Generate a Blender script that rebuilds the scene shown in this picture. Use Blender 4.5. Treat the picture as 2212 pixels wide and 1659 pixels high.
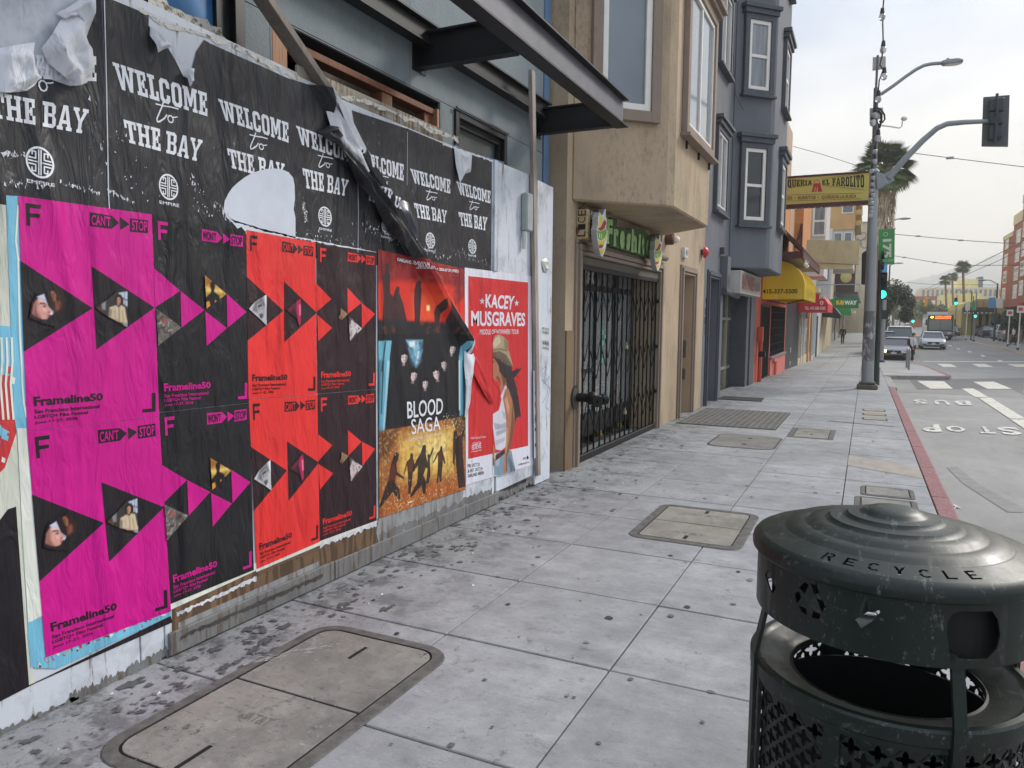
import bpy, bmesh, math, random
from mathutils import Vector, Matrix, noise
from mathutils.geometry import tessellate_polygon
random.seed(7)
R_ = math.radians
for o in list(bpy.data.objects): bpy.data.objects.remove(o, do_unlink=True)
SC = bpy.context.scene; COL = SC.collection
# ------------------------------------------------------------------ camera
HC = 1.6; SL = 0.0128                     # eye height, fall of the pavement away from the camera
IW, CX, CY, F = 2212.0, 1106.0, 829.5, 1600.0
d = Vector(((1873-CX)/F, (690-CY)/F, 1)).normalized()
e = Vector((1, 156/18670.0, 0))
dn = d.cross(e).normalized()
if dn.y < 0: dn = -dn
UP = -dn; RT = d.cross(UP)
if RT.x < 0: RT = -RT
FW = d
cr = Vector((RT.x, FW.x, UP.x)); cd = Vector((RT.y, FW.y, UP.y)); cf = Vector((RT.z, FW.z, UP.z))
cam = bpy.data.cameras.new('camera'); cam_o = bpy.data.objects.new('camera', cam); COL.objects.link(cam_o)
cam.sensor_width = 36; cam.lens = 36*F/IW; cam.clip_start = .05; cam.clip_end = 6000
cu = -cd; cb = -cf
cam_o.matrix_world = Matrix(((cr.x, cu.x, cb.x, 0), (cr.y, cu.y, cb.y, 0), (cr.z, cu.z, cb.z, HC), (0, 0, 0, 1)))
SC.camera = cam_o
# ------------------------------------------------------------------ sky
w = bpy.data.worlds.new('World'); SC.world = w; w.use_nodes = True
nt = w.node_tree; N = nt.nodes; L = nt.links; N.clear()
out = N.new('ShaderNodeOutputWorld'); bg = N.new('ShaderNodeBackground'); bg.inputs[1].default_value = .1
SUN_EL, SUN_AZ = R_(34), R_(32)           # azimuth from +Y (down the street) towards +X (the road)
sky = N.new('ShaderNodeTexSky'); sky.sky_type = 'NISHITA'; sky.sun_disc = False
sky.sun_elevation = SUN_EL; sky.sun_rotation = SUN_AZ; sky.dust_density = 2
tc = N.new('ShaderNodeTexCoord'); sx = N.new('ShaderNodeSeparateXYZ'); L.new(tc.outputs['Generated'], sx.inputs[0])
mp = N.new('ShaderNodeMapping'); mp.inputs['Scale'].default_value = (1.2, 1.2, 3.5); L.new(tc.outputs['Generated'], mp.inputs[0])
nz = N.new('ShaderNodeTexNoise'); nz.inputs['Scale'].default_value = 2.1; nz.inputs['Detail'].default_value = 6
nz.inputs['Roughness'].default_value = .5; L.new(mp.outputs[0], nz.inputs['Vector'])
cl = N.new('ShaderNodeValToRGB'); cl.color_ramp.elements[0].position = .45; cl.color_ramp.elements[0].color = (2.9, 3.3, 3.95, 1)
cl.color_ramp.elements[1].position = .66; cl.color_ramp.elements[1].color = (4.75, 4.9, 5.1, 1)
L.new(nz.outputs['Fac'], cl.inputs[0])
# warm band low over the horizon, brightest towards the sun
hz = N.new('ShaderNodeMapRange'); hz.inputs[1].default_value = .34; hz.inputs[2].default_value = 0.0; L.new(sx.outputs['Z'], hz.inputs[0])
dp_ = N.new('ShaderNodeVectorMath'); dp_.operation = 'DOT_PRODUCT'; dp_.inputs[1].default_value = (math.sin(.2), math.cos(.2), 0)
L.new(tc.outputs['Generated'], dp_.inputs[0])
dm = N.new('ShaderNodeMapRange'); dm.inputs[1].default_value = .2; dm.inputs[2].default_value = 1.0; L.new(dp_.outputs['Value'], dm.inputs[0])
ml = N.new('ShaderNodeMath'); ml.operation = 'MULTIPLY'; L.new(hz.outputs[0], ml.inputs[0]); L.new(dm.outputs[0], ml.inputs[1])
wm = N.new('ShaderNodeMixRGB'); wm.inputs[2].default_value = (6.5, 5.8, 4.5, 1); L.new(ml.outputs[0], wm.inputs[0]); L.new(cl.outputs[0], wm.inputs[1])
mx = N.new('ShaderNodeMixRGB'); mx.inputs[0].default_value = .9; L.new(sky.outputs[0], mx.inputs[1]); L.new(wm.outputs[0], mx.inputs[2])
z2 = N.new('ShaderNodeMath'); z2.operation = 'MULTIPLY_ADD'; zc_ = N.new('ShaderNodeMath'); zc_.operation = 'POWER'; zc_.inputs[1].default_value = 1.6; zm_ = N.new('ShaderNodeMath'); zm_.operation = 'MAXIMUM'; zm_.inputs[1].default_value = 0
L.new(sx.outputs['Z'], zm_.inputs[0]); L.new(zm_.outputs[0], zc_.inputs[0]); L.new(zc_.outputs[0], z2.inputs[0]); z2.inputs[1].default_value = 1.0; z2.inputs[2].default_value = 1.0      # overcast sky: brighter towards the zenith
sc_ = N.new('ShaderNodeVectorMath'); sc_.operation = 'SCALE'; L.new(mx.outputs[0], sc_.inputs[0]); L.new(z2.outputs[0], sc_.inputs['Scale']); L.new(sc_.outputs[0], bg.inputs[0]); L.new(bg.outputs[0], out.inputs[0])
# ------------------------------------------------------------------ sun (veiled by thin cloud)
sl = bpy.data.lights.new('sun', 'SUN'); sl.energy = 1.5; sl.angle = R_(14); sl.color = (1, .95, .87)
so = bpy.data.objects.new('sun', sl); COL.objects.link(so)
sd = Vector((math.sin(SUN_AZ)*math.cos(SUN_EL), math.cos(SUN_AZ)*math.cos(SUN_EL), math.sin(SUN_EL)))
so.rotation_euler = sd.to_track_quat('Z', 'Y').to_euler(); so.location = (20, 20, 60)
SC.view_settings.view_transform = 'Standard'; SC.view_settings.look = 'None'
SC.view_settings.gamma = 1; SC.view_settings.exposure = .9; SC.view_settings.use_curve_mapping = False
SC.render.engine = 'CYCLES'
# ------------------------------------------------------------------ from photograph sight lines to real places
def ray(x, y):
    v = Vector(((x-CX)/F, (y-CY)/F, 1)); return Vector((v.dot(RT), v.dot(FW), v.dot(UP)))
def GZ(Y):
    pts = [(-60, .77), (0, 0), (25, -.32), (47, -.86), (55, -.86), (72, -.68), (100, -.6), (140, -.2), (200, -.1), (420, .8), (560, 4), (700, 10), (1000, 22), (1600, 40), (5000, 60)]
    for (a, b), (c, g) in zip(pts, pts[1:]):
        if Y <= c: return b+(g-b)*(Y-a)/(c-a)
    return 60
def gs(x, y, dz=0):
    r = ray(x, y); t = -(HC-dz)/(r.z+SL*r.y)
    for _ in range(12):
        Y = r.y*t; t = t*.4+.6*(HC-dz-GZ(Y))/(-r.z)
    return r*t+Vector((0, 0, HC))
def wp(x, y, X):
    r = ray(x, y); return r*(X/r.x)+Vector((0, 0, HC))
def dp(x, y, Y):
    r = ray(x, y); return r*(Y/r.y)+Vector((0, 0, HC))
def pl(x, y, n, dd):
    r = ray(x, y); n = Vector(n); return r*((dd-n.z*HC)/r.dot(n))+Vector((0, 0, HC))
def zm(x0, y0, s): return lambda a, b: ((x0+a/s)/1.1302, (y0+b/s)/1.1302)
# ------------------------------------------------------------------ object helpers
WL = {}
class MB:
    def __init__(s): s.v = []; s.f = []; s.m = []
    def add(s, vs, fs, m=0):
        b = len(s.v); s.v += [Vector(q) for q in vs]; s.f += [[i+b for i in f] for f in fs]; s.m += [m]*len(fs); return s
    def box(s, x0, x1, y0, y1, z0, z1, m=0):
        return s.add([(x0,y0,z0),(x1,y0,z0),(x1,y1,z0),(x0,y1,z0),(x0,y0,z1),(x1,y0,z1),(x1,y1,z1),(x0,y1,z1)],
                     [(0,3,2,1),(4,5,6,7),(0,1,5,4),(1,2,6,5),(2,3,7,6),(3,0,4,7)], m)
    def prism(s, pts, vec, m=0):
        n = len(pts); pts = [Vector(p) for p in pts]; vec = Vector(vec)
        fs = [list(range(n)), list(range(2*n-1, n-1, -1))]+[(i, i+n, (i+1) % n+n, (i+1) % n) for i in range(n)]
        return s.add(pts+[p+vec for p in pts], fs, m)
    def bar(s, a, b, w, h=None, m=0, up=(0, 0, 1)):
        h = h or w; a = Vector(a); b = Vector(b); t = (b-a).normalized(); up = Vector(up)
        if abs(t.dot(up)) > .98: up = Vector((0, 1, 0))
        u = t.cross(up).normalized()*w/2; v = u.cross(t).normalized()*h/2
        return s.prism([a-u-v, a+u-v, a+u+v, a-u+v], b-a, m)
    def cyl(s, a, b, r0, r1=None, n=12, m=0, caps=True):
        r1 = r0 if r1 is None else r1; a = Vector(a); b = Vector(b); t = (b-a).normalized()
        u = t.orthogonal().normalized(); v = t.cross(u)
        vs = [a+(u*math.cos(k*math.tau/n)+v*math.sin(k*math.tau/n))*r0 for k in range(n)]+[b+(u*math.cos(k*math.tau/n)+v*math.sin(k*math.tau/n))*r1 for k in range(n)]
        fs = [(k, (k+1) % n, (k+1) % n+n, k+n) for k in range(n)]
        if caps: fs += [list(range(n-1, -1, -1)), list(range(n, 2*n))]
        return s.add(vs, fs, m)
    def tube(s, pts, r, n=8, m=0):
        pts = [Vector(p) for p in pts]; rs = r if isinstance(r, (list, tuple)) else [r]*len(pts); vs = []; pu = None
        for i, p in enumerate(pts):
            t = (pts[min(i+1, len(pts)-1)]-pts[max(i-1, 0)]).normalized()
            u = t.orthogonal().normalized() if pu is None else (pu-t*pu.dot(t)).normalized(); pu = u; v = t.cross(u)
            vs += [p+(u*math.cos(k*math.tau/n)+v*math.sin(k*math.tau/n))*rs[i] for k in range(n)]
        fs = [(i*n+k, i*n+(k+1) % n, (i+1)*n+(k+1) % n, (i+1)*n+k) for i in range(len(pts)-1) for k in range(n)]
        fs += [list(range(n-1, -1, -1)), [(len(pts)-1)*n+k for k in range(n)]]
        return s.add(vs, fs, m)
    def lathe(s, c, prof, n=48, m=0, closed=False):
        c = Vector(c); k = len(prof)
        vs = [c+Vector((r*math.cos(a*math.tau/n), r*math.sin(a*math.tau/n), z)) for a in range(n) for r, z in prof]
        rng = k if closed else k-1
        return s.add(vs, [(a*k+i, ((a+1) % n)*k+i, ((a+1) % n)*k+(i+1) % k, a*k+(i+1) % k) for a in range(n) for i in range(rng)], m)
    def ball(s, c, r, nu=10, nv=7, m=0):
        rx, ry, rz = r if isinstance(r, (list, tuple)) else (r, r, r); c = Vector(c)
        vs = [c+Vector((rx*math.sin(j*math.pi/nv)*math.cos(i*math.tau/nu), ry*math.sin(j*math.pi/nv)*math.sin(i*math.tau/nu), rz*math.cos(j*math.pi/nv))) for j in range(nv+1) for i in range(nu)]
        return s.add(vs, [(j*nu+i, (j+1)*nu+i, (j+1)*nu+(i+1) % nu, j*nu+(i+1) % nu) for j in range(nv) for i in range(nu)], m)
def part(name, mb, mats, parent=None, smooth=False, bevel=0, label=None, kind=None, weld=False):
    if not isinstance(mats, (list, tuple)): mats = [mats]
    me = bpy.data.meshes.new(name)
    if parent is not None: off = WL[parent]
    elif mb.v:
        xs = [q.x for q in mb.v]; ys = [q.y for q in mb.v]; zs = [q.z for q in mb.v]
        off = Vector(((min(xs)+max(xs))/2, (min(ys)+max(ys))/2, min(zs)))
    else: off = Vector((0, 0, 0))
    me.from_pydata([q-off for q in mb.v], [], mb.f)
    for m in mats: me.materials.append(m)
    if len(mats) > 1:
        for p, i in zip(me.polygons, mb.m): p.material_index = i
    bm = bmesh.new(); bm.from_mesh(me)
    if weld or smooth: bmesh.ops.remove_doubles(bm, verts=bm.verts, dist=1e-5)
    if not kind == 'flat': bmesh.ops.recalc_face_normals(bm, faces=bm.faces)
    if bevel: bmesh.ops.bevel(bm, geom=[ed for ed in bm.edges if len(ed.link_faces) == 2 and ed.calc_face_angle(0) > .5], offset=bevel, segments=1, affect='EDGES')
    bm.to_mesh(me); bm.free()
    if smooth:
        for p in me.polygons: p.use_smooth = True
        try: me.set_sharp_from_angle(angle=R_(38))
        except Exception: pass
    o = bpy.data.objects.new(name, me); COL.objects.link(o)
    if parent is not None: o.parent = parent
    else: o.location = off
    WL[o] = off.copy()
    if label: o['label'] = label
    if kind and kind != 'flat': o['kind'] = kind
    return o
def tag(o, label=None, cat=None, group=None, kind=None):
    if label: o['label'] = label
    if cat: o['category'] = cat
    if group: o['group'] = group
    if kind: o['kind'] = kind
    return o
def thing(name, label, cat, loc=(0, 0, 0), group=None):
    o = bpy.data.objects.new(name, None); COL.objects.link(o); o.location = loc; WL[o] = Vector(loc); o.empty_display_size = .1
    return tag(o, label, cat, group)
def copy_tree(o, parent=None):
    c = o.copy(); COL.objects.link(c); c.parent = parent
    for ch in list(o.children): copy_tree(ch, c)
    return c
# ------------------------------------------------------------------ materials
def lin(r, g, b):
    f = lambda c: (c/255/12.92) if c <= 10 else ((c/255+.055)/1.055)**2.4
    return (f(r), f(g), f(b))
MC = {}
class MT:
    def __init__(s, name, col, rough=.6, metal=0, spec=.5):
        s.m = bpy.data.materials.new(name); s.m.use_nodes = True; s.N = s.m.node_tree.nodes; s.L = s.m.node_tree.links
        s.b = s.N['Principled BSDF']; s.col = (*col[:3], 1); s.b.inputs['Base Color'].default_value = s.col
        s.b.inputs['Roughness'].default_value = rough; s.b.inputs['Metallic'].default_value = metal
        s.b.inputs['Specular IOR Level'].default_value = spec
        s.csock = None; s.g = s.N.new('ShaderNodeNewGeometry'); s.nrm = None; s.rs = None
    def noise(s, scale=5, detail=4, stretch=(1, 1, 1), typ=None, rough=.55, dist=0):
        mp = s.N.new('ShaderNodeMapping'); mp.inputs['Scale'].default_value = stretch; s.L.new(s.g.outputs['Position'], mp.inputs[0])
        n = s.N.new('ShaderNodeTexNoise'); n.inputs['Scale'].default_value = scale; n.inputs['Detail'].default_value = detail
        n.inputs['Roughness'].default_value = rough; n.inputs['Distortion'].default_value = dist
        if typ: n.noise_type = typ
        s.L.new(mp.outputs[0], n.inputs['Vector']); return n.outputs[0]
    def ramp(s, sock, a, b):
        r = s.N.new('ShaderNodeMapRange'); r.inputs[1].default_value = a; r.inputs[2].default_value = b; s.L.new(sock, r.inputs[0]); return r.outputs[0]
    def mul(s, a, b):
        m = s.N.new('ShaderNodeMath'); m.operation = 'MULTIPLY'; s.L.new(a, m.inputs[0])
        if isinstance(b, (int, float)): m.inputs[1].default_value = b
        else: s.L.new(b, m.inputs[1])
        return m.outputs[0]
    def mix(s, fac, col, blend='MIX'):
        m = s.N.new('ShaderNodeMixRGB'); m.blend_type = blend
        if s.csock is None: m.inputs[1].default_value = s.col
        else: s.L.new(s.csock, m.inputs[1])
        m.inputs[2].default_value = (*col[:3], 1)
        if isinstance(fac, (int, float)): m.inputs[0].default_value = fac
        else: s.L.new(fac, m.inputs[0])
        s.csock = m.outputs[0]; s.L.new(s.csock, s.b.inputs['Base Color']); return s
    def value(s, sock, lo, hi):      # multiply brightness by lo..hi
        r = s.N.new('ShaderNodeMapRange'); r.inputs[1].default_value = .3; r.inputs[2].default_value = .7
        r.inputs[3].default_value = lo; r.inputs[4].default_value = hi; s.L.new(sock, r.inputs[0])
        m = s.N.new('ShaderNodeVectorMath'); m.operation = 'SCALE'
        if s.csock is None: m.inputs[0].default_value = s.col[:3]
        else: s.L.new(s.csock, m.inputs[0])
        s.L.new(r.outputs[0], m.inputs['Scale']); s.csock = m.outputs[0]; s.L.new(s.csock, s.b.inputs['Base Color']); return s
    def bump(s, sock, strength=.3, dist=.01):
        b = s.N.new('ShaderNodeBump'); b.inputs['Strength'].default_value = strength; b.inputs['Distance'].default_value = dist
        s.L.new(sock, b.inputs['Height'])
        if s.nrm: s.L.new(s.nrm, b.inputs['Normal'])
        s.nrm = b.outputs[0]; s.L.new(s.nrm, s.b.inputs['Normal']); return s
    def roughness(s, sock, a, b):
        r = s.N.new('ShaderNodeMapRange'); r.inputs[1].default_value = .3; r.inputs[2].default_value = .7; r.inputs[3].default_value = a; r.inputs[4].default_value = b
        s.L.new(sock, r.inputs[0]); s.L.new(r.outputs[0], s.b.inputs['Roughness']); return s
    def emit(s, col, st): s.b.inputs['Emission Color'].default_value = (*col[:3], 1); s.b.inputs['Emission Strength'].default_value = st; return s
def plain(name, rgb, rough=.6, metal=0, var=.12, scale=6, bump=0, bscale=40, spec=.5, stretch=(1, 1, 1)):
    if name in MC: return MC[name]
    m = MT(name, lin(*rgb), rough, metal, spec)
    if var: m.value(m.noise(scale, 5, stretch), 1-var, 1+var)
    if bump: m.bump(m.noise(bscale, 4, stretch), bump, .004)
    MC[name] = m.m; return m.m
def paper(name, rgb, rough=.5, scuff=0, wr=1.0):
    if name in MC: return MC[name]
    m = MT(name, lin(*rgb), rough, 0, .35)
    m.value(m.noise(3, 5, (1, 1, .4)), .9, 1.1)
    if scuff:
        k = m.ramp(m.noise(60, 6, (1, 1, .35), rough=.7), .63, .70); k2 = m.ramp(m.noise(4, 4, (1, 1, 1.2)), .53, .62)
        m.mix(m.mul(m.mul(k, k2), scuff), (.55, .56, .58))
        m.mix(m.mul(m.ramp(m.noise(170, 3), .72, .76), scuff*.7), (.5, .5, .52))
    a = m.noise(5.5, 3, (1, 1, .2), 'RIDGED_MULTIFRACTAL', dist=.8); m.bump(a, .8*wr, .045)
    b = m.noise(15, 2, (1, 1, .3), dist=1.6); m.bump(b, .55*wr, .016)
    c = m.noise(3.2, 2, (1, 1, .7)); m.bump(c, .5*wr, .05)
    MC[name] = m.m; return m.m
def glass(name, rgb=(30, 36, 40), rough=.06, var=0):
    if name in MC: return MC[name]
    m = MT(name, lin(*rgb), rough, 0, .9); m.bump(m.noise(1.3, 2), .06, .02); MC[name] = m.m; return m.m
def glow(name, rgb, st):
    if name in MC: return MC[name]
    m = MT(name, lin(*rgb), .4); m.emit(lin(*rgb), st); m.bump(m.noise(40, 2), .02, .002); MC[name] = m.m; return m.m
# concrete of the pavement
def concrete(name, rgb, stain=1.0, obj_rand=True, near_wall=True):
    m = MT(name, lin(*rgb), .82, 0, .35)
    m.value(m.noise(.8, 4), .82, 1.14); m.value(m.noise(5, 6, rough=.7), .76, 1.16); m.value(m.noise(120, 3), .93, 1.07)
    m.value(m.noise(2.2, 5, (1, 3.5, 1), rough=.7), .93, 1.08)
    if obj_rand:
        oi = m.N.new('ShaderNodeObjectInfo'); r = m.ramp(oi.outputs['Random'], 0, 1)
        rr = m.N.new('ShaderNodeMapRange'); rr.inputs[3].default_value = .3; rr.inputs[4].default_value = .7; m.L.new(r, rr.inputs[0]); m.value(rr.outputs[0], .95, 1.04)
    k = m.mul(m.ramp(m.noise(9, 7, rough=.75), .57, .68), m.ramp(m.noise(1.1, 3), .44, .60))
    m.mix(m.mul(k, .7*stain), (.06, .06, .06)); m.mix(m.mul(m.ramp(m.noise(16, 7, (1, 2.5, 1), rough=.75), .56, .66), .35*stain), (.10, .10, .10))
    if stain > 1.1:
        m.mix(m.mul(m.ramp(m.noise(2.4, 8, (1, .6, 1), rough=.75), .46, .66), .6), (.085, .082, .078)); m.mix(m.mul(m.ramp(m.noise(22, 6, rough=.75), .60, .68), .5), (.42, .41, .39))
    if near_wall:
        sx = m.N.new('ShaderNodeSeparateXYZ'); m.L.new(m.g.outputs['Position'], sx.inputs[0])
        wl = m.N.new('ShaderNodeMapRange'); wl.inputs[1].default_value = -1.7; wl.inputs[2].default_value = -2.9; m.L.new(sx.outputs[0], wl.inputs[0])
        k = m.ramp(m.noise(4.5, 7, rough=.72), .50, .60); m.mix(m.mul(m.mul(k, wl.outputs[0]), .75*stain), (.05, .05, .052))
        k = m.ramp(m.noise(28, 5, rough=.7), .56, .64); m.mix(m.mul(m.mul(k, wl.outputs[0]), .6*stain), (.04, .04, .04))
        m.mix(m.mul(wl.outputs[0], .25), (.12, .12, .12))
    m.mix(m.mul(m.ramp(m.noise(300, 2), .66, .72), .5), (.11, .11, .11)); m.mix(m.mul(m.ramp(m.noise(340, 2), .68, .74), .4), (.62, .62, .6)); m.bump(m.noise(220, 3), .35, .002); m.bump(m.noise(9, 4), .3, .008)
    return m.m
M_SLAB = concrete('pavement_concrete', (155, 156, 158))
M_LID = concrete('vault_lid_concrete', (142, 138, 131), 2.2, False, False)
M_JOINT = plain('joint_dirt', (46, 46, 47), .95)
m = MT('road_concrete', lin(146, 144, 141), .8); m.value(m.noise(.5, 5), .82, 1.12); m.value(m.noise(6, 6, (1, .3, 1), rough=.7), .9, 1.08)
m.mix(m.mul(m.ramp(m.noise(1.6, 6, (1, .35, 1), rough=.7), .55, .75), .5), (.09, .09, .085)); m.bump(m.noise(150, 3), .3, .003); M_ROADC = m.m
m = MT('asphalt', lin(136, 135, 132), .85); m.value(m.noise(.3, 5), .88, 1.1); m.value(m.noise(90, 3), .88, 1.12); m.value(m.noise(2, 5, (1, .1, 1)), .92, 1.07)
m.bump(m.noise(150, 3), .3, .003); M_ASPH = m.m
m = MT('road_paint', lin(214, 210, 196), .7); m.mix(m.ramp(m.noise(14, 7, rough=.78), .51, .62), (.24, .24, .23)); m.value(m.noise(3, 4), .9, 1.05); M_RPAINT = m.m
m = MT('worn_road_paint', lin(214, 212, 204), .7); m.mix(m.ramp(m.noise(7, 7, rough=.8), .50, .57), (.25, .245, .235)); M_RWORN = m.m
M_YPAINT = plain('yellow_road_paint', (200, 160, 80), .7, var=.2, scale=10)
m = MT('red_kerb_paint', lin(134, 84, 87), .75); m.value(m.noise(5, 6, rough=.7), .82, 1.12); m.mix(m.mul(m.ramp(m.noise(30, 6, rough=.75), .52, .66), .6), (.40, .33, .32)); m.bump(m.noise(60, 4), .3, .004); M_KRED = m.m
M_KERB = concrete('kerb_concrete', (150, 148, 144), 1, False, False)
# ================================================================== GROUND
def sheet(mb, x0, x1, ys, dz, m=0):
    vs = []; 
    for y in ys: vs += [(x0, y, GZ(y)+dz), (x1, y, GZ(y)+dz)]
    mb.add(vs, [(2*i, 2*i+1, 2*i+3, 2*i+2) for i in range(len(ys)-1)], m)
def frange(a, b, s):
    r = []
    while a < b-1e-6: r.append(a); a += s
    return r+[b]
YS = frange(-40, 60, 4)+[62, 70, 85, 100, 130, 160, 200, 260, 344, 420, 500, 600, 700, 850, 1000, 1300, 1600, 5000]
mb = MB(); sheet(mb, -400, 800, YS, -.30); tag(part('ground', mb, plain('far_ground', (118, 116, 110), .9), kind='flat'), kind='structure')
# road: concrete pad near, asphalt beyond
Y_PAD = gs(2212, 955, -.13).y
mb = MB(); sheet(mb, .3, 30, frange(-40, 23.4, 4), -.132); part_road = part('road', mb, M_ROADC, kind='flat'); tag(part_road, kind='structure')
mb = MB(); sheet(mb, .3, 19, frange(23.4, 60, 2)+[y for y in YS if y > 60 and y < 1300], -.128)
part('asphalt_surface', mb, M_ASPH, part_road, kind='flat')
r2 = zm(2050, 850, 4.147); r1 = zm(2050, 550, 4.147)
def ground_poly(mb, pts, dz, m=0):
    P = [gs(x, y, dz) for x, y in pts]; P = [Vector((p.x, p.y, GZ(p.y)+dz)) for p in P]
    mb.add(P, [list(range(len(P)))], m)
def gpoly(name, polys, zf, dz, mat, parent, label=None):
    mb = MB()
    for p in polys: ground_poly(mb, [zf(*q) for q in p], dz)
    return part(name, mb, mat, parent, kind='flat', label=label)
gpoly('asphalt_patch', [[(705, 322), (1866, 300), (1866, 470), (1790, 440), (1740, 418), (785, 415)]], r2, -.124, plain('dark_asphalt_patch', (104, 104, 104), .85, bump=.3, bscale=120), part_road)
gpoly('tyre_stain', [[(1085, 1210), (1190, 1200), (1400, 1370), (1640, 1500), (1866, 1620), (1866, 1659), (1700, 1659), (1420, 1480), (1250, 1370)]], r2, -.1275, plain('tyre_dark_concrete', (130, 129, 127), .8, var=.2), part_road)
for p in ([(785, 330), (1055, 335), (1148, 410), (915, 410)], [(1352, 340), (1560, 338), (1745, 412), (1500, 412)],
          [(985, 158), (1125, 160), (1188, 190), (1050, 190)], [(1335, 158), (1475, 160), (1562, 190), (1410, 190)], [(1690, 160), (1866, 163), (1960, 190), (1790, 190)]):
    gpoly('crosswalk_stripe', [p], r2, -.12, M_RPAINT, part_road)
for p in ([(1238, 408), (1355, 408), (1510, 497), (1375, 497)], [(1405, 503), (1530, 500), (1866, 705), (1866, 715), (1720, 712)], [(1725, 718), (1880, 720), (2000, 800), (2000, 900)]):
    gpoly('stop_bar', [p], r2, -.12, M_RPAINT, part_road)
gpoly('stop_line', [[(850, 131), (1900, 134), (1900, 142), (850, 136)]], r2, -.12, M_RPAINT, part_road)
for p in ([(1100, 1214), (1128, 1214), (1135, 1224), (1106, 1224)], [(1182, 1246), (1210, 1246), (1225, 1257), (1195, 1257)], [(1290, 1273), (1325, 1273), (1343, 1287), (1308, 1287)],
          [(1422, 1314), (1460, 1314), (1480, 1330), (1440, 1330)], [(1590, 1364), (1632, 1364), (1668, 1382), (1620, 1382)], [(1688, 1189), (1708, 1189), (1716, 1196), (1696, 1196)],
          [(1570, 1168), (1590, 1168), (1598, 1175), (1578, 1175)], [(1798, 1208), (1825, 1208), (1836, 1216), (1806, 1216)]):
    gpoly('lane_dash', [p], r1, -.12, M_RPAINT, part_road)
ctr = [(1250, 1160), (1400, 1185), (1560, 1222), (1700, 1256), (1866, 1296)]
for o_ in (0, 10):
    gpoly('centre_line', [[(a, b+o_*(k+1)/5) for k, (a, b) in enumerate(ctr)]+[(a, b+4+o_*(k+1)/5) for k, (a, b) in reversed(list(enumerate(ctr)))]], r1, -.12, M_YPAINT, part_road)
gpoly('painted_tick', [[(1160, 1580), (1215, 1606), (1232, 1618), (1196, 1612), (1185, 1606), (1142, 1650), (1132, 1646), (1172, 1600), (1150, 1590)]], r2, -.12, M_RPAINT, part_road)
# lettering worn into the bus stop
def text_mesh(s, bold=0, shear=0):
    c = bpy.data.curves.new('t', 'FONT'); c.body = s; c.size = 1; c.offset = bold; c.shear = shear; c.resolution_u = 3
    o = bpy.data.objects.new('t', c); COL.objects.link(o)
    bpy.context.view_layer.update()
    me = bpy.data.meshes.new_from_object(o.evaluated_get(bpy.context.evaluated_depsgraph_get()))
    V = [v.co.copy() for v in me.vertices]; Fc = [list(p.vertices) for p in me.polygons]
    bpy.data.objects.remove(o); bpy.data.curves.remove(c); bpy.data.meshes.remove(me)
    xs = [v.x for v in V]; ys = [v.y for v in V]
    if not xs: return [], []
    x0, x1, y0, y1 = min(xs), max(xs), min(ys), max(ys)
    return [((v.x-x0)/(x1-x0), (v.y-y0)/(y1-y0)) for v in V], Fc
def bil(TL, TR, BR, BL, u, v):
    a = [p*(1-u)+q*u for p, q in zip(BL, BR)]; b = [p*(1-u)+q*u for p, q in zip(TL, TR)]
    return Vector([p*(1-v)+q*v for p, q in zip(a, b)])
def text3(mb, s, TL, TR, BR, BL, bold=.03, m=0):
    V, Fc = text_mesh(s, bold); mb.add([bil(TL, TR, BR, BL, u, v) for u, v in V], Fc, m)
for s, q in (('B', [(1350, 578), (1165, 576), (1150, 530), (1312, 532)]), ('U', [(1125, 572), (975, 568), (945, 524), (1085, 526)]), ('S', [(902, 564), (765, 562), (735, 518), (872, 520)]),
             ('S', [(1866, 880), (1650, 872), (1575, 796), (1780, 796)]), ('T', [(1590, 866), (1430, 862), (1385, 790), (1530, 792)]), ('O', [(1300, 846), (1110, 846), (1055, 788), (1235, 788)]), ('P', [(1040, 846), (855, 846), (812, 772), (1000, 770)])):
    G = [gs(*r2(*p), -.12) for p in q]; mb = MB(); text3(mb, s, G[0], G[1], G[2], G[3], .04); part('road_letter', mb, M_RWORN, part_road, kind='flat')
# ---------------------------------------------------------------- pavement: slabs with open joints
mb = MB(); sheet(mb, -8, .66, frange(-6, 60, 2), -.014); 
SW = part('sidewalk', mb, M_JOINT, kind='flat'); tag(SW, kind='structure')
cols = [(-3.30, -1.895), (-1.887, -1.014), (-1.006, -.135), (-.127, .634)]
rng = random.Random(3)
for x0, x1 in cols:
    h = .899-.011; mbs = MB(); mbs.prism([(x0, 0, -.05), (x1, 0, -.05), (x1, 0, 0), (x0, 0, 0)], (0, h, -SL*h))
    first = None
    for k in range(-3, 34):
        y = 3.20+.899*k
        if first is None:
            first = part('paving_slab', mbs, M_SLAB, SW, bevel=.004); o = first
        else:
            o = first.copy(); COL.objects.link(o)
        o.location = (0, 0, 0); o.parent = SW
        o.location = Vector((0, y+.0055, GZ(y)+rng.uniform(-.0015, .0015)))
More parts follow.
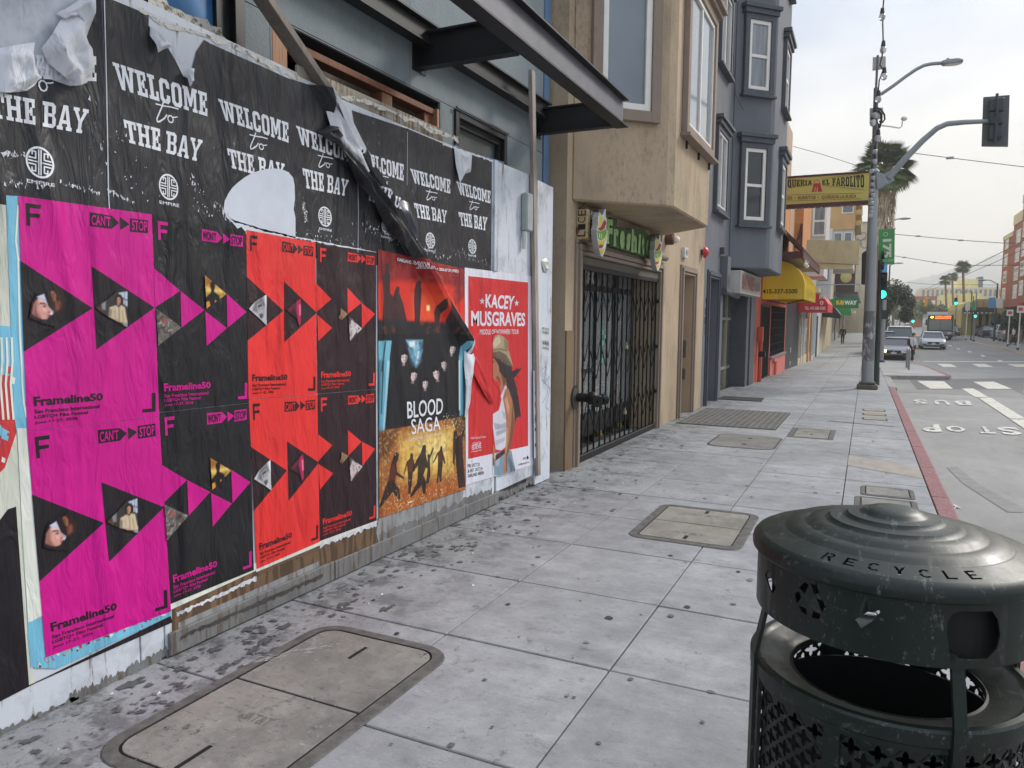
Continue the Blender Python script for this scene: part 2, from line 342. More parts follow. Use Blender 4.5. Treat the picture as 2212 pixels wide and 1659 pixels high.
        # mesh of the first is stored relative to WL[SW]; compensate so all share it
WLSW = WL[SW]
M_SLABF = concrete('far_pavement', (163, 163, 161), 1, False, False)
mb = MB(); sheet(mb, -3.4, .632, frange(33.77, 61, 2)+[70, 85, 100, 130, 160, 200, 260, 344, 500], 0); part('far_paving', mb, M_SLABF, SW, kind='flat')
mb = MB(); sheet(mb, 15.0, 24, [20, 30, 40, 50, 60, 70, 85, 100, 130, 160, 200, 344, 500], .01)
fs = part('far_sidewalk', mb, M_SLABF, kind='flat'); tag(fs, kind='structure')
mb = MB(); sheet(mb, 14.85, 15.0, [20, 30, 40, 50, 60, 70, 85, 100, 130, 160, 200, 344], .012); mb.add([(14.85, y, GZ(y)+z) for y in (25, 47, 55, 72, 100, 140, 200) for z in (-.14, .012)], [(2*i, 2*i+1, 2*i+3, 2*i+2) for i in range(6)]); part('curb_stone', mb, M_KERB, fs, kind='flat')
# joints in the far paving as thin recessed-looking strips
mb = MB()
for y in frange(35, 60, 1.8): mb.add([(-3, y, GZ(y)+.004), (.63, y, GZ(y)+.004), (.63, y+.02, GZ(y+.02)+.004), (-3, y+.02, GZ(y+.02)+.004)], [(0, 1, 2, 3)])
for x in (-1.89, -1.01, -.13): sheet(mb, x-.008, x+.008, frange(33.8, 60, 3), .004)
part('paving_joints', mb, M_JOINT, SW, kind='flat')
# kerb
KB = thing('curb', 'red painted kerb edging the pavement', 'kerb', (.72, 0, 0)); del KB['label']; del KB['category']; KB['kind'] = 'structure'
for k in range(15):
    y0 = -2.2+1.72*k; y1 = min(y0+1.708, 23.55)
    if y0 > 23.4: break
    mb = MB(); mb.prism([(.642, y0, GZ(y0)-.2), (.80, y0, GZ(y0)-.2), (.80, y0, GZ(y0)-.012), (.785, y0, GZ(y0)+.004), (.642, y0, GZ(y0)+.004)], (0, y1-y0, GZ(y1)-GZ(y0))); part('curb_stone', mb, M_KRED, KB, bevel=.006)
mb = MB(); mb.prism([(.642, 23.56, GZ(23.56)-.2), (.86, 23.56, GZ(23.56)-.2), (.86, 23.56, GZ(23.56)-.02), (.642, 23.56, GZ(23.56)+.002)], (0, 6.6, GZ(30.16)-GZ(23.56))); part('curb_stone', mb, M_KERB, KB, bevel=.008, label='plain grey kerb stone of the dropped section')
# bulb-out beyond the pole
bo = [(.64, 30.2), (2.85, 31.6), (3.0, 32.6), (2.9, 44.5), (1.9, 48.6), (.64, 49.2)]
bo3 = [(x, y, GZ(y)+.006) for x, y in bo]
mb = MB(); mb.add(bo3, [list(range(6))]); part('kerb_extension', mb, M_SLABF, SW, kind='flat', label='pavement build-out where the crosswalk lands')
mb = MB(); mk = MB()
for (a, b) in zip(bo3[:-1], bo3[1:]):
    a = Vector(a); b = Vector(b); mb.add([a, b, b-Vector((0, 0, .17)), a-Vector((0, 0, .17))], [(0, 1, 2, 3)])
    t = (b-a).normalized(); n = t.cross(Vector((0, 0, 1)))*-.18; mk.add([a+Vector((0, 0, .004)), b+Vector((0, 0, .004)), b+n+Vector((0, 0, .004)), a+n+Vector((0, 0, .004))], [(0, 1, 2, 3)])
part('curb_face', mb, M_KERB, KB, kind='flat'); part('red_curb_top', mk, M_KRED, KB, kind='flat')
# ---------------------------------------------------------------- covers let into the pavement
def rrect(x0, x1, y0, y1, r, n=6):
    P = []
    for cx, cy, a in ((x1-r, y1-r, 0), (x0+r, y1-r, 90), (x0+r, y0+r, 180), (x1-r, y0+r, 270)):
        P += [(cx+r*math.cos(R_(a+90*k/n)), cy+r*math.sin(R_(a+90*k/n))) for k in range(n+1)]
    return P
def gz3(P, dz): return [(x, y, GZ(y)+dz) for x, y in P]
M_RIM = plain('cover_rim', (94, 92, 88), .85, var=.35, scale=18, bump=.7, bscale=90); M_GAP = plain('gap_dark', (16, 16, 16), .95)
def ring(mb, a, b, m=0):
    n = len(a); mb.add(list(a)+list(b), [(i, (i+1) % n, (i+1) % n+n, i+n) for i in range(n)], m)
def cover(name, label, x0, x1, y0, y1, rim, r, halves, mat, group=None, words=(), slots=()):
    t = thing(name, label, 'utility cover', ((x0+x1)/2, (y0+y1)/2, GZ((y0+y1)/2)), group)
    A = rrect(x0, x1, y0, y1, r); B = rrect(x0+rim, x1-rim, y0+rim, y1-rim, max(r-rim, .01))
    mb = MB(); ring(mb, gz3(A, .001), gz3(rrect(x0+.006, x1-.006, y0+.006, y1-.006, r-.004), .006)); ring(mb, gz3(rrect(x0+.006, x1-.006, y0+.006, y1-.006, r-.004), .006), gz3(B, .007)); part('rim', mb, M_RIM, t, kind='flat')
    mb = MB(); mb.add(gz3(B, .003), [list(range(len(B)))]); part('gap', mb, M_GAP, t, kind='flat')
    g = .012; xa, xb, ya, yb = x0+rim+g, x1-rim-g, y0+rim+g, y1-rim-g; rr = max(r-rim-g, .012)
    full = rrect(xa, xb, ya, yb, rr); step = (yb-ya)/halves
    for k in range(halves):
        lo = ya+step*k+(g/2 if k else 0); hi = ya+step*(k+1)-(g/2 if k < halves-1 else 0)
        P = []
        for (x, y) in full: P.append((x, min(max(y, lo), hi)))
        Q = []
        for p in P:
            if not Q or (abs(p[0]-Q[-1][0])+abs(p[1]-Q[-1][1])) > 1e-5: Q.append(p)
        # widen corners that were clamped
        if k > 0: Q = [q for q in Q if q[1] > lo+1e-6]+[(xa, lo), (xb, lo)]
        if k < halves-1: Q = [q for q in Q if q[1] < hi-1e-6]+[(xb, hi), (xa, hi)]
        c = (sum(q[0] for q in Q)/len(Q), sum(q[1] for q in Q)/len(Q)); Q.sort(key=lambda q: math.atan2(q[1]-c[1], q[0]-c[0]))
        mb = MB(); mb.prism(gz3(Q, -.01), (0, 0, .0175)); part('lid', mb, mat, t, bevel=.002)
    mb = MB()
    for (sx_, sy_, lx, ly) in slots:
        mb.add([(sx_+a*lx/2, sy_+b*ly/2, GZ(sy_+b*ly/2)+.0085) for a, b in ((-1, -1), (1, -1), (1, 1), (-1, 1))], [(0, 1, 2, 3)])
    if slots: part('lifting_slot', mb, M_GAP, t, kind='flat')
    for (s, cx, cy, w_, h_) in words:
        q = [(cx-w_/2, cy+h_/2), (cx+w_/2, cy+h_/2), (cx+w_/2, cy-h_/2), (cx-w_/2, cy-h_/2)]; q = gz3(q, .0087); mb = MB(); text3(mb, s, *q, bold=.01); part('lettering', mb, plain('cast_letter', (112, 108, 100), .8), t, kind='flat')
    return t
cover('utility_vault', 'large double concrete vault lid by the hoarding, nearest the camera', -2.54, -1.735, 1.66, 3.04, .06, .16, 2, M_LID, words=[('AT&T', -2.13, 2.13, .13, .06)], slots=[(-2.15, 1.83, .02, .16), (-2.15, 2.80, .02, .14), (-1.95, 2.2, .001, .001)])
cover('utility_vault', 'tan double vault lid with cast lettering just left of the bin', -1.60, -.745, 5.38, 6.56, .07, .12, 2, concrete('tan_lid', (146, 142, 132), 1.2, False, False), words=[('AT&T', -1.17, 5.66, .26, .05), ('AT&T', -1.17, 6.28, .26, .05)], slots=[(-1.17, 5.55, .03, .1), (-1.17, 6.4, .03, .1), (-1.17, 5.97, .2, .012)])
z5 = lambda a, b: (1061.8+a*.36, 884.8+b*.36)
a = gs(*z5(1470, 185)); b = gs(*z5(1780, 165))
cover('utility_cover', 'grey rounded cover plate halfway along, beside the bar grate', -1.93, -1.02, 10.15, 11.45, .02, .2, 1, concrete('grey_lid', (128, 125, 120), 1, False, False), slots=[(-1.45, 10.5, .06, .09), (-1.45, 11.1, .06, .09)])
cover('utility_cover', 'small pale framed cover just past the grey rounded plate', -1.0, -.36, 11.6, 12.75, .07, .03, 1, M_LID, slots=[(-.68, 12.0, .03, .1), (-.68, 12.3, .3, .02)])
cover('utility_cover', 'concrete meter box cover at the red kerb behind the bin lid', -.03, .50, 6.75, 7.78, .05, .04, 1, M_LID, words=[('WATER', .23, 7.25, .2, .09)])
cover('utility_cover', 'narrow meter box cover at the red kerb, farther of the pair', .02, .50, 7.86, 8.35, .04, .06, 1, M_LID)
for k, y in enumerate((14.6, 15.4, 16.2)):
    cover('utility_cover', ['small brown strip cover before the pole, nearest of three', 'small brown strip cover before the pole, middle of three', 'small brown strip cover before the pole, farthest of three'][k], .0, .42, y, y+.34, .02, .03, 1, plain('brown_lid', (150, 138, 112), .8, var=.2), 'strip covers before the pole')
# bar grate
t = thing('pavement_grate', 'wide dark steel bar grate in the pavement outside the tan doorway', 'grate', (-2.0, 13.4, GZ(13.4)))
mb = MB(); mb.add(gz3([(-2.82, 12.25), (-1.22, 12.25), (-1.22, 14.85), (-2.82, 14.85)], .002), [(0, 1, 2, 3)]); part('grate_pit', mb, plain('pit_grey', (66, 66, 64), .9), t, kind='flat')
M_GRT = plain('grate_steel', (124, 122, 118), .7, .1, var=.25)
mb = MB()
for k in range(30): y = 12.27+k*.0885; mb.prism([(-2.8, y, GZ(y)+.004), (-2.8, y+.045, GZ(y)+.004), (-2.8, y+.045, GZ(y)+.016), (-2.8, y, GZ(y)+.016)], (1.56, 0, 0))
tag(part('cross_bar', mb, M_GRT, t), kind='stuff')
mb = MB()
for k in range(17): x = -2.8+k*.0965; mb.prism([(x, 12.26, GZ(12.26)+.006), (x+.014, 12.26, GZ(12.26)+.006), (x+.014, 12.26, GZ(12.26)+.02), (x, 12.26, GZ(12.26)+.02)], (0, 2.58, GZ(14.84)-GZ(12.26)))
part('bearing_bar', mb, M_GRT, t, kind='stuff')
mb = MB(); y = 15.9; mb.add(gz3([(-.55, 14.0), (.5, 13.72), (.5, 13.77), (-.55, 14.05)], .004), [(0, 1, 2, 3)]); part('trench_scar', mb, plain('scar_dark', (70, 68, 64), .9), SW, kind='flat')
mb = MB(); mb.add(gz3([(-.13, 9.5), (.63, 9.05), (.63, 9.75), (-.13, 10.3)], .0035), [(0, 1, 2, 3)]); part('tan_patch', mb, plain('tan_concrete_patch', (158, 150, 140), .85, var=.12), SW, kind='flat')
# gum spots, drips and litter
rng = random.Random(11); mb = MB()
def blob(mb, x, y, r, dz, n=9, e=1.0, rg=rng, m=0, j=.22):
    a0 = rg.random()*6; P = []
    for k in range(n): q_ = r*(1+rg.uniform(-j, j)); P.append((x+q_*math.cos(a0+k*math.tau/n), y+e*q_*math.sin(a0+k*math.tau/n)))
    mb.add(gz3(P, dz), [list(range(n))], m)
for k in range(620):
    y = 1.4+rng.random()**1.2*20; x = -2.75+rng.random()**1.15*3.3
    if noise.noise(Vector((x*.9, y*.9, 3))) < -.28: continue
    blob(mb, x, y, .003+.019*rng.random()**1.9, .0045+rng.random()*.0008, 10, rng.uniform(.7, 1.3), m=rng.choice((0, 1, 1, 2)))
tag(part('gum_spots', mb, [plain('gum_black', (58, 57, 58), .7), plain('gum_grey', (96, 96, 97), .8), plain('gum_faded', (122, 123, 125), .8)], kind='flat'), 'black trodden gum spots scattered over the pavement', 'gum spots', kind='stuff')
mb = MB()
for k in range(500):
    y = 1.2+rng.random()**1.2*10; x = -2.9+abs(rng.gauss(0, .3)); blob(mb, x, y, rng.uniform(.006, .03)*rng.random(), .0040+rng.random()*.0006, 18, rng.uniform(.5, 2.2), j=.5, m=rng.choice((0, 0, 1)))
for (x, y, r) in ((-2.75, 2.75, .1), (-2.62, 2.62, .07), (-2.7, 2.2, .06), (-2.62, 2.05, .05), (-2.45, 1.5, .07), (-2.7, 4.4, .09), (-2.5, 4.55, .06), (-2.8, 5.6, .1), (-2.6, 5.1, .05), (-2.35, 1.72, .05)):
    for j in range(14): blob(mb, x+rng.gauss(0, r*.7), y+rng.gauss(0, r*.9), r*rng.uniform(.06, .3), .0046+j*.0001, 22, rng.uniform(.5, 1.8), j=.5, m=rng.choice((0, 1)))
zV = zm(0, 1350, 1.843); mc = MB()
for (a, b, n_, s_) in (((1130, 505), (1300, 455), 60, 9), ((1300, 455), (1500, 425), 50, 6), ((1385, 455), (1430, 385), 60, 12), ((1215, 360), (1240, 345), 12, 5), ((1110, 400), (1160, 404), 10, 5), ((1380, 280), (1450, 285), 16, 8)):
    for _ in range(n_):
        t_ = rng.random(); g = gs(*zV(a[0]+(b[0]-a[0])*t_+rng.gauss(0, s_), a[1]+(b[1]-a[1])*t_+rng.gauss(0, s_*.6))); l_ = rng.uniform(.004, .022); an = rng.gauss(.9, .35); u_ = Vector((math.cos(an), math.sin(an), 0))*l_; v_c = Vector((-u_.y, u_.x, 0))*.09
        mc.add([Vector((q_.x, q_.y, GZ(q_.y)+.0095)) for q_ in (g-u_, g+v_c, g+u_, g-v_c)], [(0, 1, 2, 3)])
tag(part('chalk_marks', mc, plain('chalk_white', (190, 190, 188), .9), kind='flat'), 'white scuffed chalky marks on the far half of the large vault lid', 'chalk marks', kind='stuff')
tag(part('dark_drips', mb, [plain('drip_dark', (84, 84, 86), .6, var=.3, scale=30), plain('drip_faint', (120, 121, 123), .7, var=.2, scale=30)], kind='flat'), 'dark drips and splashes on the pavement along the hoarding', 'stains', kind='stuff')
mb = MB()
for (x, y) in [(rng.uniform(-2.85, -1.9), 1.5+rng.random()*6) for _ in range(46)]: 
    s_ = rng.uniform(.004, .014); a0 = rng.random()*3; P = [(x+s_*math.cos(a0), y+s_*math.sin(a0)), (x-s_*.4, y+s_*.7), (x-s_*math.cos(a0), y-s_*math.sin(a0))]
    z = GZ(y); mb.add([(P[0][0], P[0][1], z+.004), (P[1][0], P[1][1], z+.009+s_*.4), (P[2][0], P[2][1], z+.005)], [(0, 1, 2)])
tag(part('litter_scraps', mb, plain('litter_white', (215, 215, 210), .7), kind='flat'), 'tiny white paper scraps littering the foot of the hoarding', 'litter', kind='stuff')
# ================================================================== HOARDING AND POSTERS
XP = -2.93
def W2(x, y):            # photograph sight line to (Y, Z) on the hoarding face
    p = wp(x, y, XP); return (p.y, p.z)
A1 = Vector(W2(688, 182)); A2 = Vector(W2(1010, 748)); RD = (A2-A1).normalized(); RNn = Vector((-RD.y, RD.x))   # ridge of the leaning timber under the paper
if RNn.x < 0: RNn = -RNn
RLEN = (A2-A1).length
PROF = [(-.085, 0), (-.03, .072), (.012, .084), (.10, 0)]
def relief(y, z):
    p = Vector((y, z))-A1; t = p.dot(RD); dd = p.dot(RNn)
    if t < -.12 or t > RLEN+.12: return 0
    amp = 1.0 if t < RLEN-.05 else max(0, 1-(t-RLEN+.05)/.17)
    amp = min(amp, 1+t*6) if t < 0 else amp
    sc = 1 if t < RLEN else 1
    h = 0
    for (a, ha), (b, hb) in zip(PROF, PROF[1:]):
        if a <= dd <= b: h = ha+(hb-ha)*(dd-a)/(b-a)
    return h*max(amp, 0)*(.92+.08*math.sin(t*9))
class Flat:
    """pieces of flat print on the hoarding face, laid a hair in front of one another"""
    def __init__(s): s.v = []; s.f = []; s.k = 0; s.m = []
    def poly(s, pts, off, m=0, holes=None, px=True):
        loops = [[W2(*p) for p in pts] if px else pts]+[([W2(*p) for p in h] if px else h) for h in (holes or [])]
        flat = [p for l in loops for p in l]; tris = tessellate_polygon([[Vector((a, b, 0)) for a, b in l] for l in loops])
        b = len(s.v); s.v += [(p[0], p[1], off+s.k*4e-5) for p in flat]; s.f += [[i+b for i in t] for t in tris]; s.m += [m]*len(tris); s.k = (s.k+1) % 16
    def raw(s, V, Fc, off, m=0):
        b = len(s.v); s.v += [(p[0], p[1], off+s.k*4e-5) for p in V]; s.f += [[i+b for i in t] for t in Fc]; s.m += [m]*len(Fc); s.k = (s.k+1) % 16
    def text(s, st, quad, off, bold=.0, m=0, px=True):
        Q = [Vector(W2(*p)) if px else Vector(p) for p in quad]; V, Fc = text_mesh(st, bold); s.raw([bil(*Q, u, v) for u, v in V], Fc, off, m)
    def slab(s, st, quad, off, m=0):
        Q = [Vector(W2(*p)) for p in quad]
        for P in slab_text(st): s.raw([bil(*Q, u, v) for u, v in P], [list(range(len(P)))], off, m)
    def stroke(s, pts, w, off, m=0, px=True):
        P = [Vector(W2(*p)) if px else Vector(p) for p in pts]
        for a, b in zip(P, P[1:]):
            if (b-a).length < 1e-6: continue
            t = (b-a).normalized(); n = Vector((-t.y, t.x))*w/2; a2 = a-t*w*.3; b2 = b+t*w*.3
            s.raw([a2-n, b2-n, b2+n, a2+n], [[0, 1, 2, 3]], off, m)
    def build(s, name, mats, parent=None, **kw):
        me = bpy.data.meshes.new('x'); me.from_pydata([Vector(q) for q in s.v], [], s.f)
        for i, p in enumerate(me.polygons): p.material_index = s.m[i]
        bm = bmesh.new(); bm.from_mesh(me); bpy.data.meshes.remove(me)
        if s.v:
            ds = [(Vector((q[0], q[1]))-A1).dot(RNn) for q in s.v]; ts = [(Vector((q[0], q[1]))-A1).dot(RD) for q in s.v]
            if min(ds) < .1 and max(ds) > -.085 and min(ts) < RLEN+.12 and max(ts) > -.12:
                for c in (-.085, -.03, .012, .10):
                    o_ = A1+RNn*c; bmesh.ops.bisect_plane(bm, geom=bm.verts[:]+bm.edges[:]+bm.faces[:], plane_co=(o_.x, o_.y, 0), plane_no=(RNn.x, RNn.y, 0))
                for k in range(int((RLEN+.6)/.07)):
                    o_ = A1+RD*(-.12+k*.07); bmesh.ops.bisect_plane(bm, geom=bm.verts[:]+bm.edges[:]+bm.faces[:], plane_co=(o_.x, o_.y, 0), plane_no=(RD.x, RD.y, 0))
        mb = MB(); bm.verts.ensure_lookup_table()
        mb.v = [Vector((XP+v.co.z+relief(v.co.x, v.co.y), v.co.x, v.co.y)) for v in bm.verts]; mb.f = [[v.index for v in f.verts] for f in bm.faces]; mb.m = [f.material_index for f in bm.faces]
        bm.free(); return part(name, mb, mats, parent, kind='flat', **kw)
# collegiate slab letters drawn from strokes; unit height
def _r(x0, y0, x1, y1): return [(x0, y0), (x1, y0), (x1, y1), (x0, y1)]
def oct_ring(x0, x1, y0, y1, t, c, tv=None, open_r=None):
    tv = tv or t*.85
    O = [(x0, y0+c), (x0+c, y0), (x1-c, y0), (x1, y0+c), (x1, y1-c), (x1-c, y1), (x0+c, y1), (x0, y1-c)]
    k = c*.55; a, b, g, h = x0+t, x1-t, y0+tv, y1-tv
    I = [(a, g+k), (a+k, g), (b-k, g), (b, g+k), (b, h-k), (b-k, h), (a+k, h), (a, h-k)]
    out = []
    for i in range(8):
        j = (i+1) % 8
        if open_r and i == 3: 
            # open the right side
            out.append([O[3], (x1, open_r[0]), (x1-t, open_r[0]), I[3]]); out.append([(x1, open_r[1]), O[4], I[4], (x1-t, open_r[1])]); continue
        out.append([O[i], O[j], I[j], I[i]])
    return out
SG = {
 'W': (1.12, [_r(-.02, .86, .34, 1), _r(.42, .86, .70, 1), _r(.78, .86, 1.14, 1), [(.07, .87), (.27, .87), (.41, 0), (.24, 0)], [(.46, .87), (.60, .87), (.44, 0), (.30, 0)], [(.52, .87), (.68, .87), (.86, 0), (.70, 0)], [(.85, .87), (1.05, .87), (.90, 0), (.74, 0)]]),
 'E': (.66, [_r(0, 0, .62, .15), _r(0, .85, .60, 1), _r(.1, .14, .30, .86), _r(.47, .14, .62, .34), _r(.45, .66, .60, .86), _r(.29, .43, .44, .57), _r(.36, .34, .48, .66)]),
 'L': (.62, [_r(0, 0, .60, .15), _r(0, .85, .42, 1), _r(.1, .14, .31, .86), _r(.45, .14, .60, .38)]),
 'C': (.70, oct_ring(.03, .66, 0, 1, .21, .14, .16, (.36, .64))),
 'O': (.72, oct_ring(.03, .68, 0, 1, .21, .14, .16)),
 'M': (.98, [_r(0, 0, .34, .14), _r(.62, 0, .96, .14), _r(.08, .13, .25, 1), _r(.71, .13, .88, 1), _r(0, .86, .10, 1), _r(.86, .86, .96, 1), [(.14, 1), (.34, 1), (.56, .25), (.42, .18)], [(.82, 1), (.62, 1), (.40, .25), (.54, .18)]]),
 'T': (.72, [_r(.16, 0, .56, .14), _r(.25, .13, .46, .86), _r(0, .85, .72, 1), _r(0, .64, .14, .86), _r(.58, .64, .72, .86)]),
 'H': (.84, [_r(0, 0, .36, .14), _r(.46, 0, .82, .14), _r(0, .86, .36, 1), _r(.46, .86, .82, 1), _r(.08, .13, .28, .87), _r(.54, .13, .74, .87), _r(.27, .43, .55, .58)]),
 'B': (.76, [_r(0, 0, .58, .15), _r(0, .85, .56, 1), _r(.09, .14, .29, .86), _r(.28, .44, .56, .57), [(.56, 0), (.72, .12), (.72, .40), (.52, .40), (.52, .15)], [(.56, 1), (.70, .89), (.70, .62), (.50, .62), (.50, .85)], [(.52, .38), (.72, .38), (.62, .505), (.52, .52)], [(.50, .64), (.70, .64), (.62, .505), (.50, .50)]]),
 'A': (.84, [_r(-.02, 0, .32, .14), _r(.50, 0, .84, .14), [(.06, .13), (.25, .13), (.46, 1), (.30, 1)], [(.58, .13), (.78, .13), (.56, 1), (.38, 1)], _r(.20, .26, .62, .40)]),
 'Y': (.82, [_r(.24, 0, .58, .14), _r(.31, .13, .51, .48), _r(-.02, .86, .32, 1), _r(.50, .86, .84, 1), [(.04, .87), (.24, .87), (.47, .44), (.32, .42)], [(.58, .87), (.78, .87), (.50, .42), (.35, .44)]]),
 'Q': (.76, oct_ring(.03, .70, 0, 1, .24, .16, .14)+[[(.42, .28), (.56, .28), (.80, -.12), (.62, -.12)]]),
 'U': (.80, [_r(0, .86, .36, 1), _r(.46, .86, .80, 1), _r(.07, .14, .29, .87), _r(.52, .14, .72, .87), [(.07, .15), (.20, 0), (.60, 0), (.72, .15)]]),
 'R': (.82, [_r(0, 0, .36, .14), _r(0, .86, .56, 1), _r(.08, .13, .29, .87), _r(.28, .40, .56, .52), [(.56, 1), (.72, .88), (.72, .52), (.52, .40), (.50, .52), (.50, .86)], [(.34, .41), (.54, .41), (.74, .13), (.56, .13)], _r(.50, 0, .84, .14)]),
 'I': (.42, [_r(0, 0, .38, .14), _r(0, .86, .38, 1), _r(.08, .13, .30, .87)]),
 'F': (.66, [_r(0, 0, .38, .14), _r(0, .86, .62, 1), _r(.08, .13, .29, .87), _r(.48, .64, .62, .87), _r(.28, .44, .48, .56), _r(.40, .34, .50, .66)]),
 ' ': (.26, [])}
def slab_text(st, gap=.05):
    x = 0; out = []
    for ch in st:
        w_, P = SG[ch]; out += [[(a+x, b) for a, b in p] for p in P]; x += w_+gap
    tot = x-gap; return [[(a/tot, b) for a, b in p] for p in out]
# ---- paper colours
P_BLK = paper('black_poster_paper', (42, 42, 46), .42, scuff=.9)
P_WHT = paper('white_print', (232, 234, 240), .5)
P_WBK = paper('paper_back_white', (214, 216, 222), .65, wr=1.6)
P_MAG = paper('magenta_poster_paper', (204, 14, 138), .45); P_RED = paper('red_poster_paper', (232, 52, 50), .45); P_INK = paper('black_ink_print', (32, 28, 33), .5)
P_BK2 = paper('dark_poster_paper', (31, 30, 34), .45, wr=1.3); P_MRN = paper('dark_maroon_poster_paper', (47, 28, 34), .45, wr=1.3)
P_CRM = paper('cream_paper', (222, 224, 214), .6); P_CYN = paper('cyan_paper', (118, 186, 214), .6); P_ORG = paper('orange_print', (224, 150, 70), .6)
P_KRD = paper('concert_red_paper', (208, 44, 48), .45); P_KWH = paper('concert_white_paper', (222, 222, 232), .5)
def weathered(name, rgb, wood, cover=.5, dark=.3):
    m = MT(name, lin(*rgb), .7); m.value(m.noise(3, 5, (1, 1, .3)), .9, 1.08)
    g = m.noise(22, 6, (1, 1, .12), rough=.7); k = m.mul(m.ramp(g, cover, cover+.08), m.ramp(m.noise(1.7, 5), .40, .52)); m.mix(k, lin(*wood))
    k = m.ramp(m.noise(50, 6, (1, 1, .3), rough=.75), .66, .72); m.mix(m.mul(k, .7), lin(70, 62, 55))
    m.mix(m.mul(m.ramp(m.noise(2.3, 6, rough=.7), .52, .68), dark), lin(82, 82, 84)); m.bump(g, .35, .004); m.bump(m.noise(4, 3), .3, .01); return m.m
M_PLYW = weathered('white_painted_plywood', (206, 211, 219), (124, 116, 108), .57, .45)
M_SKIRT = weathered('grey_weathered_skirting', (120, 120, 120), (92, 80, 70), .5, .6)
m = MT('bare_plywood', lin(112, 86, 62), .7); wv = m.N.new('ShaderNodeTexWave'); wv.inputs['Scale'].default_value = 4; wv.inputs['Distortion'].default_value = 26; wv.inputs['Detail'].default_value = 3; wv.bands_direction = 'Y'
mp_ = m.N.new('ShaderNodeMapping'); mp_.inputs['Scale'].default_value = (1, 1, .25); m.L.new(m.g.outputs['Position'], mp_.inputs[0]); m.L.new(mp_.outputs[0], wv.inputs[0]); m.value(wv.outputs['Fac'], .6, 1.15); m.value(m.noise(3, 5), .7, 1.2); m.bump(wv.outputs['Fac'], .3, .003); M_PLYB = m.m
def wood(name, rgb, stretch=(1, 1, .08)):
    if name in MC: return MC[name]
    m = MT(name, lin(*rgb), .72); g = m.noise(40, 6, stretch, rough=.65, dist=.4); m.value(g, .68, 1.2); m.value(m.noise(2.5, 4), .8, 1.15); m.bump(g, .35, .003); MC[name] = m.m; return m.m
M_TIM = wood('grey_timber', (128, 118, 108)); M_BRN = wood('brown_stud_timber', (128, 80, 54)); M_PIN = wood('pale_stud_timber', (176, 132, 98)); M_OLD = wood('old_post_timber', (162, 150, 140))
# ---- the hoarding itself
HO = thing('plywood_hoarding', 'white painted plywood hoarding along the building front carrying all the posters', 'hoarding', (XP-.02, 3.5, 0))
def board(name, Y0, Y1, zt0, zt1, x=XP, th=.02, mat=M_PLYW, zb=None, label=None, gap=.004):
    mb = MB(); b0 = GZ(Y0)+.01 if zb is None else zb; b1 = GZ(Y1)+.01 if zb is None else zb
    mb.prism([(x, Y0+gap, b0), (x, Y1-gap, b1), (x, Y1-gap, zt1), (x, Y0+gap, zt0)], (-th, 0, 0)); return part(name, mb, mat, HO, bevel=.002, label=label)
board('plywood_sheet', -1.4, -.09, 3.6, 3.6); board('plywood_sheet', -.09, 1.13, 3.6, 3.6); board('plywood_sheet', 1.13, 2.22, 3.6, 3.6)
board('plywood_sheet', 2.22, 2.35, 2.91, 2.91); board('plywood_sheet', 2.35, 3.57, 2.935, 2.925); board('plywood_sheet', 3.57, 4.79, 2.90, 2.895, mat=M_PLYW); board('plywood_sheet', 4.79, 5.80, 2.895, 2.92)
board('loose_board', 5.83, 6.64, 2.925, 2.93, XP+.0008, .02, zb=.03, label='loose panel standing proud with its foot hanging clear of the ground')
board('plywood_sheet', 6.66, 7.06, 2.91, 2.90, XP+.01)
board('batten', 5.735, 5.80, 2.925, 2.925, XP+.018, .017, zb=1.99)
mb = MB(); mb.prism([(XP+.012, 6.665, .02), (XP+.012, 6.735, .02), (XP+.012, 6.49, 3.86), (XP+.012, 6.41, 3.86)], (.038, 0, 0)); part('batten', mb, M_OLD, HO, bevel=.003, label='tall bare timber batten rising above the hoarding')
board('backing_board', 5.66, 6.6, .2, .2, XP-.05, .02, M_SKIRT)
# weathered plywood rail behind the top edge, right of the leaning timber
mb = MB(); mb.prism([(XP-.024, 3.36, 2.5), (XP-.024, 4.95, 2.5), (XP-.024, 4.95, 3.0), (XP-.024, 3.36, 3.0)], (-.018, 0, 0)); part('backing_board', mb, weathered('stained_plywood', (168, 160, 146), (120, 98, 70), .46, .5), HO, bevel=.002)
mb = MB(); mb.prism([(XP-.024, 2.0, 2.5), (XP-.024, 3.36, 2.5), (XP-.024, 3.36, 2.955), (XP-.024, 2.0, 2.99)], (-.018, 0, 0)); part('backing_board', mb, M_PLYW, HO, bevel=.002)
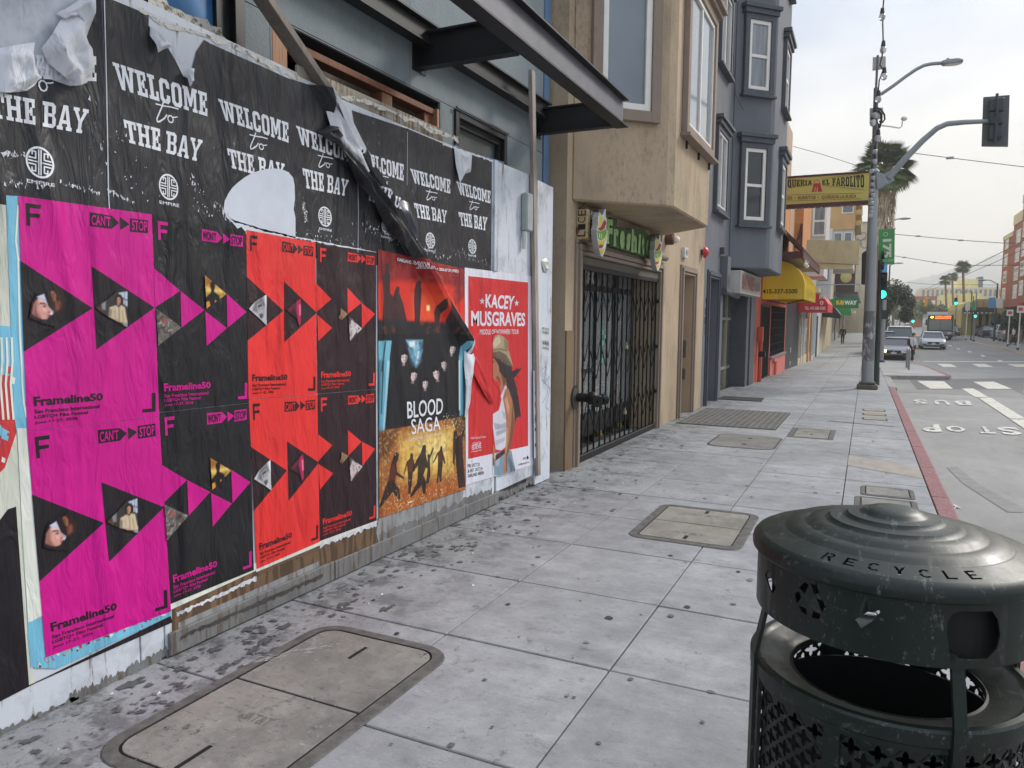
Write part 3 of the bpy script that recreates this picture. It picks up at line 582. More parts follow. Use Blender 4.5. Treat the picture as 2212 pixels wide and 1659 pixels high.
# bare plywood showing and grey skirting along the foot
def skirt(Y0, Y1, z0, z1, x=.022, mat=M_SKIRT, label=None):
    mb = MB(); mb.prism([(XP+x, Y0+.004, GZ(Y0)+.008), (XP+x, Y1-.004, GZ(Y1)+.008), (XP+x, Y1-.004, z1), (XP+x, Y0+.004, z0)], (-.02, 0, 0)); part('skirting_board', mb, mat, HO, bevel=.003, label=label)
z_ = lambda x, y: W2(x, y)[1]
skirt(2.36, 3.57, z_(384, 1358), z_(691, 1223)); skirt(3.57, 4.80, .075, .055, .024); skirt(4.80, 5.85, .055, .03, .02)
f = Flat(); f.poly([(371, 1437), (371, 1300), (553, 1228), (690, 1170), (817, 1120), (915, 1090), (925, 1150), (694, 1263)], .0012); f.build('bare_ply_strip', M_PLYB, HO, label='brown bare plywood strip showing below the posters')
f = Flat(); f.poly([(384, 1358), (540, 1290), (690, 1223), (690, 1211), (540, 1277), (384, 1345)], .0035); f.poly([(817, 1120), (1000, 1058), (1000, 1084), (915, 1120), (912, 1150), (820, 1184), (812, 1150)], .003); f.poly([(715, 1215), (775, 1190), (777, 1220), (730, 1245)], .003); f.build('paint_band', weathered('grey_paint_band', (150, 151, 152), (104, 96, 88), .5, .5), HO)
EB = thing('electric_box', 'grey green electrical box with a white conduit stub behind the tall batten', 'electrical box', (XP+.05, 6.3, 2.3))
pz_ = lambda x, y: wp(x, y, XP+.03)
mb = MB(); mb.box(XP+.002, XP+.07, pz_(1131, 460).y, pz_(1144, 460).y, pz_(1138, 500).z, pz_(1138, 418).z); part('case', mb, plain('box_green_grey', (158, 166, 164), .5), EB, bevel=.012)
mb = MB(); c_ = pz_(1133, 500); mb.cyl((XP+.03, c_.y, c_.z-.16), (XP+.03, c_.y, c_.z), .022, n=10); part('conduit', mb, plain('conduit_white', (206, 206, 204), .5), EB, smooth=True)
# ---- WELCOME posters
seams_t = [(-60, -40), (224, 0), (460, 120), (630, 165), (772, 240), (878, 272), (977, 315), (1063, 346)]
def seamY(i): return W2(*[(-70, 300), (229, 250), (459, 350), (631, 420), (772, 420), (878, 440), (977, 450), (1061.5, 480)][i])[0]
sy = [seamY(i) for i in range(8)]
tops = [3.45, None]
labels = ['black WELCOME to THE BAY poster at far left, mostly hidden by big torn flaps', 'black WELCOME to THE BAY poster, second from left, pale torn wedge at its top', 'black WELCOME to THE BAY poster with a round white patch torn over its lower words',
          'black WELCOME to THE BAY poster between the white patch and the timber fold', 'black WELCOME to THE BAY poster buckled over the leaning timber, lettering broken', 'black WELCOME to THE BAY poster between the timber fold and the last one', 'black WELCOME to THE BAY poster at the right end, small torn corner above it']
WELC = [[(40, 118), (208, 122), (208, 176), (30, 168)], [(242, 134), (447, 202), (448, 252), (253, 191)], [(470, 213), (623, 266), (623, 309), (480, 258)], [(638.7, 271), (771, 322), (768, 356), (645.7, 311)], [(776, 326), (872, 355.6), (871, 391), (782, 361)], [(885, 364), (972.5, 388.4), (972, 418.6), (892, 395)], [(984.5, 391.4), (1059.5, 413), (1058.7, 439.6), (991.5, 420)]]
BAY = [[(-28, 196), (190, 237), (184, 290), (-20, 253)], [(265, 258), (436, 303), (430, 350), (273, 307)], [(489, 320), (613.5, 354), (611, 395), (496, 362)], [(652, 363), (752, 389), (747, 424), (658, 406)], [(792, 398), (864.7, 427), (862, 460.6), (793, 432)], [(892.7, 438), (964, 455), (963.5, 482), (899, 470)], [(989, 457.6), (1051.7, 469.6), (1049.5, 498.4), (994.3, 487)]]
TO = [(78, 176, 1.5), (358, 251, 1.0), (556, 312, .8), (701, 353, .66), (824, 392, .55), (931, 425.6, .5), (1023, 447, .45)]
LG = [(85, 351, 31, 34), (363, 404, 21, 28), None, (701, 468, 14.5, 21.5), (838, 490.6, 15, 17.5), (928.8, 519.4, 10, 17), (1019.5, 532.6, 8.6, 15.6)]
EMP = [[(56, 386), (117, 397), (117, 404), (57, 394)], [(343, 433), (386, 441), (386, 448), (344, 440)], None, [(688, 491), (716, 496), (716, 501), (689, 496)], [(822, 508), (846, 513), (845, 518), (823, 513)], [(919, 538), (939, 542), (939, 546), (919, 542)], [(1011, 549), (1028, 552), (1028, 556), (1011, 553)]]
topline = {0: [(-70, 150), (0, 204), (60, 196), (75, 160), (110, 172), (150, 186), (178, 184), (184, 108), (186, 60), (196, 0), (229, -20)],
           1: [(229, -20), (243, 0), (321, 32), (320, 55), (345, 85), (361, 102), (378, 130), (395, 165), (408, 170), (423, 111), (440, 86), (457, 95)],
           2: [(461, 97), (531, 129), (560, 141), (619, 168), (629, 172)], 3: [(633, 173), (651, 178), (696, 193), (703, 215), (713, 265), (735, 300), (768, 330)], 4: [(774, 332), (770, 300), (759, 238), (876, 277)],
           5: [(880, 278), (951, 308), (974, 315)], 6: [(979, 317), (1000, 322), (1063, 347)]}
bots = [(-70, 440), (229, 470), (459, 500), (631, 530), (772, 545), (878, 570), (977, 580), (1061.5, 588)]
for i in range(7):
    f = Flat(); tp = topline[i]
    pts = [W2(*p) for p in tp]; yl, yr = sy[i]+.001, sy[i+1]-.001
    pts[0] = (yl, pts[0][1]); pts[-1] = (yr, pts[-1][1])
    zb = (2.0, 1.96, 1.94, 1.93, 1.93, 1.935, 1.94)[i]
    f.poly(pts+[(yr, zb), (yl, zb)], .0022+.0003*(i % 2), px=False)
    o = f.build('welcome_poster', P_BLK); tag(o, labels[i], 'poster', 'black welcome posters pasted along the top of the hoarding')
    f = Flat()
    f.slab('WELCOME', WELC[i], .0036); f.slab('THE BAY', BAY[i], .0036)
    f.build('lettering', P_WHT, o)
    f = Flat(); x, y, k = TO[i]; c = Vector(W2(x, y)); u = Vector(W2(x+10*k, y+3.2*k))-c; v = Vector(W2(x, y-10*k))-c
    S = lambda pts: [tuple(c+u*a+v*b) for a, b in pts]
    f.stroke(S([(-2.2, 1.9), (-.6, 2.0), (1.0, 2.3), (2.6, 2.4)]), .006, .0037, px=False)
    f.stroke(S([(-.6, 2.9), (-.9, 1.8), (-1.5, .2), (-2.0, -1.2), (-1.9, -1.8), (-1.4, -1.6), (-.4, -.6), (.1, .3)]), .007, .0037, px=False)
    f.stroke(S([(.9+.6*math.cos(q*.7), -.35+.75*math.sin(q*.7)) for q in range(10)]), .006, .0038, px=False); f.stroke(S([(1.3, .2), (1.9, .35), (2.4, .6)]), .005, .0037, px=False)
    f.build('script_word', P_WHT, o)
    if LG[i]:
        x, y, rx, ry = LG[i]; f = Flat(); ell = lambda s_, n=28: [(x+rx*s_*math.cos(q*math.tau/n), y+ry*s_*math.sin(q*math.tau/n)+.25*rx*s_*math.cos(q*math.tau/n)) for q in range(n)]
        f.poly(ell(1), .0036, holes=[ell(.86)])
        g = lambda a, b: (x+rx*a, y-ry*b+.25*rx*a)
        wd = (Vector(W2(*g(.1, 0)))-Vector(W2(*g(0, 0)))).length*.95
        for L_ in ([(-.08, .78), (-.08, -.78)], [(.08, .78), (.08, -.78)], [(-.8, 0), (-.2, 0)], [(.8, 0), (.2, 0)]): f.stroke([g(*q) for q in L_], wd, .0036)
        for sx_ in (-1, 1):
            for sy_ in (-1, 1):
                f.stroke([g(sx_*a, sy_*b) for a, b in ((.78, .2), (.3, .2), (.3, .62), (.55, .62), (.55, .42))], wd, .0036)
        f.build('emblem', P_WHT, o)
        f = Flat(); f.text('EMPIRE', EMP[i], .0037, .01); f.build('small_lettering', P_WHT, o)
# round bare patch and loose flaps of paper
f = Flat(); f.poly([(481.6, 452), (484, 434), (492, 418), (501, 405), (513, 394), (526, 384), (541, 375), (558, 369), (575, 365), (592, 364), (608, 366), (622, 372), (632, 384), (635, 400), (636, 430), (633, 452), (637, 470), (637, 530), (590, 522), (533, 512), (528, 500), (520, 490), (512, 494), (500, 480), (488, 470)], .0043)
tag(f.build('torn_patch', plain('scraped_plaster_white', (206, 212, 222), .7, var=.06, bump=.3, bscale=30)), 'round white scraped patch over the third WELCOME poster', 'torn paper')
def flap(pts, curl, label, parent=None, name='torn_flap', mat=P_WBK, crease=True):
    """a hanging tongue of paper: outline on the wall, lifted away from it towards its tip, real thickness"""
    P = [Vector(W2(*p)) for p in pts]; cen = sum(P, Vector((0, 0)))/len(P); mb = MB(); n = len(P)
    mid = [p.lerp(cen, .45) for p in P]
    hh = [curl*(.15+.85*(((i*37) % 11)/10)) for i in range(n)]
    vs = [Vector((XP+.006+hh[i], p.x, p.y)) for i, p in enumerate(P)]+[Vector((XP+.006+curl*(1.0+.4*((i*53) % 7)/6), p.x, p.y)) for i, p in enumerate(mid)]+[Vector((XP+.006+curl*.7, cen.x, cen.y))]
    b = len(vs); vs += [q-Vector((.0012, 0, 0)) for q in vs]
    fs = [(i, (i+1) % n, n+(i+1) % n, n+i) for i in range(n)]+[(n+i, n+(i+1) % n, 2*n) for i in range(n)]
    fs += [tuple(j+b for j in reversed(q)) for q in fs]+[(i, i+b, (i+1) % n+b, (i+1) % n) for i in range(n)]
    mb.add(vs, fs); o = part(name, mb, mat, parent, kind='flat'); sb_ = o.modifiers.new('soft', 'SUBSURF'); sb_.levels = sb_.render_levels = 2
    for p_ in o.data.polygons: p_.use_smooth = True
    at_ = o.data.attributes.new('crease_edge', 'FLOAT', 'EDGE')
    for e_ in o.data.edges:
        i_, j_ = e_.vertices[0] % b, e_.vertices[1] % b
        if i_ < n and j_ < n: at_.data[e_.index].value = .9
        elif e_.index % 3 == 0: at_.data[e_.index].value = .6
    if parent is None: tag(o, label, 'torn paper', 'torn flaps of poster paper')
    return o
flap([(-20, 108), (20, 100), (60, 95), (64, 120), (69, 160), (72, 172), (52, 192), (28, 198), (0, 204), (-20, 200)], .05, 'white torn flap curling off the first poster at the left picture edge')
flap([(127, 42), (150, 34), (166, 55), (178, 85), (186, 108), (184, 150), (180, 180), (166, 184), (153, 188), (138, 176), (120, 168), (98, 136), (77, 108), (92, 80)], .06, 'large pale kite-shaped flap hanging over the first WELCOME')
flap([(116, 30), (138, 18), (157, 4), (175, -6), (197, -8), (193, 30), (185, 68), (176, 82), (164, 52), (148, 35), (130, 45)], .04, 'white upper flap folded over above the kite-shaped one')
flap([(321, 55), (340, 74), (361, 103), (348, 108), (333, 116), (325, 98), (318, 78)], .035, 'small curled white flap at the top of the second poster')
flap([(398, 162), (404, 148), (411, 150), (408, 188), (402, 186), (394, 168), (388, 158)], .03, 'little white tongue of paper above the M of the second poster')
flap([(978, 318), (1000, 330), (1012, 330), (1014, 372), (998, 376), (985, 396), (981, 360)], .035, 'grey white torn corner between the last two WELCOME posters')
flap([(698, 198), (712, 224), (722, 256), (745, 300), (776, 345), (784, 372), (776, 380), (762, 352), (738, 330), (716, 308), (703, 282), (700, 240)], .055, 'long white torn strip along the leaning timber')
flap([(680, 285), (700, 272), (715, 276), (722, 300), (712, 312), (694, 308)], .07, 'black folded scrap over the fourth WELCOME', mat=P_BLK)
flap([(842, 440), (862, 432), (872, 440), (895, 500), (898, 540), (886, 560), (862, 520), (850, 480)], .05, 'crumpled dark blue grey plastic at the foot of the timber fold', mat=plain('dark_plastic_film', (52, 58, 68), .3, bump=.5, bscale=14))
flap([(884, 548), (896, 542), (906, 560), (904, 573), (888, 570)], .03, 'small tan torn scrap above the concert poster', mat=plain('tan_scrap', (176, 150, 120), .7))
flap([(1166, 562), (1176, 556), (1184, 570), (1178, 590), (1170, 586)], .03, 'small peeling sticker on the end panel', mat=plain('sticker_white', (210, 210, 200), .5))
flap([(700, 292), (716, 298), (742, 330), (770, 368), (797, 402), (826, 440), (850, 470), (874, 512), (896, 556), (884, 562), (858, 532), (832, 500), (808, 466), (786, 432), (764, 396), (740, 358), (716, 322)], .085, 'long crumpled black strip of paper along the leaning timber', mat=P_BLK)
f = Flat(); f.poly([(696, 193), (759, 238), (774, 300), (776, 340), (755, 318), (728, 270), (708, 225)], .0018); tag(f.build('bare_strip', P_WBK), 'pale strip of backing paper beside the leaning timber', 'paper')
# ---- underlying older papers
f = Flat(); f.poly([(-80, 424), (12, 431), (12, 425), (36, 930), (58, 1330), (75, 1476), (-80, 1556)], .0016); o = f.build('old_poster', paper('old_pale_green_paper', (205, 208, 194), .6)); tag(o, 'pale old poster remnant at the left picture edge beside the magenta poster', 'poster')
f = Flat()
for pts, mi in (([(-40, 700), (34, 706), (42, 890), (-40, 900)], 0), ([(-40, 800), (20, 812), (36, 930), (10, 1010), (-40, 1060)], 1)): f.poly(pts, .0021, mi)
rng = random.Random(5)
for k in range(16):
    x = rng.uniform(-30, 24); y = rng.uniform(705, 1000); a, b = rng.uniform(6, 18), rng.uniform(8, 30); f.poly([(x, y), (x+a, y+b*.3), (x+a*.8, y+b), (x-2, y+b*.8)], .0026, rng.choice([0, 1, 2, 3]))
for k in range(3): x = 2+k*11; f.stroke([(x, 730), (x+2, 780), (x-2, 830), (x+4, 905)], .008, .0034, 3)
f.build('faded_print', [P_CYN, paper('faded_red_print', (200, 60, 62), .6), paper('lilac_print', (176, 104, 172), .6), P_CRM], o)
f = Flat(); f.poly([(-80, 1180), (-6, 1130), (16, 1100), (34, 1094), (50, 1320), (62, 1480), (120, 1452), (368, 1330), (372, 1344), (200, 1420), (75, 1476), (-80, 1556)], .0024); tag(f.build('old_poster', P_INK), 'black curved poster remnant at the lower left corner', 'poster')
f = Flat(); f.poly([(12, 422), (42, 424), (58, 930), (98, 1420), (66, 1443), (60, 1380), (45, 1000), (30, 900)], .0030); o = f.build('backing_poster', P_CYN); tag(o, 'cyan and cream poster edge peeping out left of the magenta ones', 'poster')
f = Flat(); f.poly([(36, 925), (56, 925), (90, 1330), (60, 1345), (50, 1200)], .0034); f.build('cream_margin', P_CRM, o)
f = Flat(); f.stroke([(38, 445), (35, 490), (33, 520), (38, 560), (41, 700), (47, 830), (50, 870), (56, 900)], .007, .0036); f.build('white_outline', P_CRM, o)
f = Flat(); f.poly([(62, 1380), (97, 1372), (368, 1286), (368, 1330), (122, 1444), (72, 1442)], .0034); o = f.build('backing_poster', P_CYN); tag(o, 'patterned cyan red and white poster edge below the magenta poster', 'poster')
f = Flat()
for k in range(30):
    x = 84+k*9.5+rng.uniform(-3, 3); y = 1437-k*3.9+rng.uniform(-6, 3); f.poly([(x+rng.uniform(-8, 8), y+rng.uniform(-14, 6)) for _ in range(3)]+[(x+rng.uniform(2, 8), y)], .0040, k % 4)
f.build('confetti_print', [P_CRM, paper('faded_red_print', (200, 60, 62)), P_ORG, paper('lilac_print', (176, 104, 172))], o)
f = Flat(); f.poly([(366, 1290), (553, 1215), (553, 1232), (366, 1318)], .0038); o = f.build('backing_poster', P_CRM); tag(o, 'cream poster edge with orange line below the black film poster', 'poster')
f = Flat(); f.stroke([(372, 1306), (460, 1268), (548, 1230)], .012, .0036); f.build('orange_line', P_ORG, o)
f = Flat(); f.poly([(552, 1222), (690, 1163), (813, 1118), (815, 1128), (690, 1178), (552, 1236)], .0032); tag(f.build('backing_poster', P_CRM), 'cream paper edge below the red and maroon film posters', 'poster')
# ---- film festival posters
zA = zm(0, 450, 3.016); zB = zm(600, 450, 3.16)
FP = {('mag', 0): [(38, 423), (326.6, 463.3), (342, 899), (57, 931.5)], ('mag', 1): [(57, 932), (342, 900), (368, 1320), (97, 1420)],
      ('blk', 0): [(328, 464), (529.6, 499.4), (537.5, 870), (343, 890.5)], ('blk', 1): [(343, 891.5), (537.5, 871), (547, 1231), (364, 1305.7)],
      ('red', 0): [(530.5, 496.5), (680, 524), (683.5, 851.8), (535.5, 862)], ('red', 1): [(536, 863), (684, 853), (689.3, 1170), (553, 1229)],
      ('mrn', 0): [(683, 525.6), (811.7, 545.2), (811, 840), (685, 850.4)], ('mrn', 1): [(685, 851.5), (811, 841), (812.5, 1124), (689.3, 1168.7)]}
def uvof(quad, p):
    TL, TR, BR, BL = [Vector(W2(*q)) for q in quad]; P = Vector(W2(*p)); u = v = .5
    for _ in range(8):
        c = bil(TL, TR, BR, BL, u, v); du = (BR-BL)*(1-v)+(TR-TL)*v; dv = (TL-BL)*(1-u)+(TR-BR)*u; e_ = P-c
        det = du.x*dv.y-du.y*dv.x; u += (e_.x*dv.y-e_.y*dv.x)/det; v += (du.x*e_.y-du.y*e_.x)/det
    return u, v
TQ = FP[('mag', 0)]
T_ = lambda pts: [uvof(TQ, zA(*p)) for p in pts]
tF = T_([(183, 138), (295, 152), (293, 182), (212, 172), (212, 212), (287, 220), (285, 247), (214, 242), (217, 305), (190, 303)])
tC = T_([(655, 205), (818, 232), (870, 285), (818, 327), (655, 308)]); tCt = T_([(665, 220), (806, 240), (806, 312), (665, 300)])
tAr = T_([(877, 240), (948, 295), (880, 335)]); tS = T_([(952, 250), (1083, 265), (1083, 360), (952, 348)]); tSt = T_([(962, 262), (1075, 275), (1075, 348), (962, 338)])
tX = [('Frameline50', T_([(240, 1562), (752, 1535), (752, 1590), (247, 1635)]), .035), ('San Francisco International', T_([(247, 1658), (728, 1618), (728, 1646), (250, 1688)]), .02), ('LGBTQ+ Film Festival', T_([(250, 1700), (642, 1664), (642, 1694), (250, 1730)]), .02), ('June 17-27, 2026', T_([(250, 1745), (565, 1708), (565, 1738), (250, 1768)]), .02)]
tB = T_([(1113, 1535), (1140, 1535), (1140, 1672), (1043, 1680), (1043, 1655), (1113, 1650)])
uA = lambda q, pts: [uvof(FP[q], zA(*p)) for p in pts]; uB = lambda q, pts: [uvof(FP[q], zB(*p)) for p in pts]
ART = {
 'mag': (P_MAG, P_INK, P_MAG, [(P_INK, uA(('mag', 0), [(145, 563), (676, 912), (172, 1230)])), (P_INK, uA(('mag', 0), [(668, 602), (1132, 908), (705, 1215)]))]),
 'blk': (P_BK2, P_MAG, P_BK2, [(P_MAG, uA(('blk', 0), [(1128, 618), (1320, 785), (1137, 905)])), (P_MAG, uA(('blk', 0), [(1322, 785), (1498, 925), (1330, 1055)])), (P_MAG, uA(('blk', 0), [(1505, 935), (1665, 1058), (1515, 1190)])), (P_MAG, uA(('blk', 0), [(1662, 805), (1808, 940), (1668, 1057)]))]),
 'red': (P_RED, P_MRN, P_RED, [(P_MRN, uB(('red', 0), [(1, 712), (285, 975), (8, 1207)])), (P_MRN, uB(('red', 0), [(290, 750), (542, 990), (293, 1215)]))]),
 'mrn': (P_MRN, P_RED, P_MRN, [(P_RED, uB(('mrn', 0), [(537, 765), (655, 885), (540, 985)])), (P_RED, uB(('mrn', 0), [(778, 795), (885, 915), (780, 1000)])), (P_RED, uB(('mrn', 0), [(888, 915), (992, 1000), (890, 1112)])), (P_RED, uB(('mrn', 0), [(545, 1005), (660, 1108), (553, 1210)]))])}
names = {'mag': 'magenta film festival poster with black arrows', 'blk': 'black film festival poster with pink triangles', 'red': 'red film festival poster with dark arrows', 'mrn': 'dark maroon film festival poster with red triangles'}
for (k, r), quad in FP.items():
    base, ink, inv, art = ART[k]; Q = [Vector(W2(*p)) for p in quad]; mp = lambda uv: [tuple(bil(*Q, a, b)) for a, b in uv]
    o = Flat(); o.poly([tuple(q) for q in Q], .0044+.0004*r+(.0002 if k in ('mag', 'red') else 0), px=False); o = o.build('festival_poster', base)
    tag(o, names[k]+(', in the upper row' if r == 0 else ', in the lower row'), 'poster', 'film festival posters pasted two high')
    f = Flat(); mats = [ink]; 
    for mt_, _ in art:
        if mt_ not in mats: mats.append(mt_)
    for n_, (mt_, uv) in enumerate(art): f.poly(mp(uv), .0056+n_*.0002, mats.index(mt_), px=False); f.k = 0
    f.build('arrow_print', mats, o)
    f = Flat()
    for t in (tF, tC, tAr, tS, tB): f.poly(mp(t), .0056, px=False)
    for s, qd, bo_ in tX: f.text(s, mp(qd), .0056, bo_, px=False)
    f.build('lettering', ink, o)
    f = Flat(); f.text("CAN'T" if k in ('mag', 'red') else "WON'T", mp(tCt), .0070, .02, px=False); f.text('STOP', mp(tSt), .0070, .02, px=False); f.build('badge_lettering', inv, o)
# ---- concert poster with silhouettes
zK = zm(910, 600, 5.53); zL = zm(910, 880, 4.6075)
BS = [(814, 538), (1002, 580.8), (1004.7, 1057), (817, 1120)]
G_BASE = paper('printed_charcoal', (38, 37, 40), .45)
f = Flat(); f.poly(BS, .0050); o = f.build('concert_poster', G_BASE); tag(o, 'concert poster with red sky, dark singers and gold sparks, folded over the timber', 'poster')
f = Flat()
f.text('BLOOD', [zL(372, 462), zL(780, 420), zL(775, 600), zL(378, 655)], .0095, .012); f.text('SAGA', [zL(418, 660), zL(745, 625), zL(752, 780), zL(425, 835)], .0095, .006)
f.text('ENHYPEN WORLD TOUR BLOOD SAGA', [zL(390, 880), zL(770, 806), zL(770, 828), zL(390, 910)], .0095, .0)
f.text('OAKLAND ARENA', [zK(308, 160), zK(636, 232), zK(636, 278), zK(308, 206)], .014, .02); f.text('2026.07.28 (TUE) + 2026.07.29 (WED)', [zK(560, 264), zK(1138, 326), zK(1138, 375), zK(560, 318)], .014, .02)
for k in range(6): f.text('AEG LIVE', [zL(388+k*70, 1590-k*22), zL(430+k*70, 1576-k*22), zL(430+k*70, 1590-k*22), zL(388+k*70, 1606-k*22)], .0095, .01) if k in (0, 2, 4) else None
f.stroke([zL(385, 1600), zL(430, 1586)], .006, .0097)
f.build('lettering', P_WHT, o)
# ---- singer poster
o = Flat(); o.poly([(1002.7, 578), (1146.9, 596.4), (1150, 1004.4), (1005.6, 1047.8)], .0046); o = o.build('tour_poster', P_KWH); tag(o, 'red and white tour poster with a long-haired woman in a tan cowboy hat', 'poster')
f = Flat(); f.poly([zK(1283, 408), zK(2090, 495), zL(1742, 960), zL(1068, 1108)], .0054); f.build('red_panel', P_KRD, o)
f = Flat(); f.text('KACEY', [zK(1515, 650), zK(1912, 678), zK(1885, 866), zK(1515, 835)], .0060, .03); f.text('MUSGRAVES', [zK(1320, 875), zK(2052, 905), zK(2048, 1088), zK(1322, 1085)], .0060, .03); f.text('MIDDLE OF NOWHERE TOUR', [zK(1438, 1128), zK(1965, 1128), zK(1962, 1192), zK(1438, 1198)], .0060, .01)
for cx, cy in ((1468, 748), (1935, 775)): f.poly([zK(cx+(38 if k % 2 == 0 else 14)*math.sin(k*math.pi/5), cy-(52 if k % 2 == 0 else 18)*math.cos(k*math.pi/5)) for k in range(10)], .0060)
f.text('With Special Guest', [zL(1095, 862), zL(1265, 842), zL(1262, 875), zL(1095, 895)], .0060, .0); f.text('ESTEVIE', [zL(1108, 950), zL(1212, 925), zL(1212, 985), zL(1108, 1008)], .0060, .02)
f.stroke([zL(1112, 935), zL(1135, 925), zL(1160, 930), zL(1185, 915), zL(1208, 918)], .004, .0060); f.stroke([zL(1100, 1030), zL(1130, 1020), zL(1160, 1022), zL(1190, 1008), zL(1215, 1008)], .004, .0060)
f.build('white_lettering', P_KWH, o)
f = Flat(); f.text('FRI. OCT 23', [zL(1063, 1165), zL(1195, 1150), zL(1195, 1185), zL(1063, 1205)], .0060, .01); f.text('& SAT. OCT 24', [zL(1063, 1225), zL(1228, 1195), zL(1228, 1230), zL(1063, 1262)], .0060, .01); f.text('OAKLAND ARENA', [zL(1063, 1280), zL(1245, 1240), zL(1245, 1278), zL(1063, 1318)], .0060, .01)
f.text('AEG', [zL(1680, 1092), zL(1715, 1086), zL(1715, 1110), zL(1680, 1116)], .0060, .01); f.text('KACEYMUSGRAVES.COM', [zL(1632, 1165), zL(1748, 1135), zL(1748, 1152), zL(1632, 1184)], .0060, .01); f.poly([zL(1725, 1085), zL(1735, 1068), zL(1745, 1085), zL(1748, 1105), zL(1724, 1110)], .0060)
f.build('black_lettering', P_INK, o)
flap([(1000, 745), (1013, 752), (1020, 775), (1016, 800), (1010, 830), (1008, 870), (1003, 905), (998, 900), (1000, 850), (998, 790)], .03, 'pale curled edge of the concert poster over the tour poster', mat=P_WBK)
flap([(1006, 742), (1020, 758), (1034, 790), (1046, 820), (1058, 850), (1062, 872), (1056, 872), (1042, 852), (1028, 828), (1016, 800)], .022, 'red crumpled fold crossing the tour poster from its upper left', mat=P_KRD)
# slip of writing and flyer on the end panel
f = Flat()
for k, (s, a, b) in enumerate((('VAN', 742, 752), ('X5 EVENT', 722, 728), ('SF 415', 714, 719), ('TONIGHT FREE', 756, 761))): f.text(s, [(1168, a-8), (1182, a-5), (1182, b-5), (1168, b-8)], .0192, .01)
o = Flat(); o.poly([(1165, 710), (1185, 711), (1186, 770), (1167, 771)], .0125); o = o.build('flyer', plain('flyer_white', (206, 208, 210), .6)); tag(o, 'small white flyer stapled to the end panel of the hoarding', 'flyer'); f.build('lettering', P_INK, o)
f = Flat(); f.stroke([(1166, 800), (1178, 790), (1172, 830), (1184, 812), (1180, 850), (1170, 870)], .006, .0125); f.stroke([(1168, 818), (1186, 840), (1176, 880), (1184, 885)], .005, .0125); f.build('graffiti', plain('graffiti_ink', (120, 130, 140), .6), HO)
f = Flat(); f.poly([(1146, 800), (1154, 802), (1155, 985), (1148, 990)], .0306); o = f.build('paper_strip', P_KWH); tag(o, 'white strip of an older poster with black letters at the board edge', 'poster')
f = Flat()
for k, s in enumerate('PORTLA'): f.text(s, [(1149, 812+k*28), (1149, 830+k*28), (1154, 830+k*28), (1154, 812+k*28)], .0315, .03)
f.build('lettering', P_INK, o)
# ---- leaning timber and upright post
a = Vector((-3.02, 2.99, 3.42)); b_ = Vector((XP+.02, *(A1+RD*.05)))
dr = (b_-a).normalized(); mb = MB(); mb.bar(a-dr*.5, b_, .045, .095, up=(1, 0, 0)); tag(part('leaning_timber', mb, M_TIM, bevel=.003), 'grey timber leaning diagonally down behind the torn WELCOME paper', 'timber')
# ================================================================== SOFT-TONED PRINTED PICTURES (vertex colours of the print itself)
import numpy as np
def vcmat(name, rough=.45):
    m = MT(name, (1, 1, 1), rough, 0, .35); a_ = m.N.new('ShaderNodeVertexColor'); a_.layer_name = 'ink'; m.csock = a_.outputs['Color']; m.L.new(m.csock, m.b.inputs['Base Color']); m.value(m.noise(3, 5, (1, 1, .4)), .92, 1.08)
    a = m.noise(5.5, 3, (1, 1, .2), 'RIDGED_MULTIFRACTAL', dist=.8); m.bump(a, .8, .045); m.bump(m.noise(15, 2, (1, 1, .3), dist=1.6), .5, .016); return m.m
M_PIC = vcmat('printed_picture')
_rs = np.random.RandomState(4)
def vnoise(Y, Z, sc, seed=0):
    g = np.random.RandomState(seed).rand(64, 64); y = (Y*sc) % 63; z = (Z*sc) % 63; i = y.astype(int); j = z.astype(int); fy = y-i; fz = z-j; fy = fy*fy*(3-2*fy); fz = fz*fz*(3-2*fz)
    return (g[i, j]*(1-fy)+g[i+1, j]*fy)*(1-fz)+(g[i, j+1]*(1-fy)+g[i+1, j+1]*fy)*fz
def sdf(Y, Z, P):
    P = np.array(P); n = len(P); dmin = np.full(Y.shape, 1e9); ins = np.zeros(Y.shape, bool)
    for i in range(n):
        a, b = P[i], P[(i+1) % n]; e_ = b-a; wy, wz = Y-a[0], Z-a[1]; t = np.clip((wy*e_[0]+wz*e_[1])/max(e_@e_, 1e-12), 0, 1); dmin = np.minimum(dmin, (wy-e_[0]*t)**2+(wz-e_[1]*t)**2)
        c = ((a[1] > Z) != (b[1] > Z)); xx = (b[0]-a[0])*(Z-a[1])/(b[1]-a[1]+1e-12)+a[0]; ins ^= (c & (Y < xx))
    return np.where(ins, -1, 1)*np.sqrt(dmin)
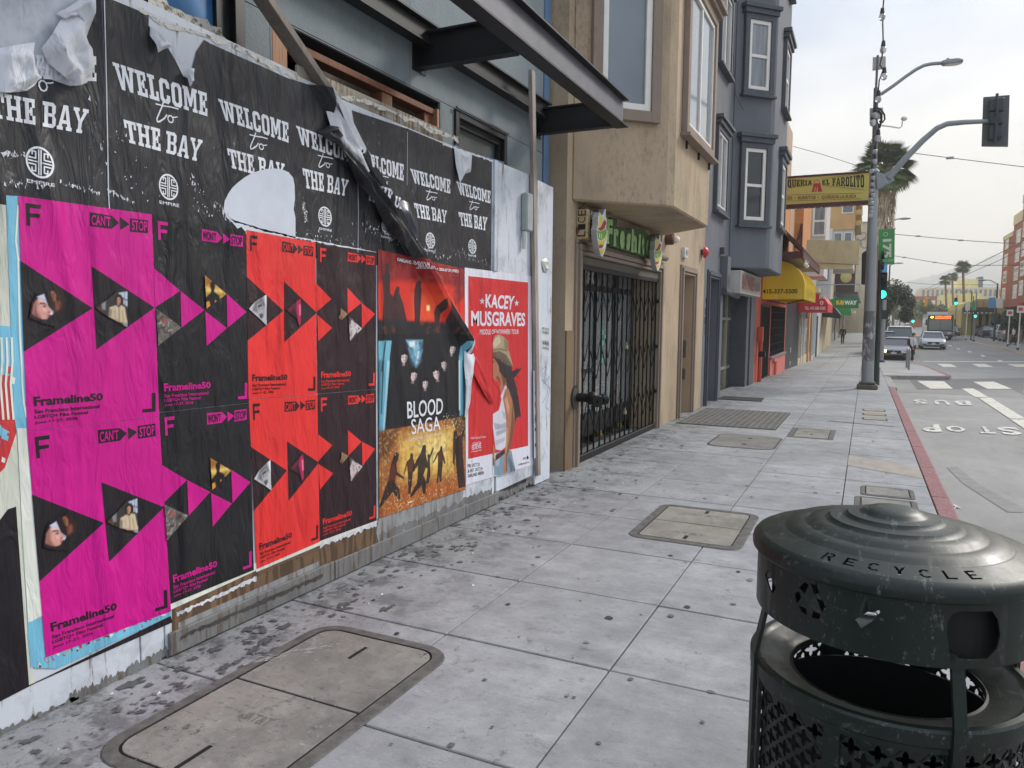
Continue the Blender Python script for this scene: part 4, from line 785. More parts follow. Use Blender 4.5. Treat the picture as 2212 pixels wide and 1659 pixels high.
def picture(name, quad, cell, layers, bg, parent, off, mf, region=None, own=False):
    """quad: four wall points; layers: ('p', pts, rgb, blur, opacity) polygons / ('n', seed, scale, lo, hi, rgb, opacity) mottling / ('d', dots)"""
    TL, TR, BR, BL = [np.array(q) for q in quad]; nx = max(2, int(np.linalg.norm(TR-TL)/cell)); ny = max(2, int(np.linalg.norm(BL-TL)/cell))
    u, v = np.meshgrid(np.linspace(0, 1, nx+1), np.linspace(0, 1, ny+1)); P_ = [(TL[k]*(1-u)+TR[k]*u)*v+(BL[k]*(1-u)+BR[k]*u)*(1-v) for k in (0, 1)]; Y, Z = P_
    C = np.empty(Y.shape+(3,)); C[:] = lin(*bg)
    for L_ in layers:
        if L_[0] == 'p':
            _, pts, rgb, bl_, op = L_; w_ = np.clip(.5-sdf(Y, Z, [mf(*p) for p in pts])/(2*max(bl_, 5e-4)), 0, 1); w_ = w_*w_*(3-2*w_)*op
        elif L_[0] == 'n':
            _, sd_, sc_, lo, hi, rgb, op = L_; nn = .55*vnoise(Y, Z, sc_, sd_)+.3*vnoise(Y, Z, sc_*2.3, sd_+1)+.15*vnoise(Y, Z, sc_*5.1, sd_+2); w_ = np.clip((nn-lo)/(hi-lo), 0, 1)*op
            if len(L_) > 7: pass
        elif L_[0] == 'np':       # mottling confined to a polygon
            _, pts, sd_, sc_, lo, hi, rgb, op = L_; nn = .55*vnoise(Y, Z, sc_, sd_)+.3*vnoise(Y, Z, sc_*2.3, sd_+1)+.15*vnoise(Y, Z, sc_*5.1, sd_+2); w_ = np.clip((nn-lo)/(hi-lo), 0, 1)*op*np.clip(.5-sdf(Y, Z, [mf(*p) for p in pts])/.01, 0, 1)
        elif L_[0] == 'e':        # ellipse: centre, radii in picture units
            _, (cx, cy), (rx, ry), rgb, bl_, op = L_; n_ = 16; w_ = np.clip(.5-sdf(Y, Z, [mf(cx+rx*math.cos(k*math.tau/n_), cy+ry*math.sin(k*math.tau/n_)) for k in range(n_)])/(2*bl_), 0, 1)*op
        C = C*(1-w_[..., None])+np.array(lin(*rgb))*w_[..., None]
    keep = np.ones((ny, nx), bool)
    if region is not None: keep = sdf((Y[:-1, :-1]+Y[1:, 1:])/2, (Z[:-1, :-1]+Z[1:, 1:])/2, [mf(*p) for p in region]) < 0
    used = {}; vs = []; cols = []; fs = []
    def vid(j, i):
        if (j, i) not in used: used[(j, i)] = len(vs); y, z = float(Y[j, i]), float(Z[j, i]); vs.append(Vector((XP+off+relief(y, z), y, z))); cols.append(C[j, i])
        return used[(j, i)]
    for j in range(ny):
        for i in range(nx):
            if keep[j, i]: fs.append((vid(j, i), vid(j, i+1), vid(j+1, i+1), vid(j+1, i)))
    mb = MB(); mb.v = vs; mb.f = fs; mb.m = [0]*len(fs); o = part(name, mb, M_PIC, parent, kind='flat')
    ca = o.data.color_attributes.new('ink', 'FLOAT_COLOR', 'POINT'); ca.data.foreach_set('color', np.concatenate([np.array(cols), np.ones((len(cols), 1))], 1).astype(np.float32).ravel()); return o
# festival posters: stills
def fmap(kind, row, zf):
    q = FP[(kind, row)]; Q = [Vector(W2(*p)) for p in q]; src = FP[(kind, 0)]
    def f_(a, b):
        if row == 0: return W2(*zf(a, b))
        return tuple(bil(*Q, *uvof(src, zf(a, b))))
    return f_
BLK_ = (30, 27, 31)
stillA = [('p', [(215, 990), (200, 900), (240, 830), (330, 790), (400, 900), (380, 1010)], (20, 18, 22), .02, 1), ('p', [(262, 826), (312, 808), (345, 900), (384, 938), (372, 962), (330, 930), (280, 850)], (200, 206, 232), .002, 1),
  ('p', [(340, 775), (420, 765), (470, 850), (460, 930), (400, 950), (350, 900)], (52, 34, 30), .012, 1), ('p', [(362, 790), (385, 788), (402, 820), (398, 862), (384, 858), (374, 830)], (170, 104, 80), .003, 1), ('p', [(395, 850), (432, 870), (430, 915), (400, 930)], (140, 80, 60), .008, .9), ('p', [(370, 800), (382, 798), (390, 830), (383, 850)], (90, 46, 36), .003, .8),
  ('p', [(226, 950), (238, 880), (270, 838), (310, 848), (340, 892), (354, 918), (372, 932), (360, 948), (362, 960), (348, 972), (338, 994), (300, 992), (260, 972)], (214, 158, 146), .0035, 1),
  ('p', [(226, 950), (238, 880), (262, 850), (262, 930), (290, 985), (250, 975)], (122, 60, 58), .012, .85), ('p', [(270, 850), (300, 850), (320, 870), (300, 874)], (244, 214, 208), .006, .8), ('p', [(300, 905), (322, 915), (330, 935), (312, 940)], (236, 190, 182), .006, .8),
  ('p', [(272, 884), (292, 868), (318, 874), (336, 892), (318, 886), (296, 880)], (32, 18, 22), .0025, 1), ('p', [(300, 898), (316, 892), (330, 902), (318, 908)], (46, 26, 30), .0025, 1), ('p', [(340, 935), (358, 940), (352, 950), (338, 946)], (110, 50, 52), .003, .8), ('p', [(336, 958), (358, 962), (352, 972), (338, 970)], (170, 52, 64), .0025, 1), ('p', [(355, 945), (380, 950), (368, 962)], (226, 232, 240), .003, .9), ('p', [(330, 990), (380, 965), (480, 960), (420, 1080), (300, 1040)], (36, 32, 34), .01, .8)]
stillB = [('p', [(700, 905), (790, 840), (860, 790), (928, 800), (928, 1055), (880, 1030), (760, 960)], (58, 54, 54), .004, 1), ('p', [(862, 798), (928, 790), (928, 900), (895, 880), (870, 830)], (190, 198, 220), .003, 1), ('p', [(890, 830), (928, 850), (928, 862), (890, 842)], (90, 90, 100), .002, .9), ('p', [(905, 790), (913, 900), (905, 900)], (90, 90, 100), .002, .9), ('p', [(735, 880), (768, 862), (765, 925), (740, 920)], (150, 148, 150), .004, .8), ('p', [(700, 910), (745, 920), (740, 950), (710, 935)], (120, 60, 46), .005, .8), ('p', [(890, 1010), (928, 1000), (928, 1050), (900, 1040)], (170, 170, 170), .004, .7),
  ('p', [(838, 830), (858, 806), (884, 815), (898, 850), (896, 880), (884, 895), (840, 888)], (26, 18, 18), .003, 1), ('p', [(850, 838), (866, 828), (878, 846), (874, 878), (862, 892), (850, 880)], (196, 142, 118), .0025, 1), ('p', [(850, 850), (858, 850), (858, 880), (850, 876)], (120, 72, 58), .003, .8), ('p', [(858, 850), (876, 850), (876, 854), (858, 854)], (50, 28, 26), .0015, .9), ('p', [(862, 876), (872, 874), (870, 880)], (150, 60, 60), .0015, .9),
  ('p', [(796, 905), (846, 890), (862, 908), (880, 890), (908, 905), (920, 980), (926, 1022), (880, 1015), (838, 998), (790, 975)], (206, 188, 158), .003, 1), ('p', [(796, 910), (812, 930), (806, 980), (790, 972)], (120, 104, 84), .006, .9), ('p', [(862, 905), (868, 905), (872, 1005), (862, 1005)], (140, 122, 98), .003, .8), ('p', [(885, 930), (892, 928), (905, 1010), (894, 1012)], (150, 132, 106), .004, .7), ('p', [(828, 925), (836, 925), (842, 985), (832, 985)], (160, 142, 116), .004, .7), ('e', (858, 1000), (16, 10), (200, 150, 120), .003, 1)]
stillC = [('p', [(1497, 665), (1660, 808), (1510, 918)], (206, 158, 70), .002, 1), ('p', [(1497, 665), (1580, 740), (1500, 745)], (150, 92, 44), .012, .9), ('p', [(1500, 760), (1640, 775), (1640, 800), (1500, 790)], (240, 206, 120), .008, .8), ('p', [(1500, 800), (1660, 806), (1600, 840), (1500, 830)], (140, 130, 60), .008, .7), ('p', [(1530, 850), (1580, 830), (1560, 880), (1510, 910)], (236, 130, 50), .008, .8), ('p', [(1540, 722), (1560, 710), (1574, 728), (1572, 760), (1566, 790), (1605, 820), (1610, 850), (1590, 870), (1575, 850), (1568, 885), (1540, 900), (1530, 860), (1500, 870), (1500, 835), (1540, 800), (1545, 780), (1536, 750)], (26, 20, 22), .003, 1)]
stillC2 = [('p', [(1140, 912), (1328, 1052), (1152, 1192)], (112, 104, 98), .002, 1), ('np', [(1140, 912), (1328, 1052), (1152, 1192)], 8, 60, .45, .6, (60, 54, 52), .8), ('np', [(1140, 912), (1328, 1052), (1152, 1192)], 18, 90, .6, .7, (176, 168, 160), .8), ('p', [(1180, 985), (1215, 990), (1220, 1012), (1190, 1020)], (170, 60, 60), .005, .8)]
stillD = [('p', [(12, 960), (60, 905), (100, 878), (152, 850), (152, 1092), (100, 1040)], (196, 196, 200), .002, 1), ('p', [(60, 905), (120, 868), (140, 930), (90, 1000), (40, 975)], (110, 108, 112), .01, .9), ('p', [(75, 930), (110, 912), (128, 950), (130, 1010), (112, 1045), (84, 1010)], (176, 174, 176), .006, 1), ('p', [(80, 935), (112, 918), (118, 940), (84, 955)], (50, 48, 52), .004, .9), ('p', [(88, 962), (98, 960), (98, 966), (88, 967)], (30, 28, 30), .002, 1), ('p', [(110, 958), (120, 956), (120, 962), (110, 964)], (30, 28, 30), .002, 1), ('p', [(92, 1000), (122, 996), (124, 1020), (108, 1040), (96, 1022)], (60, 58, 62), .004, .9), ('p', [(134, 855), (152, 850), (152, 960), (140, 920)], (240, 240, 244), .004, .9)]
stillD2 = [('p', [(300, 968), (385, 895), (420, 880), (420, 1075), (405, 1100), (380, 1035)], (60, 26, 40), .004, 1), ('p', [(385, 900), (410, 885), (416, 960), (412, 1080), (400, 1090), (390, 1020), (375, 960)], (190, 36, 90), .006, 1), ('p', [(400, 930), (412, 925), (414, 1010), (404, 1010)], (250, 130, 170), .005, .9), ('p', [(310, 965), (370, 915), (375, 945), (330, 985)], (120, 40, 56), .008, .8)]
stillE = [('p', [(722, 952), (778, 1000), (730, 1050), (704, 1030), (722, 1000)], (196, 158, 116), .002, 1), ('p', [(704, 1030), (730, 1015), (740, 1040), (728, 1050)], (120, 90, 66), .005, .8), ('p', [(655, 905), (672, 895), (676, 985), (662, 1000)], (150, 104, 60), .005, .6), ('p', [(690, 900), (770, 1000), (700, 1110), (680, 1000)], (60, 40, 36), .01, .5)]
stillE2 = [('p', [(780, 1008), (892, 1115), (795, 1212)], (70, 62, 66), .002, 1), ('p', [(800, 1025), (816, 1025), (822, 1062), (852, 1080), (856, 1120), (836, 1150), (795, 1212), (788, 1140), (780, 1100), (802, 1070)], (206, 196, 196), .003, 1), ('p', [(800, 1018), (818, 1018), (818, 1050), (802, 1048)], (40, 26, 26), .003, 1), ('p', [(806, 1030), (816, 1030), (815, 1044), (807, 1044)], (200, 150, 130), .002, 1), ('np', [(780, 1060), (856, 1080), (856, 1150), (795, 1212)], 4, 80, .5, .62, (150, 110, 120), .7), ('p', [(850, 1080), (888, 1112), (850, 1150)], (214, 214, 216), .003, .9), ('p', [(855, 1098), (875, 1112), (856, 1130)], (70, 70, 74), .003, .8)]
fp_objs = [o for o in bpy.data.objects if o.name.startswith('festival_poster')]
fkeys = list(FP.keys())
for (k, r), o in zip(fkeys, sorted(fp_objs, key=lambda q: q.name)):
    zf = zA if k in ('mag', 'blk') else zB; mf = fmap(k, r, zf)
    def pic(nm, x0, y0, x1, y1, lay, region, cell=.004, bg=BLK_): picture(nm, [mf(x0, y0), mf(x1, y0), mf(x1, y1), mf(x0, y1)], cell, lay, bg, o, .0098, mf, region)
    if k == 'mag':
        pic('film_still', 205, 765, 470, 1050, stillA, [(205, 980), (225, 870), (260, 800), (400, 765), (470, 850), (470, 960), (400, 1050), (290, 1020)], bg=(30, 27, 31))
        pic('film_still', 695, 785, 930, 1062, stillB, [(690, 905), (780, 845), (850, 775), (930, 785), (930, 1060), (900, 1042), (780, 975)])
    if k == 'blk':
        pic('film_still', 1490, 655, 1670, 925, stillC, [(1497, 667), (1658, 808), (1510, 915)]); pic('film_still', 1130, 905, 1335, 1200, stillC2, [(1140, 915), (1325, 1052), (1155, 1190)])
    if k == 'red':
        pic('film_still', 5, 845, 158, 1100, stillD, [(12, 962), (60, 905), (150, 850), (152, 1092), (100, 1040)]); pic('film_still', 295, 875, 425, 1105, stillD2, [(300, 966), (385, 895), (418, 880), (418, 1080), (405, 1100), (380, 1035)])
    if k == 'mrn':
        pic('film_still', 650, 890, 782, 1120, stillE, [(722, 953), (777, 1000), (729, 1049), (704, 1031), (722, 1000)], bg=(47, 28, 34)); pic('film_still', 778, 1002, 895, 1216, stillE2, [(782, 1010), (890, 1115), (796, 1210)], bg=(47, 28, 34))
# concert poster repainted in soft tones
def mfp(a, b): return W2(a, b)
def KK(rgb, bl_, op, *pp): return ('p', [zK(*p) for p in pp], rgb, bl_, op)
def LL(rgb, bl_, op, *pp): return ('p', [zL(*p) for p in pp], rgb, bl_, op)
lay = [('p', [(800, 520), (1010, 560), (1010, 640), (800, 600)], (150, 34, 38), .04, 1), ('p', [(800, 600), (1010, 620), (1010, 700), (800, 690)], (222, 52, 38), .03, 1), KK((240, 84, 44), .03, .9, (500, 650), (950, 650), (900, 1000), (500, 1000)), KK((120, 28, 34), .05, .8, (60, 60), (500, 200), (250, 420), (60, 500)), KK((120, 36, 40), .03, .8, (1050, 400), (1240, 400), (1240, 700), (1100, 800)),
       ('p', [(810, 690), (1010, 700), (1010, 760), (810, 760)], (40, 38, 41), .016, 1), KK((40, 38, 41), .004, 1, (50, 1060), (1250, 1070), (1250, 1300), (50, 1300)), ('n', 31, 16, .55, .7, (255, 120, 70), .12), KK((246, 206, 116), .004, 1, (715, 800), (762, 800), (762, 880), (715, 880)), KK((255, 240, 190), .003, 1, (725, 815), (752, 815), (752, 865), (725, 865))]
for P in (((150, 250), (185, 230), (210, 260), (205, 335), (220, 400), (225, 640), (265, 690), (290, 600), (315, 540), (350, 560), (350, 640), (400, 780), (440, 960), (470, 1090), (120, 1090), (135, 700), (120, 420), (160, 360)), ((585, 480), (625, 462), (650, 490), (635, 545), (650, 600), (640, 760), (620, 1090), (560, 1090), (545, 760), (548, 600), (565, 540)), ((890, 545), (918, 540), (925, 600), (955, 650), (975, 760), (1040, 900), (1070, 1090), (975, 1090), (950, 780), (895, 640)), ((870, 720), (895, 705), (910, 760), (930, 850), (900, 940), (880, 1090), (830, 1090), (815, 890), (855, 800)), ((1035, 810), (1070, 800), (1105, 880), (1140, 1090), (1060, 1090), (1030, 890))): lay.append(KK((44, 42, 46), .003, .95, *P))
lay += [KK((34, 34, 38), .003, 1, (50, 1282), (1260, 1286), (1260, 1700), (50, 1700)), LL((30, 30, 35), .003, 1, (30, -300), (1060, -300), (1040, 625), (45, 800)),
        KK((116, 184, 204), .002, 1, (60, 1285), (245, 1280), (200, 1659), (60, 1659)), LL((104, 176, 198), .002, 1, (45, 0), (185, 0), (125, 795), (52, 810)), KK((30, 60, 76), .003, .9, (150, 1285), (172, 1285), (120, 1700), (98, 1700)), LL((190, 226, 236), .005, .7, (150, 0), (178, 0), (122, 790), (104, 790)), LL((26, 44, 54), .004, .9, (100, 0), (118, 0), (95, 600), (82, 600)), LL((40, 80, 96), .02, .7, (45, 0), (90, 0), (70, 790), (50, 800)),
        KK((112, 184, 204), .002, 1, (1185, 1285), (1260, 1283), (1260, 1700), (1160, 1700), (1150, 1500)), LL((112, 180, 200), .002, 1, (968, 0), (1060, 0), (1045, 620), (968, 628)), LL((40, 70, 84), .008, .8, (1000, 0), (1060, 0), (1045, 620), (1010, 620)), LL((220, 236, 240), .004, .9, (958, 0), (972, 0), (974, 560), (962, 560)),
        KK((150, 196, 216), .012, 1, (440, 1275), (665, 1275), (640, 1400), (560, 1420), (480, 1360)), KK((120, 180, 206), .02, .9, (470, 1380), (660, 1400), (620, 1580), (570, 1640), (500, 1500)), KK((232, 244, 250), .008, .9, (480, 1300), (560, 1285), (550, 1380), (490, 1360)), KK((210, 232, 242), .008, .8, (560, 1440), (620, 1420), (600, 1560), (575, 1600)), KK((60, 100, 124), .012, .9, (600, 1290), (665, 1290), (640, 1440)), ('np', [zK(*p) for p in ((420, 1280), (680, 1280), (650, 1620), (480, 1620))], 3, 40, .5, .7, (60, 92, 112), .6)]
def head(zf, cx, cy, s_, tilt=0):
    f_ = lambda pts: [zf(cx+(a*math.cos(tilt)-b*math.sin(tilt))*s_, cy+(a*math.sin(tilt)+b*math.cos(tilt))*s_*1.0) for a, b in pts]
    return [('p', f_([(-40, 60), (-60, 130), (-90, 300), (110, 300), (70, 120), (40, 60)]), (36, 36, 41), .006, .9), ('p', f_([(-52, -30), (-48, -85), (-5, -105), (42, -88), (58, -35), (48, 30), (30, -10), (-44, 0)]), (18, 17, 21), .003, 1), ('p', f_([(-40, -28), (-8, -58), (32, -44), (42, 0), (34, 40), (8, 76), (-18, 70), (-38, 36)]), (222, 204, 200), .0025, 1),
            ('p', f_([(18, -40), (42, -10), (38, 40), (12, 74), (14, 20)]), (110, 92, 94), .005, .8), ('p', f_([(-30, -8), (-8, -12), (-8, -4), (-28, 0)]), (30, 24, 28), .0018, 1), ('p', f_([(8, -12), (26, -10), (24, -2), (8, -4)]), (30, 24, 28), .0018, 1), ('p', f_([(-4, 0), (4, 22), (-8, 24)]), (150, 126, 124), .002, .9), ('p', f_([(-14, 38), (10, 38), (6, 48), (-10, 47)]), (150, 70, 76), .0018, 1), ('p', f_([(-46, -35), (-20, -66), (20, -68), (40, -40), (20, -30), (0, -48), (-20, -30)]), (20, 18, 22), .003, 1), ('p', f_([(-12, 66), (14, 70), (20, 110), (-20, 108)]), (170, 150, 148), .004, .8)]
for a in ((415, 1510, 1.0, .1), (1070, 1395, .9, .25), (950, 1600, .85, -.1)): lay += head(zK, *a)
for a in ((455, 170, .82, .2), (583, 262, .74, .05), (705, 150, .82, -.2)): lay += head(zL, *a)
gold = [zL(45, 800), zL(1040, 625), zL(1045, 1500), zL(45, 1800)]
lay += [('p', gold, (168, 100, 46), .002, 1), ('p', [zL(300, 850), zL(900, 760), zL(900, 1250), zL(300, 1350)], (232, 186, 92), .06, .95), ('p', [zL(500, 900), zL(850, 840), zL(800, 1150), zL(520, 1200)], (250, 222, 140), .05, .8), ('p', [zL(45, 800), zL(300, 760), zL(150, 1100), zL(45, 1150)], (84, 48, 30), .04, .8), ('p', [zL(850, 640), zL(1045, 620), zL(1045, 900), zL(960, 820)], (70, 46, 30), .03, .85), ('p', [zL(45, 1500), zL(1040, 1300), zL(1045, 1500), zL(45, 1800)], (176, 92, 36), .04, .9), ('np', gold, 12, 34, .48, .66, (110, 64, 26), .4), ('np', gold, 22, 70, .56, .7, (252, 226, 150), .3)]
rg_ = random.Random(8)
for P in (((230, 1050), (262, 1028), (285, 1050), (282, 1110), (255, 1150), (265, 1250), (340, 1310), (345, 1340), (250, 1290), (240, 1370), (290, 1450), (305, 1560), (280, 1560), (215, 1480), (150, 1560), (80, 1655), (60, 1655), (130, 1430), (165, 1350), (190, 1200)), ((412, 1050), (432, 1035), (447, 1060), (445, 1100), (462, 1160), (465, 1240), (440, 1260), (430, 1380), (415, 1510), (390, 1500), (385, 1260), (375, 1180), (345, 1290), (340, 1270), (370, 1140), (410, 1100)),
          ((552, 960), (575, 942), (592, 965), (588, 1040), (600, 1110), (620, 1190), (600, 1220), (590, 1200), (560, 1290), (590, 1360), (585, 1500), (555, 1500), (540, 1400), (460, 1500), (420, 1540), (410, 1520), (490, 1370), (500, 1180), (455, 1240), (440, 1220), (480, 1120), (530, 1040)), ((605, 1060), (620, 1045), (632, 1060), (670, 975), (680, 985), (635, 1110), (640, 1290), (620, 1380), (590, 1390), (610, 1180)),
          ((750, 970), (765, 958), (775, 975), (775, 1010), (800, 1100), (812, 1160), (795, 1160), (780, 1120), (772, 1240), (760, 1370), (745, 1370), (735, 1290), (725, 1380), (710, 1380), (722, 1200), (725, 1060), (680, 1150), (668, 1145), (715, 1040), (745, 1010)), ((900, 800), (925, 782), (942, 800), (940, 850), (985, 840), (1020, 760), (1030, 770), (1000, 870), (1005, 1050), (1035, 1420), (1000, 1425), (960, 1440), (940, 1280), (920, 1050), (912, 1190), (890, 1150), (895, 920))):
    lay.append(LL((36, 26, 26), .003, .96, *P))
for P in (((165, 1350), (190, 1200), (235, 1150), (250, 1290), (235, 1350)), ((380, 1240), (385, 1130), (440, 1110), (445, 1250)), ((735, 1140), (740, 1030), (775, 1030), (775, 1140))): lay.append(LL((120, 50, 32), .006, .55, *P))
for k in range(110):
    a = rg_.random()
    x, y = (rg_.gauss(860, 70), rg_.gauss(700, 50)) if a < .45 else ((rg_.gauss(280, 110), rg_.gauss(1580, 60)) if a < .8 else (rg_.uniform(60, 1000), rg_.uniform(800, 1500)))
    if 45 < x < 1035: s_ = rg_.uniform(1.2, 3.6); lay.append(('e', zL(x, y), (s_*.25, s_*.35), (255, 240, 190), .0015, .9))
BSo = [o for o in bpy.data.objects if o.name == 'concert_poster'][0]
for c_ in list(BSo.children):
    if c_.name.split('.')[0] in ('photo_print', 'silhouettes', 'printed_faces', 'printed_sun'): bpy.data.objects.remove(c_, do_unlink=True)
picture('photo_print', [W2(*p) for p in ((814.5, 538.6), (1001.5, 581.4), (1004.2, 1056.4), (817.5, 1119.2))], .0052, lay, (38, 36, 40), BSo, .0072, mfp)
# tour poster figure repainted
TPo = [o for o in bpy.data.objects if o.name == 'tour_poster'][0]
for c_ in list(TPo.children):
    if c_.name.split('.')[0] == 'singer_print': bpy.data.objects.remove(c_, do_unlink=True)
RD_ = (208, 44, 48); WH_ = (222, 222, 232)
lay = [LL(WH_, .001, 1, (1040, 1114), (1800, 945), (1800, 1500), (1040, 1500)), KK((226, 70, 66), .03, .5, (1290, 1500), (1500, 1650), (1500, 1500)),
 LL((52, 40, 44), .003, 1, (1400, -20), (1470, 190), (1500, 290), (1530, 420), (1580, 560), (1590, 720), (1610, 640), (1660, 630), (1640, 480), (1610, 300), (1580, 200), (1640, 130), (1668, 85), (1600, 100), (1560, 120), (1545, -20)),
 LL((214, 212, 222), .002, 1, (1440, 440), (1410, 560), (1330, 610), (1318, 680), (1345, 770), (1375, 1000), (1440, 1010), (1545, 920), (1560, 780), (1520, 700), (1500, 560), (1475, 470), (1500, 290), (1480, 280), (1430, 400)), LL((160, 158, 172), .01, .8, (1350, 700), (1430, 720), (1500, 690), (1500, 760), (1370, 780)), LL((150, 148, 160), .006, .7, (1380, 800), (1500, 760), (1490, 800), (1385, 850)), LL((172, 170, 184), .008, .7, (1440, 560), (1500, 600), (1510, 680), (1460, 640)), LL((168, 166, 180), .006, .6, (1370, 900), (1480, 860), (1480, 900), (1375, 960)),
 LL((128, 150, 166), .002, 1, (1380, 1040), (1350, 1180), (1360, 1290), (1420, 1300), (1600, 1245), (1575, 1130), (1550, 1010), (1470, 1010)), LL((84, 102, 118), .01, .8, (1520, 1050), (1600, 1240), (1540, 1255), (1510, 1120)), LL((176, 190, 200), .006, .8, (1370, 1110), (1420, 1080), (1410, 1190), (1380, 1180)), LL((74, 42, 34), .002, 1, (1370, 1070), (1470, 1000), (1490, 1035), (1400, 1110), (1365, 1130)), LL((206, 196, 170), .002, .9, (1350, 1050), (1372, 1042), (1372, 1110), (1352, 1120)),
 LL((178, 118, 86), .002, 1, (1320, -20), (1312, 100), (1335, 180), (1370, 225), (1405, 225), (1425, 330), (1435, 380), (1460, 300), (1500, 270), (1470, 100), (1440, -20)), LL((112, 66, 50), .006, .85, (1440, 0), (1465, 80), (1495, 250), (1460, 290), (1440, 180), (1420, 80)), LL((214, 156, 122), .006, .8, (1325, 20), (1350, 10), (1370, 80), (1350, 130)), LL((104, 58, 46), .005, .8, (1370, 190), (1400, 170), (1425, 210), (1430, 300), (1410, 230)),
 LL((38, 24, 26), .0015, 1, (1320, 28), (1345, 18), (1366, 28), (1345, 30)), LL((40, 26, 28), .0015, 1, (1326, 44), (1352, 42), (1350, 54), (1330, 54)), LL((120, 66, 54), .002, .9, (1312, 95), (1328, 92), (1326, 110), (1314, 108)), LL((168, 56, 60), .0018, 1, (1322, 146), (1346, 142), (1348, 160), (1328, 162)),
 LL((176, 114, 82), .002, 1, (1455, 430), (1480, 330), (1515, 310), (1560, 440), (1585, 600), (1590, 720), (1560, 900), (1500, 1100), (1500, 1260), (1465, 1275), (1470, 1130), (1490, 900), (1495, 700), (1480, 560)), LL((112, 66, 48), .008, .8, (1560, 480), (1590, 720), (1560, 900), (1505, 1080), (1505, 1250), (1490, 1240), (1492, 1060), (1530, 880), (1550, 700)), LL((218, 164, 130), .006, .8, (1470, 440), (1500, 400), (1530, 520), (1520, 620)), LL((216, 162, 128), .005, .7, (1495, 760), (1512, 760), (1500, 1000), (1488, 1050)),
 LL((178, 118, 86), .002, 1, (1340, 930), (1305, 1010), (1300, 1100), (1340, 1190), (1362, 1180), (1355, 1080), (1370, 1000), (1352, 960)), LL((120, 72, 54), .004, .8, (1340, 1100), (1362, 1090), (1360, 1180), (1345, 1180)),
 KK((52, 40, 44), .003, 1, (1590, 1480), (1700, 1500), (1760, 1620), (1800, 1659), (1780, 1800), (1700, 1700), (1640, 1560)), KK((178, 118, 86), .003, 1, (1590, 1510), (1640, 1530), (1690, 1620), (1700, 1720), (1590, 1720), (1580, 1600)), KK((40, 24, 26), .002, 1, (1582, 1562), (1612, 1548), (1628, 1572), (1600, 1580)),
 KK((170, 152, 122), .002, 1, (1475, 1440), (1560, 1330), (1610, 1300), (1635, 1225), (1690, 1195), (1760, 1230), (1815, 1290), (1820, 1400), (1850, 1500), (1885, 1630), (1810, 1600), (1760, 1500), (1640, 1470), (1500, 1475)), KK((204, 190, 160), .008, .8, (1600, 1330), (1650, 1240), (1700, 1220), (1720, 1300), (1640, 1380)), KK((104, 88, 70), .005, .95, (1500, 1470), (1600, 1440), (1700, 1420), (1790, 1470), (1850, 1570), (1885, 1630), (1790, 1610), (1720, 1540), (1600, 1500)), KK((120, 102, 80), .006, .8, (1610, 1400), (1700, 1380), (1810, 1400), (1810, 1430), (1700, 1410), (1600, 1430)), KK((128, 110, 88), .01, .7, (1760, 1240), (1815, 1290), (1820, 1400), (1770, 1380)),
 LL((150, 28, 34), .008, .5, (1100, 80), (1180, 60), (1400, 420), (1330, 470))]
for k in range(9): a = 0; y = 60+k*75; lay.append(LL((60, 46, 50), .0015, .9, (1575+k*6, y), (1600+k*4, y+20), (1668-k*3, y+60+(k % 3)*30), (1595+k*5, y+30)))
reg = [zK(1440, 1195), zK(1830, 1195), zK(1960, 1659), zL(1690, 60), zL(1690, 700), zL(1640, 1000), zL(1640, 1300), zL(1320, 1310), zL(1265, 1000), zL(1270, 500), zL(1290, 0), zK(1440, 1500)]
q_ = [W2(*zK(1283, 1205)), W2(*zK(2085, 1205)), W2(*zL(1742, 962)), W2(*zL(1068, 1110))]
o_ = picture('singer_print', [W2(1063, 718), W2(1125, 718), W2(1125, 1060), W2(1063, 1060)], .0036, lay, RD_, TPo, .0078, mfp, [zK(1470, 1190), zK(1700, 1180), zK(1840, 1290), zK(1900, 1659), zL(1690, 60), zL(1680, 640), zL(1620, 700), zL(1585, 1000), zL(1605, 1247), zL(1420, 1303), zL(1355, 1297), zL(1290, 1150), zL(1300, 1000), zL(1335, 920), zL(1310, 640), zL(1400, 520), zL(1420, 330), zL(1305, 180), zL(1305, 0), zK(1560, 1500), zK(1470, 1480)])
# ---- flecks scraped off the black posters, ragged remnants along edges
m = MT('ragged_white_paint', lin(206, 204, 196), .8); m.mix(m.ramp(m.noise(20, 6, rough=.7), .52, .6), lin(120, 112, 100)); m.bump(m.noise(30, 5), .6, .02); M_RAG = m.m
rgf = random.Random(21)
def flecks(lines, n, sz, name, off=.0042):
    f = Flat()
    for k in range(n):
        (a, b, sp) = rgf.choice(lines); t = rgf.random(); x = a[0]*(1-t)+b[0]*t+rgf.gauss(0, sp); y = a[1]*(1-t)+b[1]*t+rgf.gauss(0, sp*.5); c = Vector(W2(x, y)); s_ = sz*rgf.random()**1.5+.0015
        f.raw([c+Vector((rgf.uniform(-1, 1)*s_, rgf.uniform(-1, 1)*s_*1.6)) for _ in range(3)], [[0, 1, 2]], off)
    return f
wpost = sorted([o for o in bpy.data.objects if o.name.startswith('welcome_poster')], key=lambda q: q.name)
spec = [(0, [((0, 332), (55, 336), 3), ((20, 395), (110, 402), 8), ((120, 392), (220, 420), 3)], 150), (1, [((232, 412), (290, 438), 3), ((410, 382), (440, 440), 7), ((425, 440), (452, 470), 8), ((240, 250), (300, 420), 40)], 160), (2, [((460, 440), (500, 480), 7)], 50), (3, [((655, 440), (660, 480), 2), ((645, 500), (760, 525), 10)], 120), (4, [((775, 480), (870, 530), 9)], 120), (5, [((885, 525), (970, 560), 8)], 110), (6, [((982, 540), (1058, 575), 8)], 90)]
